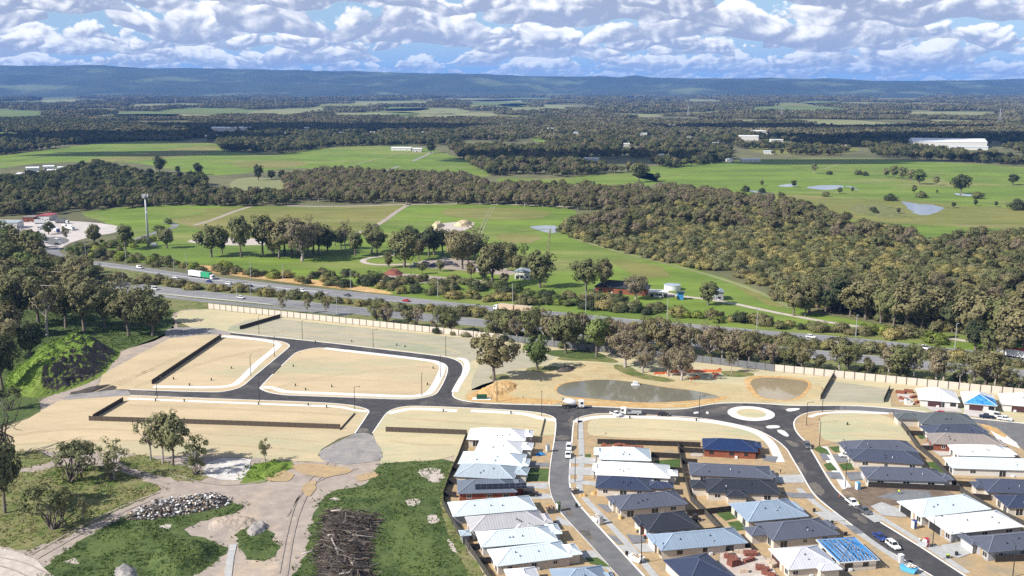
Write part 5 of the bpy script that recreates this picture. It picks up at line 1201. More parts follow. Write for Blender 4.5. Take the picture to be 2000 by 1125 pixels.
# ================================================================== FENCES AND WALLS
FM = {}
def fence(label, line, h=1.8, m='fence_dark', bay=2.35, name='fence', th=.05, postw=.09, pm=None, group=None, cat='fence', z0=None, colours=None):
    pts = W3(P(line) if isinstance(line, str) else line, ZI if z0 is None else z0)
    root = empty(name, pts[0], 0, label=label, cat=cat, group=group); n_all = 0
    for a, b in zip(pts, pts[1:]):
        d = b - a; L = d.length; n = max(1, round(L / bay)); bl = L / n; ang = math.atan2(d.y, d.x)
        key = (round(bl, 1), h, m, th); sc = bl / round(bl, 1)
        def pmesh(mm):
            k2 = (round(bl, 1), h, mm, th)
            if k2 not in FM:
                bw = round(bl, 1) - (postw if pm else .012)
                FM[k2] = MB().box(0, bw, -th / 2, th / 2, 0, h).box(0, bw, -th / 2 - .012, th / 2 + .012, h - .07, h + .02).box(0, bw, -th / 2 - .01, th / 2 + .01, 0, .07).mesh('panel', M[mm])
            return FM[k2]
        pk = ('post', h, m, pm, postw)
        if pk not in FM: FM[pk] = MB().box(-postw / 2, postw / 2, -th * .9 - .02, th * .9 + .02, -.1, h + .06).mesh('post', M[pm or m])
        for i in range(n):
            p = a + d * (i / n) - pts[0]
            mm = m if not colours else colours(n_all, (a + d * ((i + .5) / n)))
            o = link('panel', pmesh(mm), root, p + Vector((math.cos(ang), math.sin(ang), 0)) * (postw / 2 if pm else 0), ang); o.scale = (sc, 1, 1)
            link('post', FM[pk], root, p, ang); n_all += 1
    return root
fence('long sound wall of cream panels with a dark grey middle stretch beside the highway', '406.7,602.9 984,665 1082,677.7 1355,706 1512.5,725 1750,748.9 2000,774 2080,782', 3.0, 'wall_cream', 4.0, 'boundary_wall', .14, .34, 'post_grey', cat='wall', z0=0.1,
      colours=lambda i, p: 'wall_slate' if G(986, 665.2).x < p.x < G(1511, 725).x else 'wall_cream')
fence('dark fence slanting along the left edge of the cream walled lot', '297,750.5 432,659.5', 1.9, 'fence_dark')
fence('short dark fence slanting up to the cream wall', '468.5,643.5 548,620', 1.9, 'fence_dark')
fence('short dark fence running back from the end of the long brown one', '182,818 241,783.5', 1.7, 'fence_dark')
fence('long brown panel fence across the near sandy lots', '174,821.5 440,830 665,838', 1.8, 'fence_brown')
fence('brown panel fence running from the turning head to the white houses', '753.6,843 912,849', 1.8, 'fence_brown')
fence('dark rear fence of the left row along the weedy strip', '912,851 895,897 884,920 866,969 866,989 898,1047 950,1124 965,1148', 1.8, 'fence_grey')
fence('low dark retaining board beside the stub road', '664,840 693,808', .5, 'fence_dark', name='retaining_board')
fence('low dark retaining board beside the left street corner', '1056,852 1064,818', .5, 'fence_dark', name='retaining_board')
for i, (s, l) in enumerate((('884,920 905,921', 'behind the third and fourth left houses'), ('875,945 893,947', 'left of the solar house'), ('866,969 892,972', 'before the very pale roof'), ('885,1024 922,1022', 'behind the lilac-grey house'), ('917,1076 950,1072', 'left of the large pale house'), ('936,1102 968,1100', 'left of the bottom white house'))):
    fence('dark side fence ' + l, s, 1.8, 'fence_dark')
fence('dark back fence between the turf lot and the building site', '1167,867 1330,872 1368,874', 1.8, 'fence_dark')
fence('dark spine fence down the centre of the middle block', '1324,873 1334,926 1349,979 1378,1007 1410,1042 1466,1075', 1.8, 'fence_grey')
for s, l in (('1272,893 1328,896', 'above the green back lawn'), ('1285,921 1333,924', 'below the green back lawn'), ('1325,883 1374,886', 'left of the blue-roofed house'), ('1330,905 1362,907', 'left of the low slate roof'), ('1376,890 1478,894.5', 'along the front of the blue-roofed house'), ('1342,1008 1378,1005', 'above the sandy yard with the loader'), ('1378,1005 1440,998', 'below the hipped porch'), ('1410,1040 1360,1046', 'below the sandy yard with the loader')):
    fence('dark side fence ' + l, s, 1.8, 'fence_dark')
fence('long grey fence running down the centre of the east block', '1745,813 1774,850 1790,874 1821,899 1854,936 1878,964 1938,1000 2040,1048', 1.8, 'fence_grey')
for s, l in (('1772,850 1812,852', 'behind the dark slate house at top right'), ('1797,880 1828,880', 'left of the tan-roofed house'), ('1842,920 2060,930', 'along the sandy strip at the right edge'), ('1870,950 1905,952', 'below the sandy strip'), ('1900,975 1935,978', 'left of the navy house at the edge'), ('1696,952 1876,960', 'between the slate house and the concrete slab'), ('1866,1048 1898,1046', 'before the white roofed house with dark porch'), ('1944,1098 2060,1094', 'along the grey house at the right corner')):
    fence('black side fence ' + l, s, 1.8, 'fence_dark')
fence('dark side fence left of the first new house below the wall', '1738,760 1726,786', 1.8, 'fence_dark')
fence('dark fence with pale posts right of the brown pond', '1602,780 1628,735', 1.8, 'fence_dark', pm='timber', postw=.4)
fence('dark side fence between the two right-hand new houses', '1955,795 1952,772', 1.8, 'fence_dark')
# guard rails of the highway
def rail(label, line, off=0):
    pts = chaikin(W3(P(line)), 1, False); root = empty('guard_rail', pts[0], 0, label=label, cat='guard rail')
    mb = MB(); pz = [p - pts[0] + Vector((0, 0, .75)) for p in pts]
    mb.tube(pz, .10, 5); mb.build('rail', M['pole_grey'], root)
    pm_ = MB().box(-.08, .08, -.08, .08, 0, .75).mesh('post', M['steel'])
    for a, b in zip(pts, pts[1:]):
        n = max(1, int((b - a).length / 8))
        for i in range(n): link('post', pm_, root, a.lerp(b, i / n) - pts[0] + Vector((0, 0, .15)))
rail('steel guard rail along the far carriageway at left', '174,517 249,527 373,545 440,551.5 575,568 640,574')
rail('steel guard rail between near carriageway and slip lane', '195,563 350,580 460,590 530,597')
# ================================================================== VEHICLES
def bevelled(mb, name, mats, w=.05, seg=2):
    me = mb.mesh(name, mats); bm = bmesh.new(); bm.from_mesh(me); bmesh.ops.remove_doubles(bm, verts=bm.verts, dist=.001); bmesh.ops.recalc_face_normals(bm, faces=bm.faces)
    bmesh.ops.bevel(bm, geom=[e for e in bm.edges if len(e.link_faces) == 2 and e.calc_face_angle(0) > .5], offset=w, segments=seg, affect='EDGES', clamp_overlap=True)
    bm.to_mesh(me); bm.free(); me.update(); return me
TYRE = {}
def wheel(root, x, y, r, w=.24):
    k = (r, w)
    if k not in TYRE:
        TYRE[k] = (MB().tube([(0, -w / 2, 0), (0, -w / 2 + .03, 0), (0, w / 2 - .03, 0), (0, w / 2, 0)], [r * .88, r, r, r * .88], 14).mesh('wheel', M['rubber']), MB().tube([(0, -w / 2 - .012, 0), (0, w / 2 + .012, 0)], [r * .6, r * .6], 10).mesh('rim', M['chrome']))
    o = link('wheel', TYRE[k][0], root, (x, y, r)); link('rim', TYRE[k][1], o)
PROF = dict(
 sedan=(4.6, 1.78, [(-2.3, .35), (2.28, .35), (2.3, .62), (2.15, .78), (.95, .92), (-1.55, .95), (-2.25, .90), (-2.3, .6)], (-1.65, -1.0, .35, 1.0, .93, 1.42)),
 suv=(4.7, 1.88, [(-2.32, .42), (2.33, .42), (2.35, .8), (2.2, .98), (1.0, 1.1), (-2.25, 1.12), (-2.35, .8)], (-2.25, -1.95, .45, 1.05, 1.09, 1.72)),
 ute=(5.2, 1.88, [(-2.6, .48), (2.58, .48), (2.6, .85), (2.45, 1.02), (1.25, 1.12), (-2.6, 1.10)], (-.85, -.65, .75, 1.25, 1.10, 1.74)),
 van=(5.0, 1.95, [(-2.5, .4), (2.48, .4), (2.5, .85), (2.25, 1.1), (1.6, 1.25), (-2.5, 1.25)], (-2.48, -2.42, 1.15, 1.75, 1.22, 2.1)))
CM = {}
def car(label, px, py, to, kind, col, z=None, group=None, name=None):
    L, Wd, prof, (cx0, cx1, cx2, cx3, cz0, cz1) = PROF[kind]; z = ZI if z is None else z
    g = G(px, py, z); d = G(px + to[0], py + to[1], z) - g
    root = empty(name or {'ute': 'pickup_truck', 'van': 'van'}.get(kind, 'car'), g, math.atan2(d.y, d.x), label=label, cat={'ute': 'pickup', 'van': 'van'}.get(kind, 'car'), group=group)
    if (kind, col) not in CM:
        body = bevelled(MB().prism(prof, -Wd / 2, Wd / 2), 'body', M['paint_' + col], .07)
        w0, w1 = Wd / 2 - .06, Wd / 2 - .24
        mb = MB(); b0 = [(cx0, -w0, cz0), (cx3, -w0, cz0), (cx3, w0, cz0), (cx0, w0, cz0)]; b1 = [(cx1, -w1, cz1), (cx2, -w1, cz1), (cx2, w1, cz1), (cx1, w1, cz1)]
        for i in range(4): j = (i + 1) % 4; mb.quad(b0[i], b0[j], b1[j], b1[i])
        mb.quad(*b1); glass = mb.mesh('glass', M['glass_dark'])
        rf = bevelled(MB().box(cx1 - .04, cx2 + .04, -w1 - .03, w1 + .03, cz1 - .03, cz1 + .05), 'roof', M['paint_' + col], .02, 1)
        pl_ = MB()
        for s in (-1, 1):
            for t0, t1 in (((cx0, s * w0, cz0), (cx1, s * w1, cz1)), ((cx3, s * w0, cz0), (cx2, s * w1, cz1)), (((cx0 + cx3) / 2, s * w0, cz0), ((cx1 + cx2) / 2, s * w1, cz1))): pl_.bar(t0, t1, .09, .07)
        if kind == 'van': pl_.box(cx0 + .05, (cx0 + cx2) / 2, -w0 + .02, w0 - .02, cz0, cz1)
        CM[(kind, col)] = (body, glass, rf, pl_.mesh('pillars', M['paint_' + col]))
    body, glass, rf, pil = CM[(kind, col)]
    link('body', body, root); link('glass', glass, root); link('roof', rf, root); link('pillars', pil, root)
    if kind == 'ute':
        if 'tray' not in CM: CM['tray'] = MB().box(-2.5, -.95, -.78, .78, 1.101, 1.13).mesh('tray', M['shade_dark'])
        link('tray', CM['tray'], root)
    r = .33 if kind == 'sedan' else .37
    for x in (-L * .29, L * .31):
        for s in (-1, 1): wheel(root, x, s * (Wd / 2 - .10), r)
    if 'hl' not in CM: CM['hl'] = MB().box(-.03, .03, -.2, .2, -.07, .07).mesh('headlight', M['lamp_glass']); CM['tl'] = MB().box(-.03, .03, -.16, .16, -.09, .09).mesh('tail_light', M['paint_red'])
    for s in (-1, 1): link('headlight', CM['hl'], root, (L / 2 - .02, s * (Wd / 2 - .3), .72)); link('tail_light', CM['tl'], root, (-L / 2 + .0, s * (Wd / 2 - .25), .8))
    return root
car('white four-wheel drive parked behind another on the left street', 1111, 877, (-1, 14), 'suv', 'white', .03)
car('white utility parked nearer the camera on the left street', 1109.5, 892, (-1, 14), 'ute', 'white', .03)
car('dark brown four-wheel drive in a driveway of the left row', 1037, 968, (20, 0), 'suv', 'brown')
car('white utility parked across the verge beside the flatbed truck', 1203, 812, (10, 4), 'ute', 'white', .13)
car('black sedan parked on the main road before the roundabout', 1296, 812, (20, .4), 'sedan', 'black', .03)
car('dark grey four-wheel drive parked where the right street leaves the roundabout', 1577, 874, (6, 12), 'suv', 'grey', .03)
car('white sedan in the driveway beside the slate-roofed houses', 1652, 892, (-20, 0), 'sedan', 'white', .18)
car('dark grey utility parked on the right street before the slab', 1687, 1001, (12, 9), 'ute', 'grey', .03)
car('white flat utility behind the dark grey one at the slab', 1664, 985, (12, 9), 'ute', 'white', .03)
car('bright blue car parked on the right street', 1718, 1052, (11, 8), 'sedan', 'blue', .14)
car('white four-wheel drive parked just in front of the blue car', 1744, 1069, (11, 8), 'suv', 'white', .03)
car('red car in front of the white new house', 1840, 810, (20, 2), 'sedan', 'red')
car('dark blue utility before the blue-sheeted house', 1927, 817, (-20, -2), 'ute', 'darkblue', .05)
car('white utility with white canopy near the right edge cul-de-sac', 1962, 821, (20, 3), 'ute', 'white', .05)
car('white van beside the white utility near the right edge', 1944, 815, (20, 3), 'van', 'white', .05)
HW = [('white van on the far carriageway left of the green trailer truck', 273, 524.5, (20, 3), 'van', 'white', .22), ('white car on the near slip lane below the long truck, leftmost', 343, 543.5, (-20, -3), 'sedan', 'white', .2),
      ('blue car on the slip lane just below the long truck', 408, 551, (-20, -3), 'sedan', 'blue', .2), ('white car between two blue cars on the slip lane', 447, 556, (-20, -3), 'suv', 'white', .2), ('dark blue car right of the white one on the slip lane', 487, 560, (-20, -3), 'sedan', 'darkblue', .2),
      ('white car on the far carriageway above the bare slim trees', 591, 570, (20, 3), 'suv', 'white', .22), ('dark car on the far carriageway left of the red car', 678, 578, (-20, -3), 'sedan', 'grey', .22), ('red car on the far carriageway', 793, 589, (-20, -3), 'sedan', 'red', .22),
      ('white utility on the near carriageway before the cream wall', 470, 583, (20, 3), 'ute', 'white', .22), ('white van on the near carriageway near the grove', 302, 566, (20, 3), 'van', 'white', .22),
      ('white car on the highway in front of the round roadside shrubs', 1584, 660, (20, 3), 'suv', 'white', .22), ('dark car on the highway right of the white one', 1629, 664, (20, 3), 'sedan', 'black', .22), ('white van on the highway at right above the wall trees', 1804, 682, (20, 4), 'van', 'white', .22),
      ('white car seen between grove trees on the near carriageway at far left', 162, 547, (20, 3), 'suv', 'white', .22), ('dark car seen between grove trees at the left edge', 30, 539, (20, 3), 'suv', 'black', .22)]
for l, x, y, t, k, c, z in HW: car(l, x, y, t, k, c, z)
for i, (x, y, c, l) in enumerate(((74, 463.5, 'white', 'back left'), (86, 465, 'silver', 'back second from left'), (74, 471, 'silver', 'front left'), (86, 473.5, 'white', 'front second from left'), (112, 467.5, 'white', 'by the island tree, back'), (119, 474.5, 'silver', 'by the island tree, middle'), (111, 478, 'black', 'by the island tree, front'))):
    car(f'{c} car in the service station car park, {l}', x, y, (20, 2), 'sedan', c, .17)
# ---- trucks
def truck(label, px, py, to, boxes, cab, wheels, z=.22, name='truck', cabw=2.4):
    """boxes: (x0, x1, z0, z1, paint); the cab stands at the front, +x"""
    g = G(px, py, z); d = G(px + to[0], py + to[1], z) - g
    root = empty(name, g, math.atan2(d.y, d.x), label=label, cat='truck')
    xa = min(b[0] for b in boxes); xb = cab[0] + 2.3
    MB().box(xa, xb, -.5, .5, .62, .95).build('chassis', M['shade_dark'], root)
    for x0, x1, z0, z1, p in boxes:
        o = link('cargo_body', bevelled(MB().box(x0, x1, -1.25, 1.25, z0, z1), 'cargo_body', M['paint_' + p], .04, 1), root)
        n = max(2, int((x1 - x0) / 2.2))
        for i in range(1, n): MB().box(x0 + (x1 - x0) * i / n - .05, x0 + (x1 - x0) * i / n + .05, -1.28, -1.22, z0 + .1, z1 - .1).build('side_post', M['steel'], o)
    cx, cc = cab
    c = link('cab', bevelled(MB().prism([(cx, .55), (cx + 2.25, .55), (cx + 2.3, 1.5), (cx + 2.0, 2.9), (cx, 3.0)], -cabw / 2, cabw / 2), 'cab', M['paint_' + cc], .06), root)
    MB().quad((cx + 2.31, -1.05, 1.6), (cx + 2.31, 1.05, 1.6), (cx + 2.06, 1.0, 2.7), (cx + 2.06, -1.0, 2.7)).build('windscreen', M['glass_dark'], c)
    for s in (-1, 1):
        MB().box(cx + .9, cx + 1.85, s * (cabw / 2 + .01) - .01, s * (cabw / 2 + .01) + .01, 1.7, 2.5).build('side_window', M['glass_dark'], c); MB().box(cx + 2.28, cx + 2.34, s * .85 - .2, s * .85 + .2, .85, 1.05).build('headlight', M['lamp_glass'], c)
    for x in wheels:
        for s in (-1, 1): wheel(root, x, s * 1.05, .5, .32)
    return root
truck('long road train with white trailers and a green one behind a white cab', 398, 543.5, (20, 2.9), [(-13, -1.5, 1.0, 4.2, 'white'), (-.8, 6.3, 1.0, 4.2, 'green')], (7.0, 'white'), [-12, -10.8, -9.6, -2.5, 1.0, 5.2, 6.4, 8.6])
truck('road train with two pale tan tanker bodies beyond the wall trees', 1003, 609, (-20, -2.1), [(-11, -1.0, 1.1, 3.9, 'tan'), (-.2, 8.6, 1.1, 3.9, 'tan')], (9.4, 'white'), [-10, -8.8, -7.6, -1.6, 1.2, 6.8, 8.0, 11])
truck('white box truck with red top stripe at the right edge of the highway', 1988, 700, (20, 3), [(-9, 3, 1.0, 4.0, 'white'), (-9, 3, 4.001, 4.35, 'red')], (3.6, 'white'), [-8, -6.8, -5.6, 1.6, 2.8, 5.2])
truck('white tanker truck parked by the red roof of the service station', 82, 437.5, (20, .6), [(-7, 4, 1.0, 3.9, 'silver')], (4.6, 'white'), [-6, -4.8, 2.4, 3.6, 6.2], .15)
truck('long white road train parked on the service station pad', 134, 448, (20, 4.5), [(-10, -1, 1.0, 4.0, 'white'), (-.4, 7.4, 1.0, 4.0, 'white')], (8.0, 'white'), [-9, -7.8, -1.8, 1, 5.6, 6.8, 9.6], .15)
truck('white truck with sky blue box on the service station pad', 80, 447, (-14, 5), [(-4, 2, 1.0, 3.6, 'white'), (-4.6, -4.02, 1.0, 3.6, 'skyblue')], (2.6, 'white'), [-3, -1.8, 4.2], .15)
truck('blue truck parked right of the sky blue box truck', 103, 447, (14, 5), [(-4, 2, 1.0, 3.4, 'blue')], (2.6, 'blue'), [-3, -1.8, 4.2], .15)
truck('white and blue truck parked in front of the blue truck', 111, 453.5, (14, 4), [(-3.5, 1.5, 1.0, 3.2, 'white')], (2.1, 'blue'), [-2.6, -1.4, 3.7], .15)
truck('grey box trailer truck parked behind the road train', 122, 436, (20, 1), [(-7, 4, 1.0, 3.8, 'grey')], (4.6, 'white'), [-6, -4.8, 2.4, 6.2], .15)
fb = truck('small white flatbed truck parked on the main road by the verge', 1230, 810.5, (-20, -.3), [(-4.2, 1.0, .96, 1.12, 'silver')], (1.4, 'white'), [-3.0, 2.6], .03, cabw=2.0)
for s in (-1, 1): MB().box(-4.2, 1.0, s * 1.2 - .03, s * 1.2 + .03, 1.12, 1.6).build('side_rail', M['steel'], fb)
MB().box(.8, .9, -1.1, 1.1, 1.12, 2.3).box(-4.2, -4.1, -1.1, 1.1, 1.12, 1.9).build('headboard', M['steel'], fb)
def mixer():
    g = G(1119, 796.5, .03); root = empty('concrete_mixer_truck', g, 0.0, label='white concrete mixer truck standing on the main road by the pond', cat='truck')
    MB().box(-4.2, 4.0, -.5, .5, .75, 1.1).build('chassis', M['shade_dark'], root)
    c = link('cab', bevelled(MB().prism([(2.1, .6), (4.2, .6), (4.25, 1.6), (4.1, 2.95), (2.1, 3.0)], -1.22, 1.22), 'cab', M['paint_white'], .07), root)
    MB().quad((4.27, -1.05, 1.7), (4.27, 1.05, 1.7), (4.15, 1.0, 2.75), (4.15, -1.0, 2.75)).build('windscreen', M['glass_dark'], c)
    for s in (-1, 1): MB().box(2.8, 3.8, s * 1.235 - .01, s * 1.235 + .01, 1.75, 2.6).build('side_window', M['glass_dark'], c)
    ax = [(-3.6, 3.0), (-3.2, 2.9), (-2.0, 2.55), (-.4, 2.25), (.7, 2.05), (1.5, 1.95)]
    MB().tube([(x, 0, z) for x, z in ax], [.55, .8, 1.22, 1.3, 1.0, .45], 18).build('drum', M['paint_white'], root, smooth=True)
    MB().prism([(-4.3, 3.9), (-3.5, 3.9), (-3.8, 3.0)], -.6, .6).build('hopper', M['steel'], root)
    MB().bar((-3.9, 0, 2.5), (-6.6, 0, 1.2), .5, .15).build('chute', M['steel'], root)
    MB().bar((1.7, -.5, 1.1), (1.7, -.5, 2.7), .2, .2).bar((1.7, .5, 1.1), (1.7, .5, 2.7), .2, .2).box(1.2, 1.95, -.6, .6, 2.3, 2.75).build('drum_mount', M['paint_tan'], root)
    MB().bar((-3.6, -.6, 1.1), (-3.4, -.4, 2.6), .15, .15).bar((-3.6, .6, 1.1), (-3.4, .4, 2.6), .15, .15).build('rear_frame', M['steel'], root)
    for x in (-3.3, -2.0, 1.5, 3.1):
        for s in (-1, 1): wheel(root, x, s * 1.05, .52, .34)
mixer()
def loader():
    g = G(1358, 1018, ZI); root = empty('skid_steer_loader', g, R(25), label='small black skid-steer loader in the sandy back yard', cat='loader')
    MB().box(-1.3, .9, -.6, .6, .35, 1.1).build('body', M['paint_black'], root); k = MB().box(-.7, .6, -.5, .5, 1.1, 2.0).build('cabin', M['glass_dark'], root); MB().box(-.75, .65, -.55, .55, 2.0, 2.1).build('cabin_roof', M['paint_black'], k)
    for s in (-1, 1): MB().bar((-1.2, s * .72, 1.5), (1.5, s * .72, .7), .14, .2).build('lift_arm', M['paint_grey'], root)
    MB().prism([(1.5, .1), (2.2, .1), (1.6, .8)], -.85, .85).build('bucket', M['steel'], root)
    for x in (-.8, .5):
        for s in (-1, 1): wheel(root, x, s * .72, .4, .28)
loader()

# ================================================================== POLES, MASTS, PYLONS
LP = {}
def lamp_post(px, py, label, group, h=10.0, m='pole_black', arm=(1, 0), z=None, r=.09):
    k = (h, m)
    if k not in LP:
        LP[k] = (MB().tube([(0, 0, -.1), (0, 0, h * .6), (0, 0, h)], [r * 1.5, r * 1.2, r], 8).mesh('pole', M[m]), MB().tube([(0, 0, h - .05), (.8, 0, h + .18), (1.7, 0, h + .22)], [r * .8, r * .7, r * .7], 6).mesh('arm', M[m]),
                 bevelled(MB().box(1.5, 2.25, -.16, .16, h + .14, h + .32), 'lamp_head', M['steel' if m != 'pole_black' else m], .04, 1), MB().box(1.6, 2.2, -.12, .12, h + .11, h + .14).mesh('lamp_lens', M['lamp_glass']))
    o = empty('street_lamp', G(px, py, ZI if z is None else z), math.atan2(arm[1], arm[0]), label=label, cat='street lamp', group=group)
    link('pole', LP[k][0], o); link('arm', LP[k][1], o); hd = link('lamp_head', LP[k][2], o); link('lamp_lens', LP[k][3], hd)
for x, y, t in ((307, 778.7, 'at the near road end by the slanting fence'), (506.7, 785, 'at the junction left of the middle block'), (693, 799, 'left of the stub road'), (824, 773.5, 'inside the lower right corner of the middle block'), (860, 737, 'inside the right curve of the middle block'), (729, 679, 'below the cream wall, middle of three'), (870.7, 696, 'below the cream wall, right of three'), (590.7, 663, 'below the cream wall, left of three'),
                (970.7, 784.5, 'beside the green utility box'), (1058, 812.5, 'at the corner left of the left street'), (506, 652, 'near the short dark fence'), (536, 696, 'by the diagonal path, upper'), (490, 734.7, 'by the diagonal path, lower'), (1365, 818.7, 'before the pond right of the black sedan'), (1575, 831, 'on the sandy corner right of the roundabout'),
                (1606, 805, 'beside the road right of the roundabout'), (1600.5, 871, 'at the head of the right street footpath'), (1651, 952, 'on the footpath beside the slate houses'), (1123, 942, 'on the verge right of the left street'), (1252, 1101, 'on the verge in front of the light blue-grey roof'), (1128.7, 858, 'at the sandy corner right of the left street'), (1821, 1069, 'on the footpath before the white roofed house'), (1978, 1127, 'at the bottom right corner')):
    lamp_post(x, y, 'thin black street lamp ' + t, 'black street lamps of the estate', 8.6, 'pole_black', (0, 1) if x % 2 < 1 else (1, 0))
for x, y, t in ((241, 560, 'left of all, by the grove'), (325, 560, 'right of the grove'), (463, 587, 'behind the left end of the wall'), (490, 591, 'just right of the one behind the wall end'), (658, 613, 'behind the wall among bare trees'), (365, 530, 'beside the long road train'), (340, 529, 'left of the long road train'), (490, 545, 'above the slip lane'), (553, 553, 'above the orange cutting, left'), (685, 567, 'above the orange cutting, right'), (855, 583, 'at the bright green verge'), (1001, 594, 'above the tan tankers'), (1144, 612, 'before the farmhouse, left'), (1303, 629, 'before the blue shed'), (1478, 646, 'right of the green-roofed shed'), (1671, 662, 'at the right green verge'), (1865, 680, 'before the right bushland'), (168, 507, 'by the service station ramp, left'), (247, 520, 'by the service station ramp, right'), (128, 500, 'on the service station driveway')):
    lamp_post(x, y, 'tall grey highway lamp ' + t, 'grey highway lamps', 12.0, 'pole_grey', (0, -1), .1, .12)
def mast():
    g = G(290, 481, .1); h = 101 / SCL(481); root = empty('phone_mast', g, 0, label='tall grey phone mast standing by the side road at left', cat='mast')
    MB().tube([(0, 0, 0), (0, 0, h * .6), (0, 0, h)], [1.0, .75, .5], 12).build('pole', M['pole_grey'], root, smooth=True)
    MB().tube([(0, 0, h - 1.8), (0, 0, h - 1.6)], [2.0, 2.0], 12).build('platform', M['steel'], root)
    for i in range(3):
        a = i * 2.09
        for d in (-.7, .7): MB().box(-.2, .2, -.14, .14, h - 2.6, h + .6).build('antenna', M['plastic_white'], root, (math.cos(a) * 1.9 - math.sin(a) * d, math.sin(a) * 1.9 + math.cos(a) * d, 0), a)
    MB().tube([(1.0, -.6, h * .66), (1.4, -.9, h * .66)], [.6, .6], 14).build('dish', M['plastic_white'], root)
    MB().box(2.5, 6.5, -2, 1, 0, 2.6).build('equipment_cabin', M['garage_door'], root)
mast()
def pylon(px, py, hpx, lab):
    g = G(px, py); h = hpx / SCL(py); root = empty('transmission_tower', g, 0, label=lab, cat='pylon', group='pylons on the far plain'); b = h * .11
    for sx in (-1, 1):
        for sy in (-1, 1): MB().bar((sx * b, sy * b, 0), (sx * .8, sy * .8, h * .72), .5, .5).build('leg', M['pole_grey'], root)
    MB().bar((0, 0, h * .68), (0, 0, h), 1.1, 1.1).build('spire', M['pole_grey'], root)
    for zf, w in ((.70, .19), (.80, .22), (.90, .17)): MB().bar((-h * w, 0, h * zf), (h * w, 0, h * zf), .6, .6).build('cross_arm', M['pole_grey'], root)
    for i in range(4):
        f0, f1 = i / 4 * .72, (i + 1) / 4 * .72; w0, w1 = b * (1 - f0 / .72) + .8 * f0 / .72, b * (1 - f1 / .72) + .8 * f1 / .72
        MB().bar((-w0, -w0, h * f0), (w1, -w1, h * f1), .35, .35).bar((w0, -w0, h * f0), (-w1, -w1, h * f1), .35, .35).build('lattice', M['pole_grey'], root)
for a in ((343, 202, 11, 'far transmission tower left of centre on the plain'), (539, 212, 20, 'far transmission tower above the long white shed'), (1344, 228, 24, 'transmission tower above the tree line right of centre'), (1526, 232, 22, 'transmission tower above the white houses at right'), (1952, 240, 29, 'tallest transmission tower, near the right edge')): pylon(*a)

# ================================================================== FARMS AND FAR BUILDINGS
def bld(label, A, B, Wd, roof, wall, ez=4.0, pitch=12, name='shed', cat='building', gable=True, wins=3, front='+', wings=(), group=None):
    return house(label, A, B, Wd, roof, wall, front, wings, ez=ez, z0=.1, pitch=R(pitch), name=name, cat=cat, gable=gable, wins=wins, vents=0, ground=True, group=group, frame='shade_dark')
bld('white two-bay shed partly behind the large brown tree', (1003, 545), (1036, 547), 16, 'roof_mist', 'brick_white', 5.0)
bld('small open-sided grey roof in the salvage yard', (940, 521), (960, 522), 8, 'roof_bluegrey', 'brick_white', 4.5, wins=0)
bld('dark-roofed red farmhouse behind trees', (1160, 571), (1262, 578), 14, 'roof_charcoal', 'brick_red', 3.6, 24, 'farmhouse', 'house', False, 5)
bld('small white farm building left of the blue shed', (1268, 580), (1304, 581.5), 7, 'roof_white', 'brick_white', 3.2, 6, wins=4)
bld('bright blue upright shed on the green paddock', (1322, 586), (1337, 586), 4, 'roof_blue', 'tarp_blue', 4.2, 10, wins=0)
bld('open green-roofed shed behind the round olive tree', (1396, 587), (1415, 587), 10, 'roof_mist', 'brick_grey', 5.0, 22, wins=1)
bld('white low building with blue stripe at the service station left edge', (-40, 447), (34, 447), 14, 'roof_mist', 'brick_white', 5.5, 4, 'service_building')
bld('brown flat-roofed service station building', (42, 434), (66, 434), 12, 'roof_tan', 'brick_red', 4.5, 5, 'service_building')
bld('red-roofed service station canopy building', (71, 432), (97, 432), 18, 'roof_red', 'brick_white', 5.0, 5, 'service_building')
FB = [('long white industrial shed in the dark wood left of centre', (412, 257), (488, 256.8), 40, 'roof_white', 9), ('small white shed below the long industrial one', (400, 270), (424, 270), 20, 'roof_white', 6), ('little white house right below the long industrial shed', (446, 272), (456, 272), 14, 'roof_surf', 5), ('pale roofed house in the wood left of the white farm sheds', (590, 254), (622, 254), 22, 'roof_white', 6),
      ('white farm shed beside the far green paddock, left of two', (763, 294), (803, 294.3), 18, 'roof_white', 5), ('white farm shed beside the far green paddock, right of two', (805, 297), (824, 297), 16, 'roof_white', 6), ('white cottage in the wood above the left farm shed', (722, 262), (742, 262), 14, 'roof_white', 5), ('pale cottage in the wood above the right farm shed', (823, 262), (838, 262), 14, 'roof_surf', 5),
      ('pale house in the clearing at the centre', (1068, 255), (1082, 255), 14, 'roof_white', 6), ('white house on the rise right of centre, left of two', (1300, 249), (1316, 249), 16, 'roof_white', 7), ('white house on the rise right of centre, right of two', (1319, 251), (1334, 251), 16, 'roof_surf', 7), ('white double-storey building beside the far road', (1443, 274), (1482, 274.3), 24, 'roof_white', 9), ('white hall behind the double-storey building', (1468, 263), (1500, 263), 24, 'roof_white', 9),
      ('big white factory roof at the far right', (1782, 287), (1928, 289), 70, 'roof_white', 11), ('white lean-to in front of the big factory', (1856, 292.5), (1930, 293.5), 16, 'roof_surf', 6), ('white homestead on the far right paddock edge', (1450, 317), (1486, 316.5), 14, 'roof_white', 4.5), ('small pale shed left of the white homestead', (1419, 317), (1433, 317), 12, 'roof_surf', 4.5), ('white shed in the dark wood right of centre', (1278, 308), (1296, 308), 14, 'roof_white', 5), ('small white shed on the sloping paddock edge', (1140, 314), (1170, 314.3), 12, 'roof_white', 4),
      ('red-roofed house in the wood right of centre', (1303, 312), (1318, 312), 14, 'roof_tan', 5), ('pale house at the road bend below the double-storey building', (1492, 301), (1512, 301.2), 14, 'roof_surf', 5)]
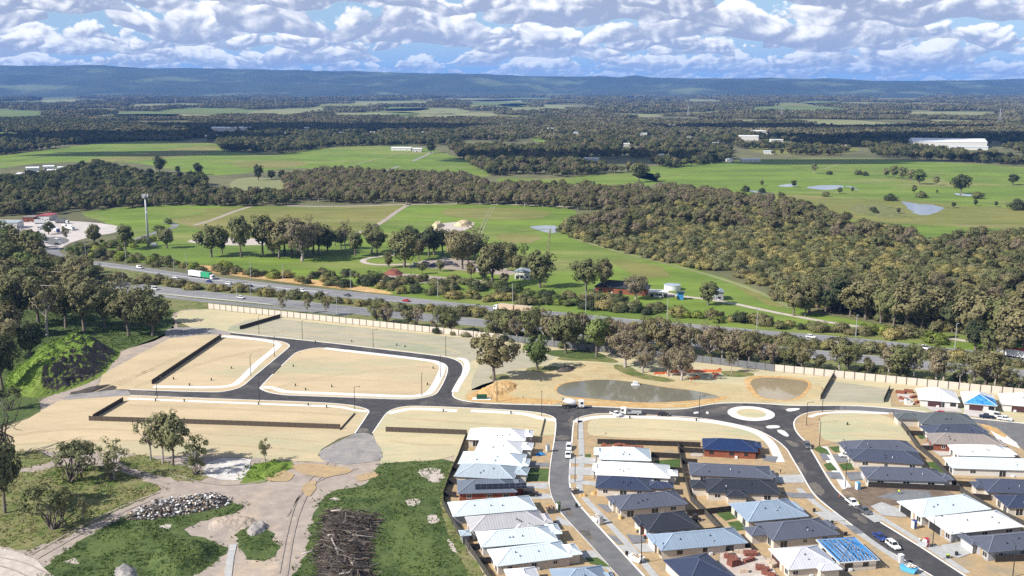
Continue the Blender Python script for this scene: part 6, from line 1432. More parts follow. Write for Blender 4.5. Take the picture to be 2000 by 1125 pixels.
for x0_, x1_, y_, rf, l in ((1352, 1386, 251, 'roof_tan', 'tan-roofed house right of the two white ones on the rise'), (1505, 1530, 278, 'roof_white', 'white house right of the double-storey building'), (660, 672, 263, 'roof_surf', 'pale cottage in the wood left of centre, beyond the paddock'), (1215, 1230, 286, 'roof_white', 'white cottage in the wood right of the small clearing'), (1390, 1404, 284, 'roof_surf', 'pale cottage left of the far road bend'), (1335, 1350, 271, 'roof_tan', 'tan cottage below the two white houses on the rise'),
                        (978, 994, 246, 'roof_white', 'white cottage high in the central wood'), (1120, 1134, 263, 'roof_surf', 'pale cottage right of the small clearing house'), (556, 574, 264, 'roof_white', 'white cottage right of the long industrial shed'), (246, 262, 264, 'roof_surf', 'pale cottage alone in the left wood'), (338, 356, 252, 'roof_white', 'white cottage left of the long industrial shed'), (1640, 1656, 290, 'roof_white', 'white cottage beside the olive field at right'), (1250, 1264, 265, 'roof_white', 'white cottage left of the rise with two white houses')):
    FB.append((l, (x0_, y_), (x1_, y_), 13, rf, 5.5))
for l, A, B, w, rf, ez in FB: bld(l, A, B, w, rf, 'brick_white', ez, 9, 'far_building', wins=3)
for i, (x0, x1, y, t) in enumerate(((32, 66, 347, 'front left, tallest'), (70, 88, 344, 'front middle'), (92, 118, 340, 'front right'), (50, 76, 335, 'back left'), (84, 106, 332, 'back middle'), (112, 140, 334, 'back right'))):
    bld('white glasshouse row at far left, ' + t, (x0, y), (x1, y - .6), 14, 'roof_white', 'white_paint', 5, 10, 'glasshouse', wins=2, group='white glasshouses at far left')
def tank():
    g = G(1313, 565, .1); s = SCL(565); r, h = 16 / s, 9 / s; root = empty('water_tank', g, 0, label='round white steel water tank on the green paddock', cat='tank')
    mb = MB(); n = 40
    for k in range(6):
        z0, z1 = h * k / 6, h * (k + 1) / 6 - .04
        for rr, za, zb in ((r, z0, z1),):
            for i in range(n):
                a, b = 6.2832 * i / n, 6.2832 * (i + 1) / n; mb.quad((rr * math.cos(a), rr * math.sin(a), za), (rr * math.cos(b), rr * math.sin(b), za), (rr * math.cos(b), rr * math.sin(b), zb), (rr * math.cos(a), rr * math.sin(a), zb))
    MB().tube([(0, 0, .02), (0, 0, h - .05)], [r - .03, r - .03], n).build('inner_wall', M['roof_surf'], root); mb.build('wall_ring', M['white_paint'], root)
    MB().tube([(0, 0, h - .02), (0, 0, h + .12), (0, 0, h + .5)], [r + .1, r + .1, .3], n).build('lid', M['roof_mist'], root)
tank()
# ================================================================== MOUND, HEAPS, PILES
def heap(name, label, cat, pts_px, h, m, m2=None, n=60, seed=0, steep=.25, cut=None, kind=None, z0=.05):
    """an uneven mound over a photograph outline; its cut face, where given, shows bare soil"""
    poly = [(g.x, g.y) for g in chaikin(W3(P(pts_px)), 2)]; a = np.array(poly); lo, hi = a.min(0), a.max(0); vs, fs, mi = [], [], []
    xs, ys = np.linspace(lo[0] - .5, hi[0] + .5, n), np.linspace(lo[1] - .5, hi[1] + .5, n)
    gx, gy = np.meshgrid(xs, ys); fx, fy = gx.ravel(), gy.ravel(); ins = inside(poly, fx, fy)
    dd = np.full(len(fx), 1e9)
    for i in range(len(poly)):
        p, q = np.array(poly[i]), np.array(poly[(i + 1) % len(poly)]); d = q - p; L2_ = max(1e-9, d @ d)
        t = np.clip(((fx - p[0]) * d[0] + (fy - p[1]) * d[1]) / L2_, 0, 1); dd = np.minimum(dd, np.hypot(fx - p[0] - t * d[0], fy - p[1] - t * d[1]))
    mx = dd[ins].max(); z = np.where(ins, np.minimum(1, (dd / mx) / (1 - steep)), 0); z = z * z * (3 - 2 * z)
    for k in range(len(fx)):
        zz = z[k] * h * (1 + .28 * mnoise.fractal(Vector((fx[k] / 6, fy[k] / 6, seed)), 1, 2, 4)) + (z[k] > 0) * .25 * mnoise.fractal(Vector((fx[k] / 1.3, fy[k] / 1.3, seed)), 1, 2, 3)
        if cut is not None: zz = cut(fx[k], fy[k], zz, z[k])
        vs.append((fx[k], fy[k], z0 + max(-.1, zz) if ins[k] else z0 - .12))
    for j in range(n - 1):
        for i in range(n - 1):
            k = j * n + i
            if ins[k] or ins[k + 1] or ins[k + n] or ins[k + n + 1]:
                fs.append((k, k + 1, k + n + 1, k + n))
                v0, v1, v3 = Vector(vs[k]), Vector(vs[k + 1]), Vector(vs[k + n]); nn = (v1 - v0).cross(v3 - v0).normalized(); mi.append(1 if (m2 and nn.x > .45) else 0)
    me = bpy.data.meshes.new(name); me.from_pydata(vs, [], fs); me.materials.append(M[m]); me.materials.append(M[m2 or m]); me.polygons.foreach_set('material_index', mi); me.update()
    return tag(link(name, me), label=label, cat=cat, kind=kind), np.array(vs), ins
gA, gB = G(60, 745), G(225, 682)
def cutf(x, y, zz, f):
    """the right-hand face has been dug away"""
    t = ((x - gA.x) * (gB.x - gA.x) + (y - gA.y) * (gB.y - gA.y)) / (gB - gA).length_squared; edge = gA.lerp(gB, t); s = (x - edge.x) - 25 + 4.0 * mnoise.noise(Vector((x / 4, y / 4, 2)))
    return zz * max(0, min(1, 1 - s / 9)) if s > 0 else zz
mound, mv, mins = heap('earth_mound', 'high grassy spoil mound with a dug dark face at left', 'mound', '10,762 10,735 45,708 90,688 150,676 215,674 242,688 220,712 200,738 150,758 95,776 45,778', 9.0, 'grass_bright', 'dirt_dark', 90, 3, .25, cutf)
heap('sand_heap', 'rutted orange sand heap left of the pond', 'heap', '925,775 940,757 975,745 1010,748 1015,758 990,772 960,779', 1.3, 'sand_orange', None, 40, 5, .4, z0=ZI)
heap('grassy_mound', 'small bright grass hump on the triangle by the dirt junction', 'mound', '500,930 540,905 570,904 560,918 520,938', .8, 'grass_bright', None, 30, 9, .3)
heap('dirt_heap', 'grey rutted earth heap right of the rubble', 'heap', '395,1035 420,1010 470,1005 510,1015 500,1030 450,1040', 1.2, 'dirt', None, 40, 10, .4)
heap('dirt_heap', 'dark grey gravel heap near the concrete strip', 'heap', '475,1045 490,1022 520,1020 530,1030 500,1050', 1.1, 'track_grey', None, 30, 11, .4)
heap('dirt_heap', 'pale rubble-strewn heap at the bottom edge', 'heap', '215,1125 230,1103 262,1103 275,1130 250,1150', 1.2, 'track_grey', None, 30, 12, .3)
for k, (s, l) in enumerate((('838,440 862,436 872,442 850,449', 'left'), ('880,438 905,434 926,433 922,441 895,445', 'right'))):
    heap('sand_heap', f'pale sand heap on the far paddock, {l} of two', 'heap', s, 3.2, 'sand_lot', None, 30, 20 + k, .3)
heap('dirt_heap', 'reddish earth heap at the edge of the salvage yard', 'heap', '745,535 760,528 785,530 790,536 770,540', 2.2, 'brick_stack', None, 26, 26, .3)
heap('dirt_heap', 'dark mulch heap under the round green tree', 'heap', '1082,728 1095,716 1120,716 1126,722 1110,729', 1.2, 'dirt_dark', None, 26, 27, .3, z0=ZI)
for k, (s, l) in enumerate((('1126,972 1140,964 1150,972', 'opposite the solar house'), ('1062,992 1078,988 1085,998 1070,1002', 'beside the white site box'), ('1150,964 1168,958 1175,966 1158,970', 'before the navy roofed house'), ('1205,1012 1212,1006 1222,1012 1212,1018', 'beside the white rubbish heap'))):
    heap('sand_heap', f'small yellow sand heap on the verge {l}', 'heap', s, .9, 'sand_orange', None, 22, 30 + k, .4, z0=ZI)
mk('bark_brown', [(.095, .07, .052), (.06, .046, .036)], scale=1.5)
def surf(vs):
    xs, ys = np.unique(vs[:, 0]), np.unique(vs[:, 1])
    def f_(x, y):
        k = min(len(ys) - 1, np.searchsorted(ys, y)) * len(xs) + min(len(xs) - 1, np.searchsorted(xs, x)); return max(.1, vs[k, 2]) if k < len(vs) else .1
    return f_
def pieces(name, label, cat, poly_s, n, size, mats, seed, hfun, long=False, on=None):
    rng = np.random.default_rng(seed); pts = fill_px(poly_s, n / 200.0 * .9, seed); rng.shuffle(pts); pts = pts[:n]; mb = MB()
    c = pts[:, :2].mean(0); sp = np.abs(pts[:, :2] - c).max(0)
    for p in pts:
        f = max(0, 1 - np.linalg.norm((p[:2] - c) / sp) ** 1.5); z = (.1 + hfun * f * rng.uniform(.3, 1.0)) if on is None else on(p[0], p[1]) + rng.uniform(-.1, .6); s = size * rng.uniform(.4, 1.5); q = Vector((p[0], p[1], z))
        d = Vector(rng.normal(size=3)); d.z *= (.12 if long else .3); d.normalize(); m = int(rng.integers(0, len(mats)))
        if long: 
            if rng.random() < .6: d.y *= .25; d.normalize()
            L = s * rng.uniform(2, 6); mb.tube([q - d * L / 2, q + Vector((0, 0, .03 * L * rng.normal())), q + d * L / 2], [s * .16, s * .14, s * .07], 5, m)
        else: mb.bar(q - d * s * .5, q + d * s * .5, s * rng.uniform(.3, .9), s * rng.uniform(.15, .5), m)
    o = mb.build(name, [M[x] for x in mats]); return tag(o, label=label, cat=cat, kind='stuff')
_, rv, _i = heap('rubble_base', 'earth under the building rubble beside the dirt junction', 'heap', '232,1018 270,990 340,972 420,962 458,975 450,990 380,1005 300,1018', 1.6, 'dirt_dark', None, 40, 40, .3)
pieces('rubble', 'heap of white and dark building rubble beside the dirt junction', 'rubble', '235,1016 275,992 340,974 420,964 455,975 445,990 380,1003 300,1016', 620, .6, ['concrete', 'concrete_grey', 'brick_pale', 'concrete_grey', 'white_paint', 'paving_dark', 'timber', 'dirt_dark', 'bark_dark'], 41, 1.6, on=surf(rv))
_, lv, _i = heap('log_pile_base', 'dark earth and mulch under the felled timber', 'heap', '612,1090 628,1012 645,996 732,1003 742,1020 726,1060 735,1165 615,1165', 1.8, 'dirt_dark', None, 50, 42, .3)
pieces('felled_timber', 'wide pile of dark felled branches and logs at the bottom', 'timber', '612,1090 628,1010 644,994 736,1002 746,1020 728,1062 736,1160 616,1160', 900, .75, ['bark_dark', 'bark', 'bark_brown', 'bark_dark', 'bark_brown', 'bark_brown', 'bark'], 43, 2.0, True, surf(lv))
for i, (a, b, r, l) in enumerate(((( 648, 1052), (664, 1115), .34, 'long pale trunk lying down the front of the timber pile'), ((678, 1095), (690, 1110), .22, 'short pale log near the bottom of the timber pile'), ((646, 998), (672, 1000), .3, 'pale log along the back edge of the timber pile'), ((590, 1082), (614, 1078), .28, 'grey log beside the dirt track left of the timber pile'), ((640, 1045), (738, 1050), .2, 'thin straight log across the middle of the timber pile'), ((660, 1122), (695, 1120), .25, 'pale log at the bottom edge of the timber pile'))):
    A, B = G(*a, 1.6), G(*b, 1.6); c = (A + B) / 2; root = empty('log', c, 0, label=l, cat='log')
    A, B = A - c, B - c; m_ = (A + B) / 2 + Vector((.5, .2, .3)); MB().tube([A, m_, B], [r, r * .85, r * .55], 8).build('trunk', M['bark_pale'], root, smooth=True); MB().tube([m_, m_ + Vector((.7, .4, .8))], [r * .4, r * .15], 5).build('branch_stub', M['bark_pale'], root)
# tufts and weeds on the near grass
def tufts(name, label, polys, dens, size, m, seed, on=None):
    Vs, Fs, k = [], [], 0; rng = np.random.default_rng(seed)
    for s in polys:
        p = fill_px(s, dens, seed, (7, -.12)); p[:, :2] += rng.normal(size=(len(p), 2)) * 1.1
        for q in p:
            sz = size * rng.uniform(.5, 1.5); zb = .1
            if on is not None: zb = on(q[0], q[1])
            for _ in range(3):
                a = rng.uniform(0, 6.28); d = np.array([math.cos(a), math.sin(a), 0]); b = np.array([q[0] + rng.normal() * sz * .4, q[1] + rng.normal() * sz * .4, zb]); lean = rng.normal(size=3) * sz * .3; lean[2] = sz * rng.uniform(.5, 1.0)
                Vs += [b - d * sz * .38, b + d * sz * .38, b + lean]; Fs.append((k, k + 1, k + 2)); k += 3
    me = np_mesh(name, np.array(Vs), np.array(Fs), M[m]); tag(link(name, me), label=label, cat='grass', kind='stuff')
mk('tuft', [(.084, .128, .032), (.12, .155, .042), (.055, .092, .025)], scale=.3, coord='World', mix2=.1, trans=.2, spec=.1); mk('tuft_dry', [(.28, .26, .12), (.19, .21, .07), (.34, .30, .16)], scale=.3, coord='World', mix2=.15, trans=.2, spec=.1); mk('tuft_bright', [(.17, .26, .04), (.125, .21, .034)], scale=.3, coord='World', trans=.2, spec=.1)
tufts('rough_grass', 'rough dark green grass covering the ground before the left row', [gl[6][0], gl[4][0], gl[5][0]], 2.0, .42, 'tuft', 51)
tufts('dry_grass', 'mixed dry and green grass on the near left', [gl[0][0], gl[1][0], gl[2][0], '884,900 886,920 872,962 868,992 900,1050 965,1160 935,1160 890,1075 862,1010 858,975 870,930'], 1.2, .5, 'tuft_dry', 52)
tufts('bright_grass', 'bright grass by the dirt junction', [gl[3][0], '100,915 160,906 240,925 200,945 120,950'], 1.8, .5, 'tuft_bright', 53)
_mz = {}
mxs = np.unique(mv[:, 0]); mys = np.unique(mv[:, 1])
def on_mound(x, y):
    i, j = min(len(mxs) - 1, np.searchsorted(mxs, x)), min(len(mys) - 1, np.searchsorted(mys, y)); return mv[j * len(mxs) + i, 2] if j * len(mxs) + i < len(mv) else .1
tufts('mound_grass', 'bright green grass on top of the spoil mound', ['14,760 14,735 45,710 90,690 150,679 205,678 180,700 140,725 105,750 60,772'], 2.0, .5, 'tuft_bright', 54, on_mound)
_, gv, _i = heap('grassy_mound', 'low dark grassy mound at the bottom left', 'mound', '270,1120 300,1070 350,1050 420,1058 440,1080 420,1105 350,1140', 2.6, 'grass_near', None, 50, 8, .3)
tufts('hump_grass', 'rough grass on the low mound at the bottom left', ['280,1118 302,1072 350,1053 420,1060 436,1080 418,1103 350,1136'], 2.4, .42, 'tuft', 56, surf(gv))
tufts('forest_grass', 'green undergrowth below the grove at left', ['-60,570 150,580 330,605 340,640 240,682 190,676 100,696 -60,760'], .55, .75, 'tuft', 55)

# ================================================================== GARDENS, DRIVES, SITE THINGS
mk('dirt_brown', [(.19, .14, .10), (.14, .105, .08), (.25, .19, .135)], scale=.25, coord='World', mix2=.12, bump=.5, bscale=1., fine=(.6, .4))
zz_ = ZI + .03
patch('yard_sand', '1018,846 1052,852 1083,850 1075,901 1071,944 1077,973 1094,1002 1129,1040 1166,1080 1204,1123 1228,1153 1000,1153 940,1110 905,1040 870,985 868,970 886,918 908,870 915,852', zz_, 'sand_verge', sm=0)
drv = [('paving_dark', '1024,904 1073,905 1072,914 1026,912'), ('grass_lawn', '1022,915 1072,916 1070,941 1020,941'), ('concrete_grey', '1018,944 1070,944 1070,956 1020,954'), ('concrete_grey', '1030,962 1074,966 1078,975 1034,976'), ('concrete_grey', '1086,1008 1108,1018 1118,1030 1088,1024'), ('concrete_grey', '1130,1078 1160,1076 1182,1100 1200,1122 1170,1105 1140,1092'), ('grass_lawn', '1142,1090 1168,1090 1192,1108 1180,1108 1152,1102'),
       ('grass_lawn', '1143,888 1154,888 1154,898 1142,898'), ('concrete_grey', '1114,893 1165,895 1163,908 1113,906'), ('concrete_grey', '1113,912 1165,914 1163,930 1111,928'), ('concrete_grey', '1113,936 1165,942 1163,950 1112,944'), ('paving_dark', '1164,985 1200,988 1208,998 1186,1002'), ('paving_dark', '1187,1046 1202,1048 1218,1064 1206,1064'), ('paving_dark', '1222,1044 1258,1048 1262,1060 1236,1064'), ('concrete_grey', '1236,1064 1284,1062 1288,1078 1252,1080'), ('concrete_grey', '1205,1066 1225,1066 1240,1084 1226,1086'),
       ('grass_lawn', '1277,901 1327,897 1329,918 1290,915'), ('grass_lawn', '1398,1003 1438,998 1444,1012 1416,1018'), ('grass_lawn', '1420,1022 1455,1016 1470,1034 1436,1038'), ('dirt_pale', '1350,885 1372,884 1374,893 1348,893'),
       ('paving_dark', '1490,890 1520,893 1514,904 1490,900'), ('concrete_grey', '1512,930 1565,928 1572,944 1514,945'), ('paving_dark', '1524,962 1585,965 1592,975 1545,973'), ('concrete_grey', '1585,1000 1630,1002 1652,1018 1618,1020'), ('paving_dark', '1648,1026 1668,1028 1688,1042 1670,1044'),
       ('grass_lawn', '1588,878 1600,872 1614,878 1622,890 1602,886'), ('grass_lawn', '1618,874 1648,872 1655,884 1630,884'), ('paving_dark', '1600,887 1612,886 1622,900 1607,900'), ('grass_lawn', '1608,908 1622,904 1636,920 1616,920'), ('paving_dark', '1625,888 1665,890 1662,902 1636,906'), ('grass_lawn', '1638,908 1662,904 1668,918 1646,920'), ('paving_dark', '1612,922 1640,924 1648,938 1622,936'), ('paving_dark', '1650,924 1690,922 1690,938 1660,940'),
       ('dirt_brown', '1640,955 1700,950 1770,955 1880,962 1820,985 1755,985 1690,1000 1650,975'), ('concrete_grey', '1700,990 1722,982 1770,1000 1770,1012 1722,1008'), ('concrete_grey', '1680,1004 1706,1006 1722,1020 1708,1022'), ('concrete_grey', '1836,1066 1880,1060 1912,1076 1872,1092 1850,1085'), ('concrete_grey', '1806,1070 1830,1066 1860,1082 1842,1094'),
       ('dirt_pale', '1804,843 1830,841 1818,862 1800,858'), ('pad_paved', '1800,868 1822,868 1872,890 1836,892'), ('grass_lawn', '1786,846 1812,844 1816,858 1796,858'), ('grass_lawn', '1808,905 1830,902 1848,928 1838,934'), ('concrete', '1930,838 1950,842 1985,866 1992,878 1950,862'), ('sand_orange', '1910,828 1940,834 1966,852 1964,858 1934,842'), ('pad_paved', '1798,790 1870,794 1880,806 1820,804'), ('sand_verge', '1740,762 1800,768 1796,795 1740,794'), ('pad_paved', '1752,770 1784,772 1782,786 1756,786'), ('pad_paved', '1885,800 1945,808 1940,820 1880,812'), ('sand_verge', '1850,916 2100,932 2100,945 1868,936'),
       ('concrete_grey', '1432,1086 1455,1082 1500,1110 1495,1150 1440,1130'), ('dirt_pale', '1395,1085 1440,1072 1480,1078 1520,1120 1520,1160 1440,1160'), ('paving_dark', '1712,972 1752,962 1768,958 1816,961 1820,974 1756,980')]
for k, (m_, s) in enumerate(drv): patch({'grass_lawn': 'lawn', 'dirt_brown': 'dirt_lot', 'dirt_pale': 'dirt_lot', 'sand_verge': 'dirt_lot', 'sand_orange': 'dirt_lot'}.get(m_, 'driveway'), s, zz_ + .03 + .0025 * k, m_, sm=1 if m_ in ('dirt_brown', 'sand_orange', 'dirt_pale') else 0)
def pallet(px, py, n, m, label, group, s=1.0):
    g = G(px, py, ZI + .08); root = empty('brick_pallet', g, (px * .37) % 1.2 - .6, label=label, cat='brick pallet', group=group)
    if ('bp', m) not in CM: CM[('bp', m)] = MB().box(-.55, .55, -.5, .5, .12, .98).box(-.53, .53, -.52, .52, .3, .36).mesh('brick_pack', M[m]); CM['bb'] = MB().box(-.55, .55, -.5, -.3, 0, .12).box(-.55, .55, .3, .5, 0, .12).mesh('pallet_base', M['timber'])
    for i in range(n): 
        o = link('brick_pack', CM[('bp', m)], root, ((i % 3) * 1.16 * s, (i // 3 % 2) * 1.06, (i // 6) * .9)); link('pallet_base', CM['bb'], o) if i < 6 else None
for x, y, n, l in ((1418, 1090, 4, 'back left'), (1458, 1086, 6, 'back, largest'), (1456, 1099, 3, 'middle right'), (1430, 1107, 8, 'middle, longest'), (1480, 1113, 5, 'front right'), (1425, 1100, 5, 'left of the longest'), (1492, 1122, 4, 'bottom right')): pallet(x, y, n, 'brick_stack', f'dark red brick pallets on the house slab, {l}', 'dark red brick pallets')
for x, y, l in ((1438, 1080, 'left of two at the back'), (1454, 1078, 'right of two at the back'), (1420, 1086, 'by the fence'), (1502, 1098, 'by the lilac house wall'), (1508, 1108, 'lower by the lilac house wall'), (1448, 1118, 'at the bottom edge')): pallet(x, y, 2, 'brick_pale', f'pale block pallet on the brick site, {l}', 'pale block pallets')
for x, y, n, l in ((1752, 768, 6, 'back left'), (1768, 766, 6, 'back right'), (1780, 778, 3, 'right'), (1758, 780, 4, 'front'), (1790, 788, 2, 'front right')): pallet(x, y, n, 'brick_red', f'red brick pallets on the site by the cream wall, {l}', 'red brick pallets by the wall')
for x, y, n, l in ((1178, 873, 4, 'left'), (1206, 874, 5, 'middle left'), (1220, 874, 3, 'middle right'), (1240, 876, 3, 'right')): pallet(x, y, n, 'brick_red', f'red brick pallets behind the pale roof in the fenced site, {l}', 'red brick pallets in the fenced site')
def booth(px, py, label, m, m2, w=1.15, h=2.3, rz=.3, name='portable_toilet'):
    root = empty(name, G(px, py, ZI + .02), rz, label=label, cat='portable toilet')
    link('cabin', bevelled(MB().box(-w / 2, w / 2, -w / 2, w / 2, .1, h), 'cabin', M[m], .05, 1), root); MB().box(-w / 2 - .04, w / 2 + .04, -w / 2 - .04, w / 2 + .04, h, h + .12).build('roof', M[m2], root); d = MB().box(-.36, .36, -w / 2 - .03, -w / 2, .2, h - .2).build('door', M[m2], root); MB().box(.22, .28, -w / 2 - .07, -w / 2 - .03, 1.0, 1.2).build('handle', M['steel'], d); return root
for x, y, l, a, b in ((1070, 882, 'white portable toilet on the verge of the left street', 'plastic_white', 'steel'), (1091, 997, 'white and green portable toilet beside the sand heap', 'plastic_white', 'grass_lawn'), (1173, 1024, 'grey portable toilet on the verge of the middle block', 'paint_silver', 'steel'), (1675, 956, 'white and teal portable toilet by the slab fence', 'plastic_white', 'paint_skyblue'), (1785, 1032, 'blue-bottomed portable toilet before the pale blue house', 'plastic_white', 'paint_blue'), (1759, 1100, 'grey-blue portable toilet on the verge at the bottom right', 'paint_silver', 'plastic_white'), (1770, 790, 'white portable toilet on the brick site by the cream wall', 'plastic_white', 'steel')): booth(x, y, l, a, b)
sg = booth(1809, 1068, 'white and red site sign box beside the footpath', 'plastic_white', 'paint_red', name='site_box'); sg['category'] = 'site box'
def wbin(px, py, label, lid):
    root = empty('wheelie_bin', G(px, py, ZI + .05), .4, label=label, cat='bin'); link('body', bevelled(MB().prism([(-.26, 0), (.26, 0), (.33, .95), (-.33, .95)], -.3, .3), 'body', M['paint_black'], .03, 1), root); MB().box(-.36, .36, -.33, .33, .95, 1.03).build('lid', M[lid], root)
    for s in (-1, 1): wheel(root, -.25, s * .28, .12, .06)
for x, y, l, c in ((1246, 1040, 'dark wheelie bin with yellow lid by the charcoal roofed house', 'paint_yellow'), (1868, 1085, 'black wheelie bin on the driveway at the right corner', 'paint_black'), (1126, 990, 'black bin on the verge opposite the sand heap', 'paint_black'), (1085, 1026, 'black bin at the corner of a left-row driveway', 'paint_black'), (1224, 1084, 'dark bin beside the footpath near the lamp', 'paint_black'), (1590, 1000, 'dark bin on the footpath before the light blue-grey roof', 'paint_black'), (1625, 1024, 'dark bin on the footpath before the dark slate roof', 'paint_black'), (1652, 1046, 'dark bin on the footpath by the blue roof frame', 'paint_black'), (1260, 1052, 'red-lidded bin by the charcoal roofed house', 'paint_red'), (1851, 1090, 'lime-lidded bin put in for a yellow-green post by the right corner driveway', 'paint_lime')): wbin(x, y, l, c)  # the lime-lidded bin is put in for a yellow-green post
def skip(px, py, label, m, rz, L=4.2, fill='concrete'):  # skip shape, also put in for the waste cages and trailers
    root = empty('waste_container', G(px, py, ZI + .02), rz, label=label, cat='skip bin'); p = [(-L / 2 + .5, .1), (L / 2 - .5, .1), (L / 2, 1.3), (-L / 2, 1.3)]
    MB().prism(p, -.95, .95).build('body', M[m], root); MB().bar((-L / 2, -.97, 1.3), (L / 2, -.97, 1.3), .1, .12).bar((-L / 2, .97, 1.3), (L / 2, .97, 1.3), .1, .12).build('rim', M[m], root)
    rng = np.random.default_rng(int(px)); mb = MB()
    for _ in range(26): q = Vector((rng.uniform(-L / 2 + .4, L / 2 - .4), rng.uniform(-.7, .7), 1.3 + rng.uniform(0, .35))); d = Vector(rng.normal(size=3)).normalized(); mb.bar(q - d * .35, q + d * .35, .3, .15, int(rng.integers(0, 2)))
    tag(mb.build('waste', [M[fill], M['timber']], root), kind='stuff')
skip(1775, 1116, 'blue skip bin full of rubbish on the verge at the bottom right', 'paint_skyblue', -.75); skip(1075, 1001, 'grey cage of rubble beside the white and green toilet', 'paint_grey', .2, 2.6, 'brick_stack'); skip(1803, 1066, 'grey mesh cage of waste beside the red sign box', 'paint_silver', -.7, 2.8); skip(1165, 1018, 'white waste cage beside the grey toilet', 'paint_white', -.8, 2.4); skip(1122, 963, 'grey trailer of waste on the verge of the left street', 'paint_grey', .3, 2.6)
skip(1775, 791, 'white waste cage at the front of the brick site by the wall', 'paint_white', 0, 3.0); skip(1243, 1095, 'white waste trailer on the verge by the street lamp', 'paint_white', -.8, 4.0)
pieces('site_waste', 'scattered white wrapping on the verge by the open porch', 'waste', '1176,1004 1190,996 1205,1000 1200,1012 1182,1012', 70, .6, ['white_paint', 'plastic_white', 'timber'], 61, .5)
pieces('site_waste', 'orange plastic barriers and offcuts among the pink trees', 'waste', '1265,732 1330,722 1400,722 1415,732 1380,745 1340,742 1290,738', 60, .9, ['paint_orange', 'concrete', 'timber', 'paint_red'], 62, .3)
def barrier(px, py, rz, L, label):
    root = empty('water_barrier', G(px, py, ZI + .05), rz, label=label, cat='barrier', group='orange barriers by the pond')
    n = max(1, int(L / 2)); 
    for i in range(n): link('segment', bevelled(MB().prism([(-.3, 0), (.3, 0), (.1, .9), (-.1, .9)], i * 2.0, i * 2.0 + 1.9), 'segment', M['paint_orange'], .03, 1), root)
for x, y, rz, L, l in ((1310, 727, -1.55, 10, 'row of orange water barriers left among the pink trees'), (1345, 726, -1.57, 14, 'long row of orange water barriers behind the pink trees'), (1278, 731, -1.4, 6, 'short row of orange barriers by the leaning pink tree'), (1348, 742, -.9, 6, 'orange barrier row slanting in front of the pink trees'), (1400, 726, -.6, 4, 'orange barrier pair at the right end of the site')): barrier(x, y, rz, L, l)
def cone(px, py, label):
    root = empty('traffic_cone', G(px, py, .12), 0, label=label, cat='cone'); MB().tube([(0, 0, .03), (0, 0, .75)], [.18, .04], 10).build('cone', M['paint_orange'], root); MB().box(-.25, .25, -.25, .25, 0, .04).build('base', M['rubber'], root)
for x, y, l in ((1040, 790, 'orange traffic cone left of the mixer worker'), (1066, 788, 'orange traffic cone on the clay behind the kerb'), (1290, 801, 'orange traffic cone at the kerb before the pond'), (1640, 970, 'orange traffic cone at the slab kerb')): cone(x, y, l)
def raft():
    root = empty('pond_float', G(1241, 752, ZI + .08), .1, label='small white pump float at the far edge of the pond', cat='float')
    MB().box(-1.6, 1.6, -1.0, 1.0, 0, .35).build('deck', M['plastic_white'], root); MB().box(-.9, .9, -.5, .5, .35, 1.5).build('pump_house', M['plastic_white'], root)
raft()
def ubox():
    root = empty('utility_box', G(941, 779, ZI + .06), 0, label='dark green transformer box on a concrete slab left of the pond', cat='utility box')
    MB().box(-3.6, 3.6, -1.6, 1.6, 0, .15).build('slab', M['concrete'], root); link('cabinet', bevelled(MB().box(-2.0, 2.0, -.8, .8, .15, 1.7), 'cabinet', M['paint_dkgreen'], .05, 1), root)
    for x in (-1.0, 0, 1.0): MB().box(x - .45, x + .45, -.83, -.8, .3, 1.55).build('door', M['paint_dkgreen'], root)
mk('paint_dkgreen', (.02, .075, .045), rough=.5); ubox()
def bluetarp():
    root = empty('tarpaulin', G(1055, 888, ZI + .05), .4, label='crumpled bright blue sheet on the sandy front yard', cat='tarpaulin'); mb = MB(); n = 9
    h = [[.9 * math.exp(-((i - 4) ** 2 + (j - 4) ** 2) / 9) + .15 * random.random() for j in range(n)] for i in range(n)]
    for i in range(n - 1):
        for j in range(n - 1): mb.quad(*[((a - 4) * .42, (b - 4) * .3, h[a][b]) for a, b in ((i, j), (i + 1, j), (i + 1, j + 1), (i, j + 1))])
    mb.build('sheet', M['tarp_blue'], root)
bluetarp()
def gshed():
    house('small grey garden shed behind the lilac-grey house', (900, 1047), (921, 1045), 3.6, 'roof_mist', 'brick_grey', '+', (), ez=2.2, wins=0, vents=0, name='garden_shed', cat='shed', pitch=R(8))
gshed()
# salvage yard odds and ends
rr_ = random.Random(4)
for i, (x, y) in enumerate(((812, 517), (822, 521), (832, 515), (845, 520), (868, 512), (880, 516), (890, 520), (915, 520), (930, 527), (948, 530), (870, 507), (806, 523))):
    car(('white', 'silver', 'grey', 'blue')[i % 4] + ' car body in the salvage yard, ' + ('leftmost pair back', 'left, front', 'left middle, back', 'left middle, front', 'centre back', 'centre', 'centre right', 'right of the white trunk', 'right front', 'before the open grey roof', 'far back centre', 'leftmost front')[i], x, y, (20, rr_.uniform(-4, 4)), ('sedan', 'van', 'suv', 'ute')[i % 4], ('white', 'silver', 'grey', 'blue')[i % 4], .12)
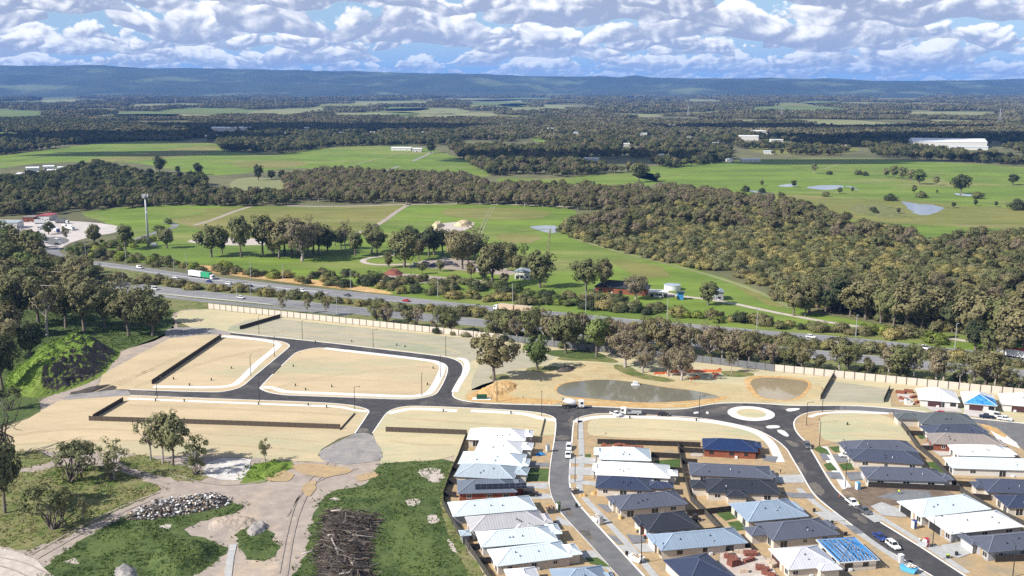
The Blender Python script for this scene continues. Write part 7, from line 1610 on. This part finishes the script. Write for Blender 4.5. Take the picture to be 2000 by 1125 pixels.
# ---- small service pillars on the lots
for i, (x, y) in enumerate(sorted(((339, 741), (370, 753), (413, 743), (452, 720), (573, 716), (577, 754), (597, 762), (648, 756), (835, 752), (846, 720), (616, 669), (791, 678), (360, 784), (505, 790), (638, 796), (866, 804), (998, 808), (1230, 817), (1360, 822), (1655, 830), (775, 675), (687, 668), (602, 792), (304, 783)))):
    o = empty('service_pillar', G(x, y, ZI + .03), .2, label=f'small dark service pillar on the sandy lots, {ordinal(i)} from left', cat='service pillar', group='service pillars on the lots')
    if 'sp' not in CM: CM['sp'] = (bevelled(MB().box(-.24, .24, -.2, .2, 0, .85), 'cabinet', M['paint_dkgreen'], .04, 1), MB().box(-.27, .27, -.23, .23, .85, .93).mesh('cap', M['shade_dark']))
    link('cabinet', CM['sp'][0], o); link('cap', CM['sp'][1], o)
# ---- people
def person(px, py, rz, vest, legs, label, pose='stand', z=None):
    """one skinned figure, 1.76 m"""
    z = ZI + .06 if z is None else z
    g = G(px, py, z); o_root = empty('person', g, rz, label=label, cat='person')
    J = dict(pel=(0, 0, .94), wai=(0, 0, 1.10), che=(.02, 0, 1.32), nec=(.02, 0, 1.50), hea=(.05, 0, 1.62), top=(.05, 0, 1.74), hl=(0, .1, .90), kl=(.08, .12, .50), al=(0, .13, .09), tl=(.16, .14, .04), hr=(0, -.1, .90), kr=(.02, -.12, .50), ar=(-.08, -.13, .09), tr=(.08, -.14, .04), sl=(.02, .19, 1.42), el=(.05, .27, 1.14), wl=(.22, .24, .98), fl=(.30, .23, .95), sr=(.02, -.19, 1.42), er=(.08, -.27, 1.15), wr=(.28, -.22, 1.05), fr=(.36, -.21, 1.04))
    if pose == 'bend':
        for k in ('wai', 'che', 'nec', 'hea', 'top', 'sl', 'sr', 'el', 'er', 'wl', 'wr', 'fl', 'fr'):
            x, y, zz = J[k]; d = zz - .94; J[k] = (x * .7 + d * .62, y, .94 + d * .72 - max(0, x) * .5)
    rad = dict(pel=.15, wai=.13, che=.15, nec=.055, hea=.10, top=.075, hl=.09, kl=.06, al=.045, tl=.045, hr=.09, kr=.06, ar=.045, tr=.045, sl=.065, el=.045, wl=.035, fl=.03, sr=.065, er=.045, wr=.035, fr=.03)
    ks = list(J); E = [('pel', 'wai'), ('wai', 'che'), ('che', 'nec'), ('nec', 'hea'), ('hea', 'top'), ('pel', 'hl'), ('hl', 'kl'), ('kl', 'al'), ('al', 'tl'), ('pel', 'hr'), ('hr', 'kr'), ('kr', 'ar'), ('ar', 'tr'), ('che', 'sl'), ('sl', 'el'), ('el', 'wl'), ('wl', 'fl'), ('che', 'sr'), ('sr', 'er'), ('er', 'wr'), ('wr', 'fr')]
    me = bpy.data.meshes.new('body'); me.from_pydata([J[k] for k in ks], [(ks.index(a), ks.index(b)) for a, b in E], []); ob = bpy.data.objects.new('body', me); COL.objects.link(ob); ob.parent = o_root
    sk = ob.modifiers.new('skin', 'SKIN'); 
    for i, k in enumerate(ks): me.skin_vertices[0].data[i].radius = (rad[k], rad[k]); me.skin_vertices[0].data[i].use_root = (k == 'pel')
    ob.modifiers.new('sub', 'SUBSURF').levels = 1; ob.modifiers['sub'].render_levels = 1
    dg = bpy.context.evaluated_depsgraph_get(); m2 = bpy.data.meshes.new_from_object(ob.evaluated_get(dg)); ob.modifiers.clear(); ob.data = m2
    m2.materials.clear()
    for k in (legs, vest, 'skin', 'paint_white'): m2.materials.append(M[k])
    tops = Vector(J['nec']).z
    for p in m2.polygons:
        c = p.center; hd = (c - Vector(J['hea'])).length < .16 or (c - Vector(J['top'])).length < .12
        p.material_index = 3 if hd and c.z > Vector(J['hea']).z + .03 else 2 if hd or min((c - Vector(J[k])).length for k in ('fl', 'fr')) < .07 else 1 if c.z > .93 else 0
        p.use_smooth = True
mk('skin', (.42, .26, .18)); mk('vest_lime', (.50, .75, .06), rough=.6); mk('vest_orange', (.75, .20, .03), rough=.6); mk('trousers', (.03, .035, .06))
person(1755, 966, 1.0, 'vest_lime', 'trousers', 'person in lime hi-vis shirt working on the concrete slab', 'bend', ZI + .1); person(1677, 989, 2.2, 'vest_lime', 'trousers', 'person in lime hi-vis shirt beside the parked utilities', 'bend')
person(1077, 791, 0, 'vest_orange', 'vest_orange', 'person in orange work clothes at the mixer chute'); person(1524, 925, .5, 'trousers', 'trousers', 'person in dark clothes on the sand by the low slate roof')
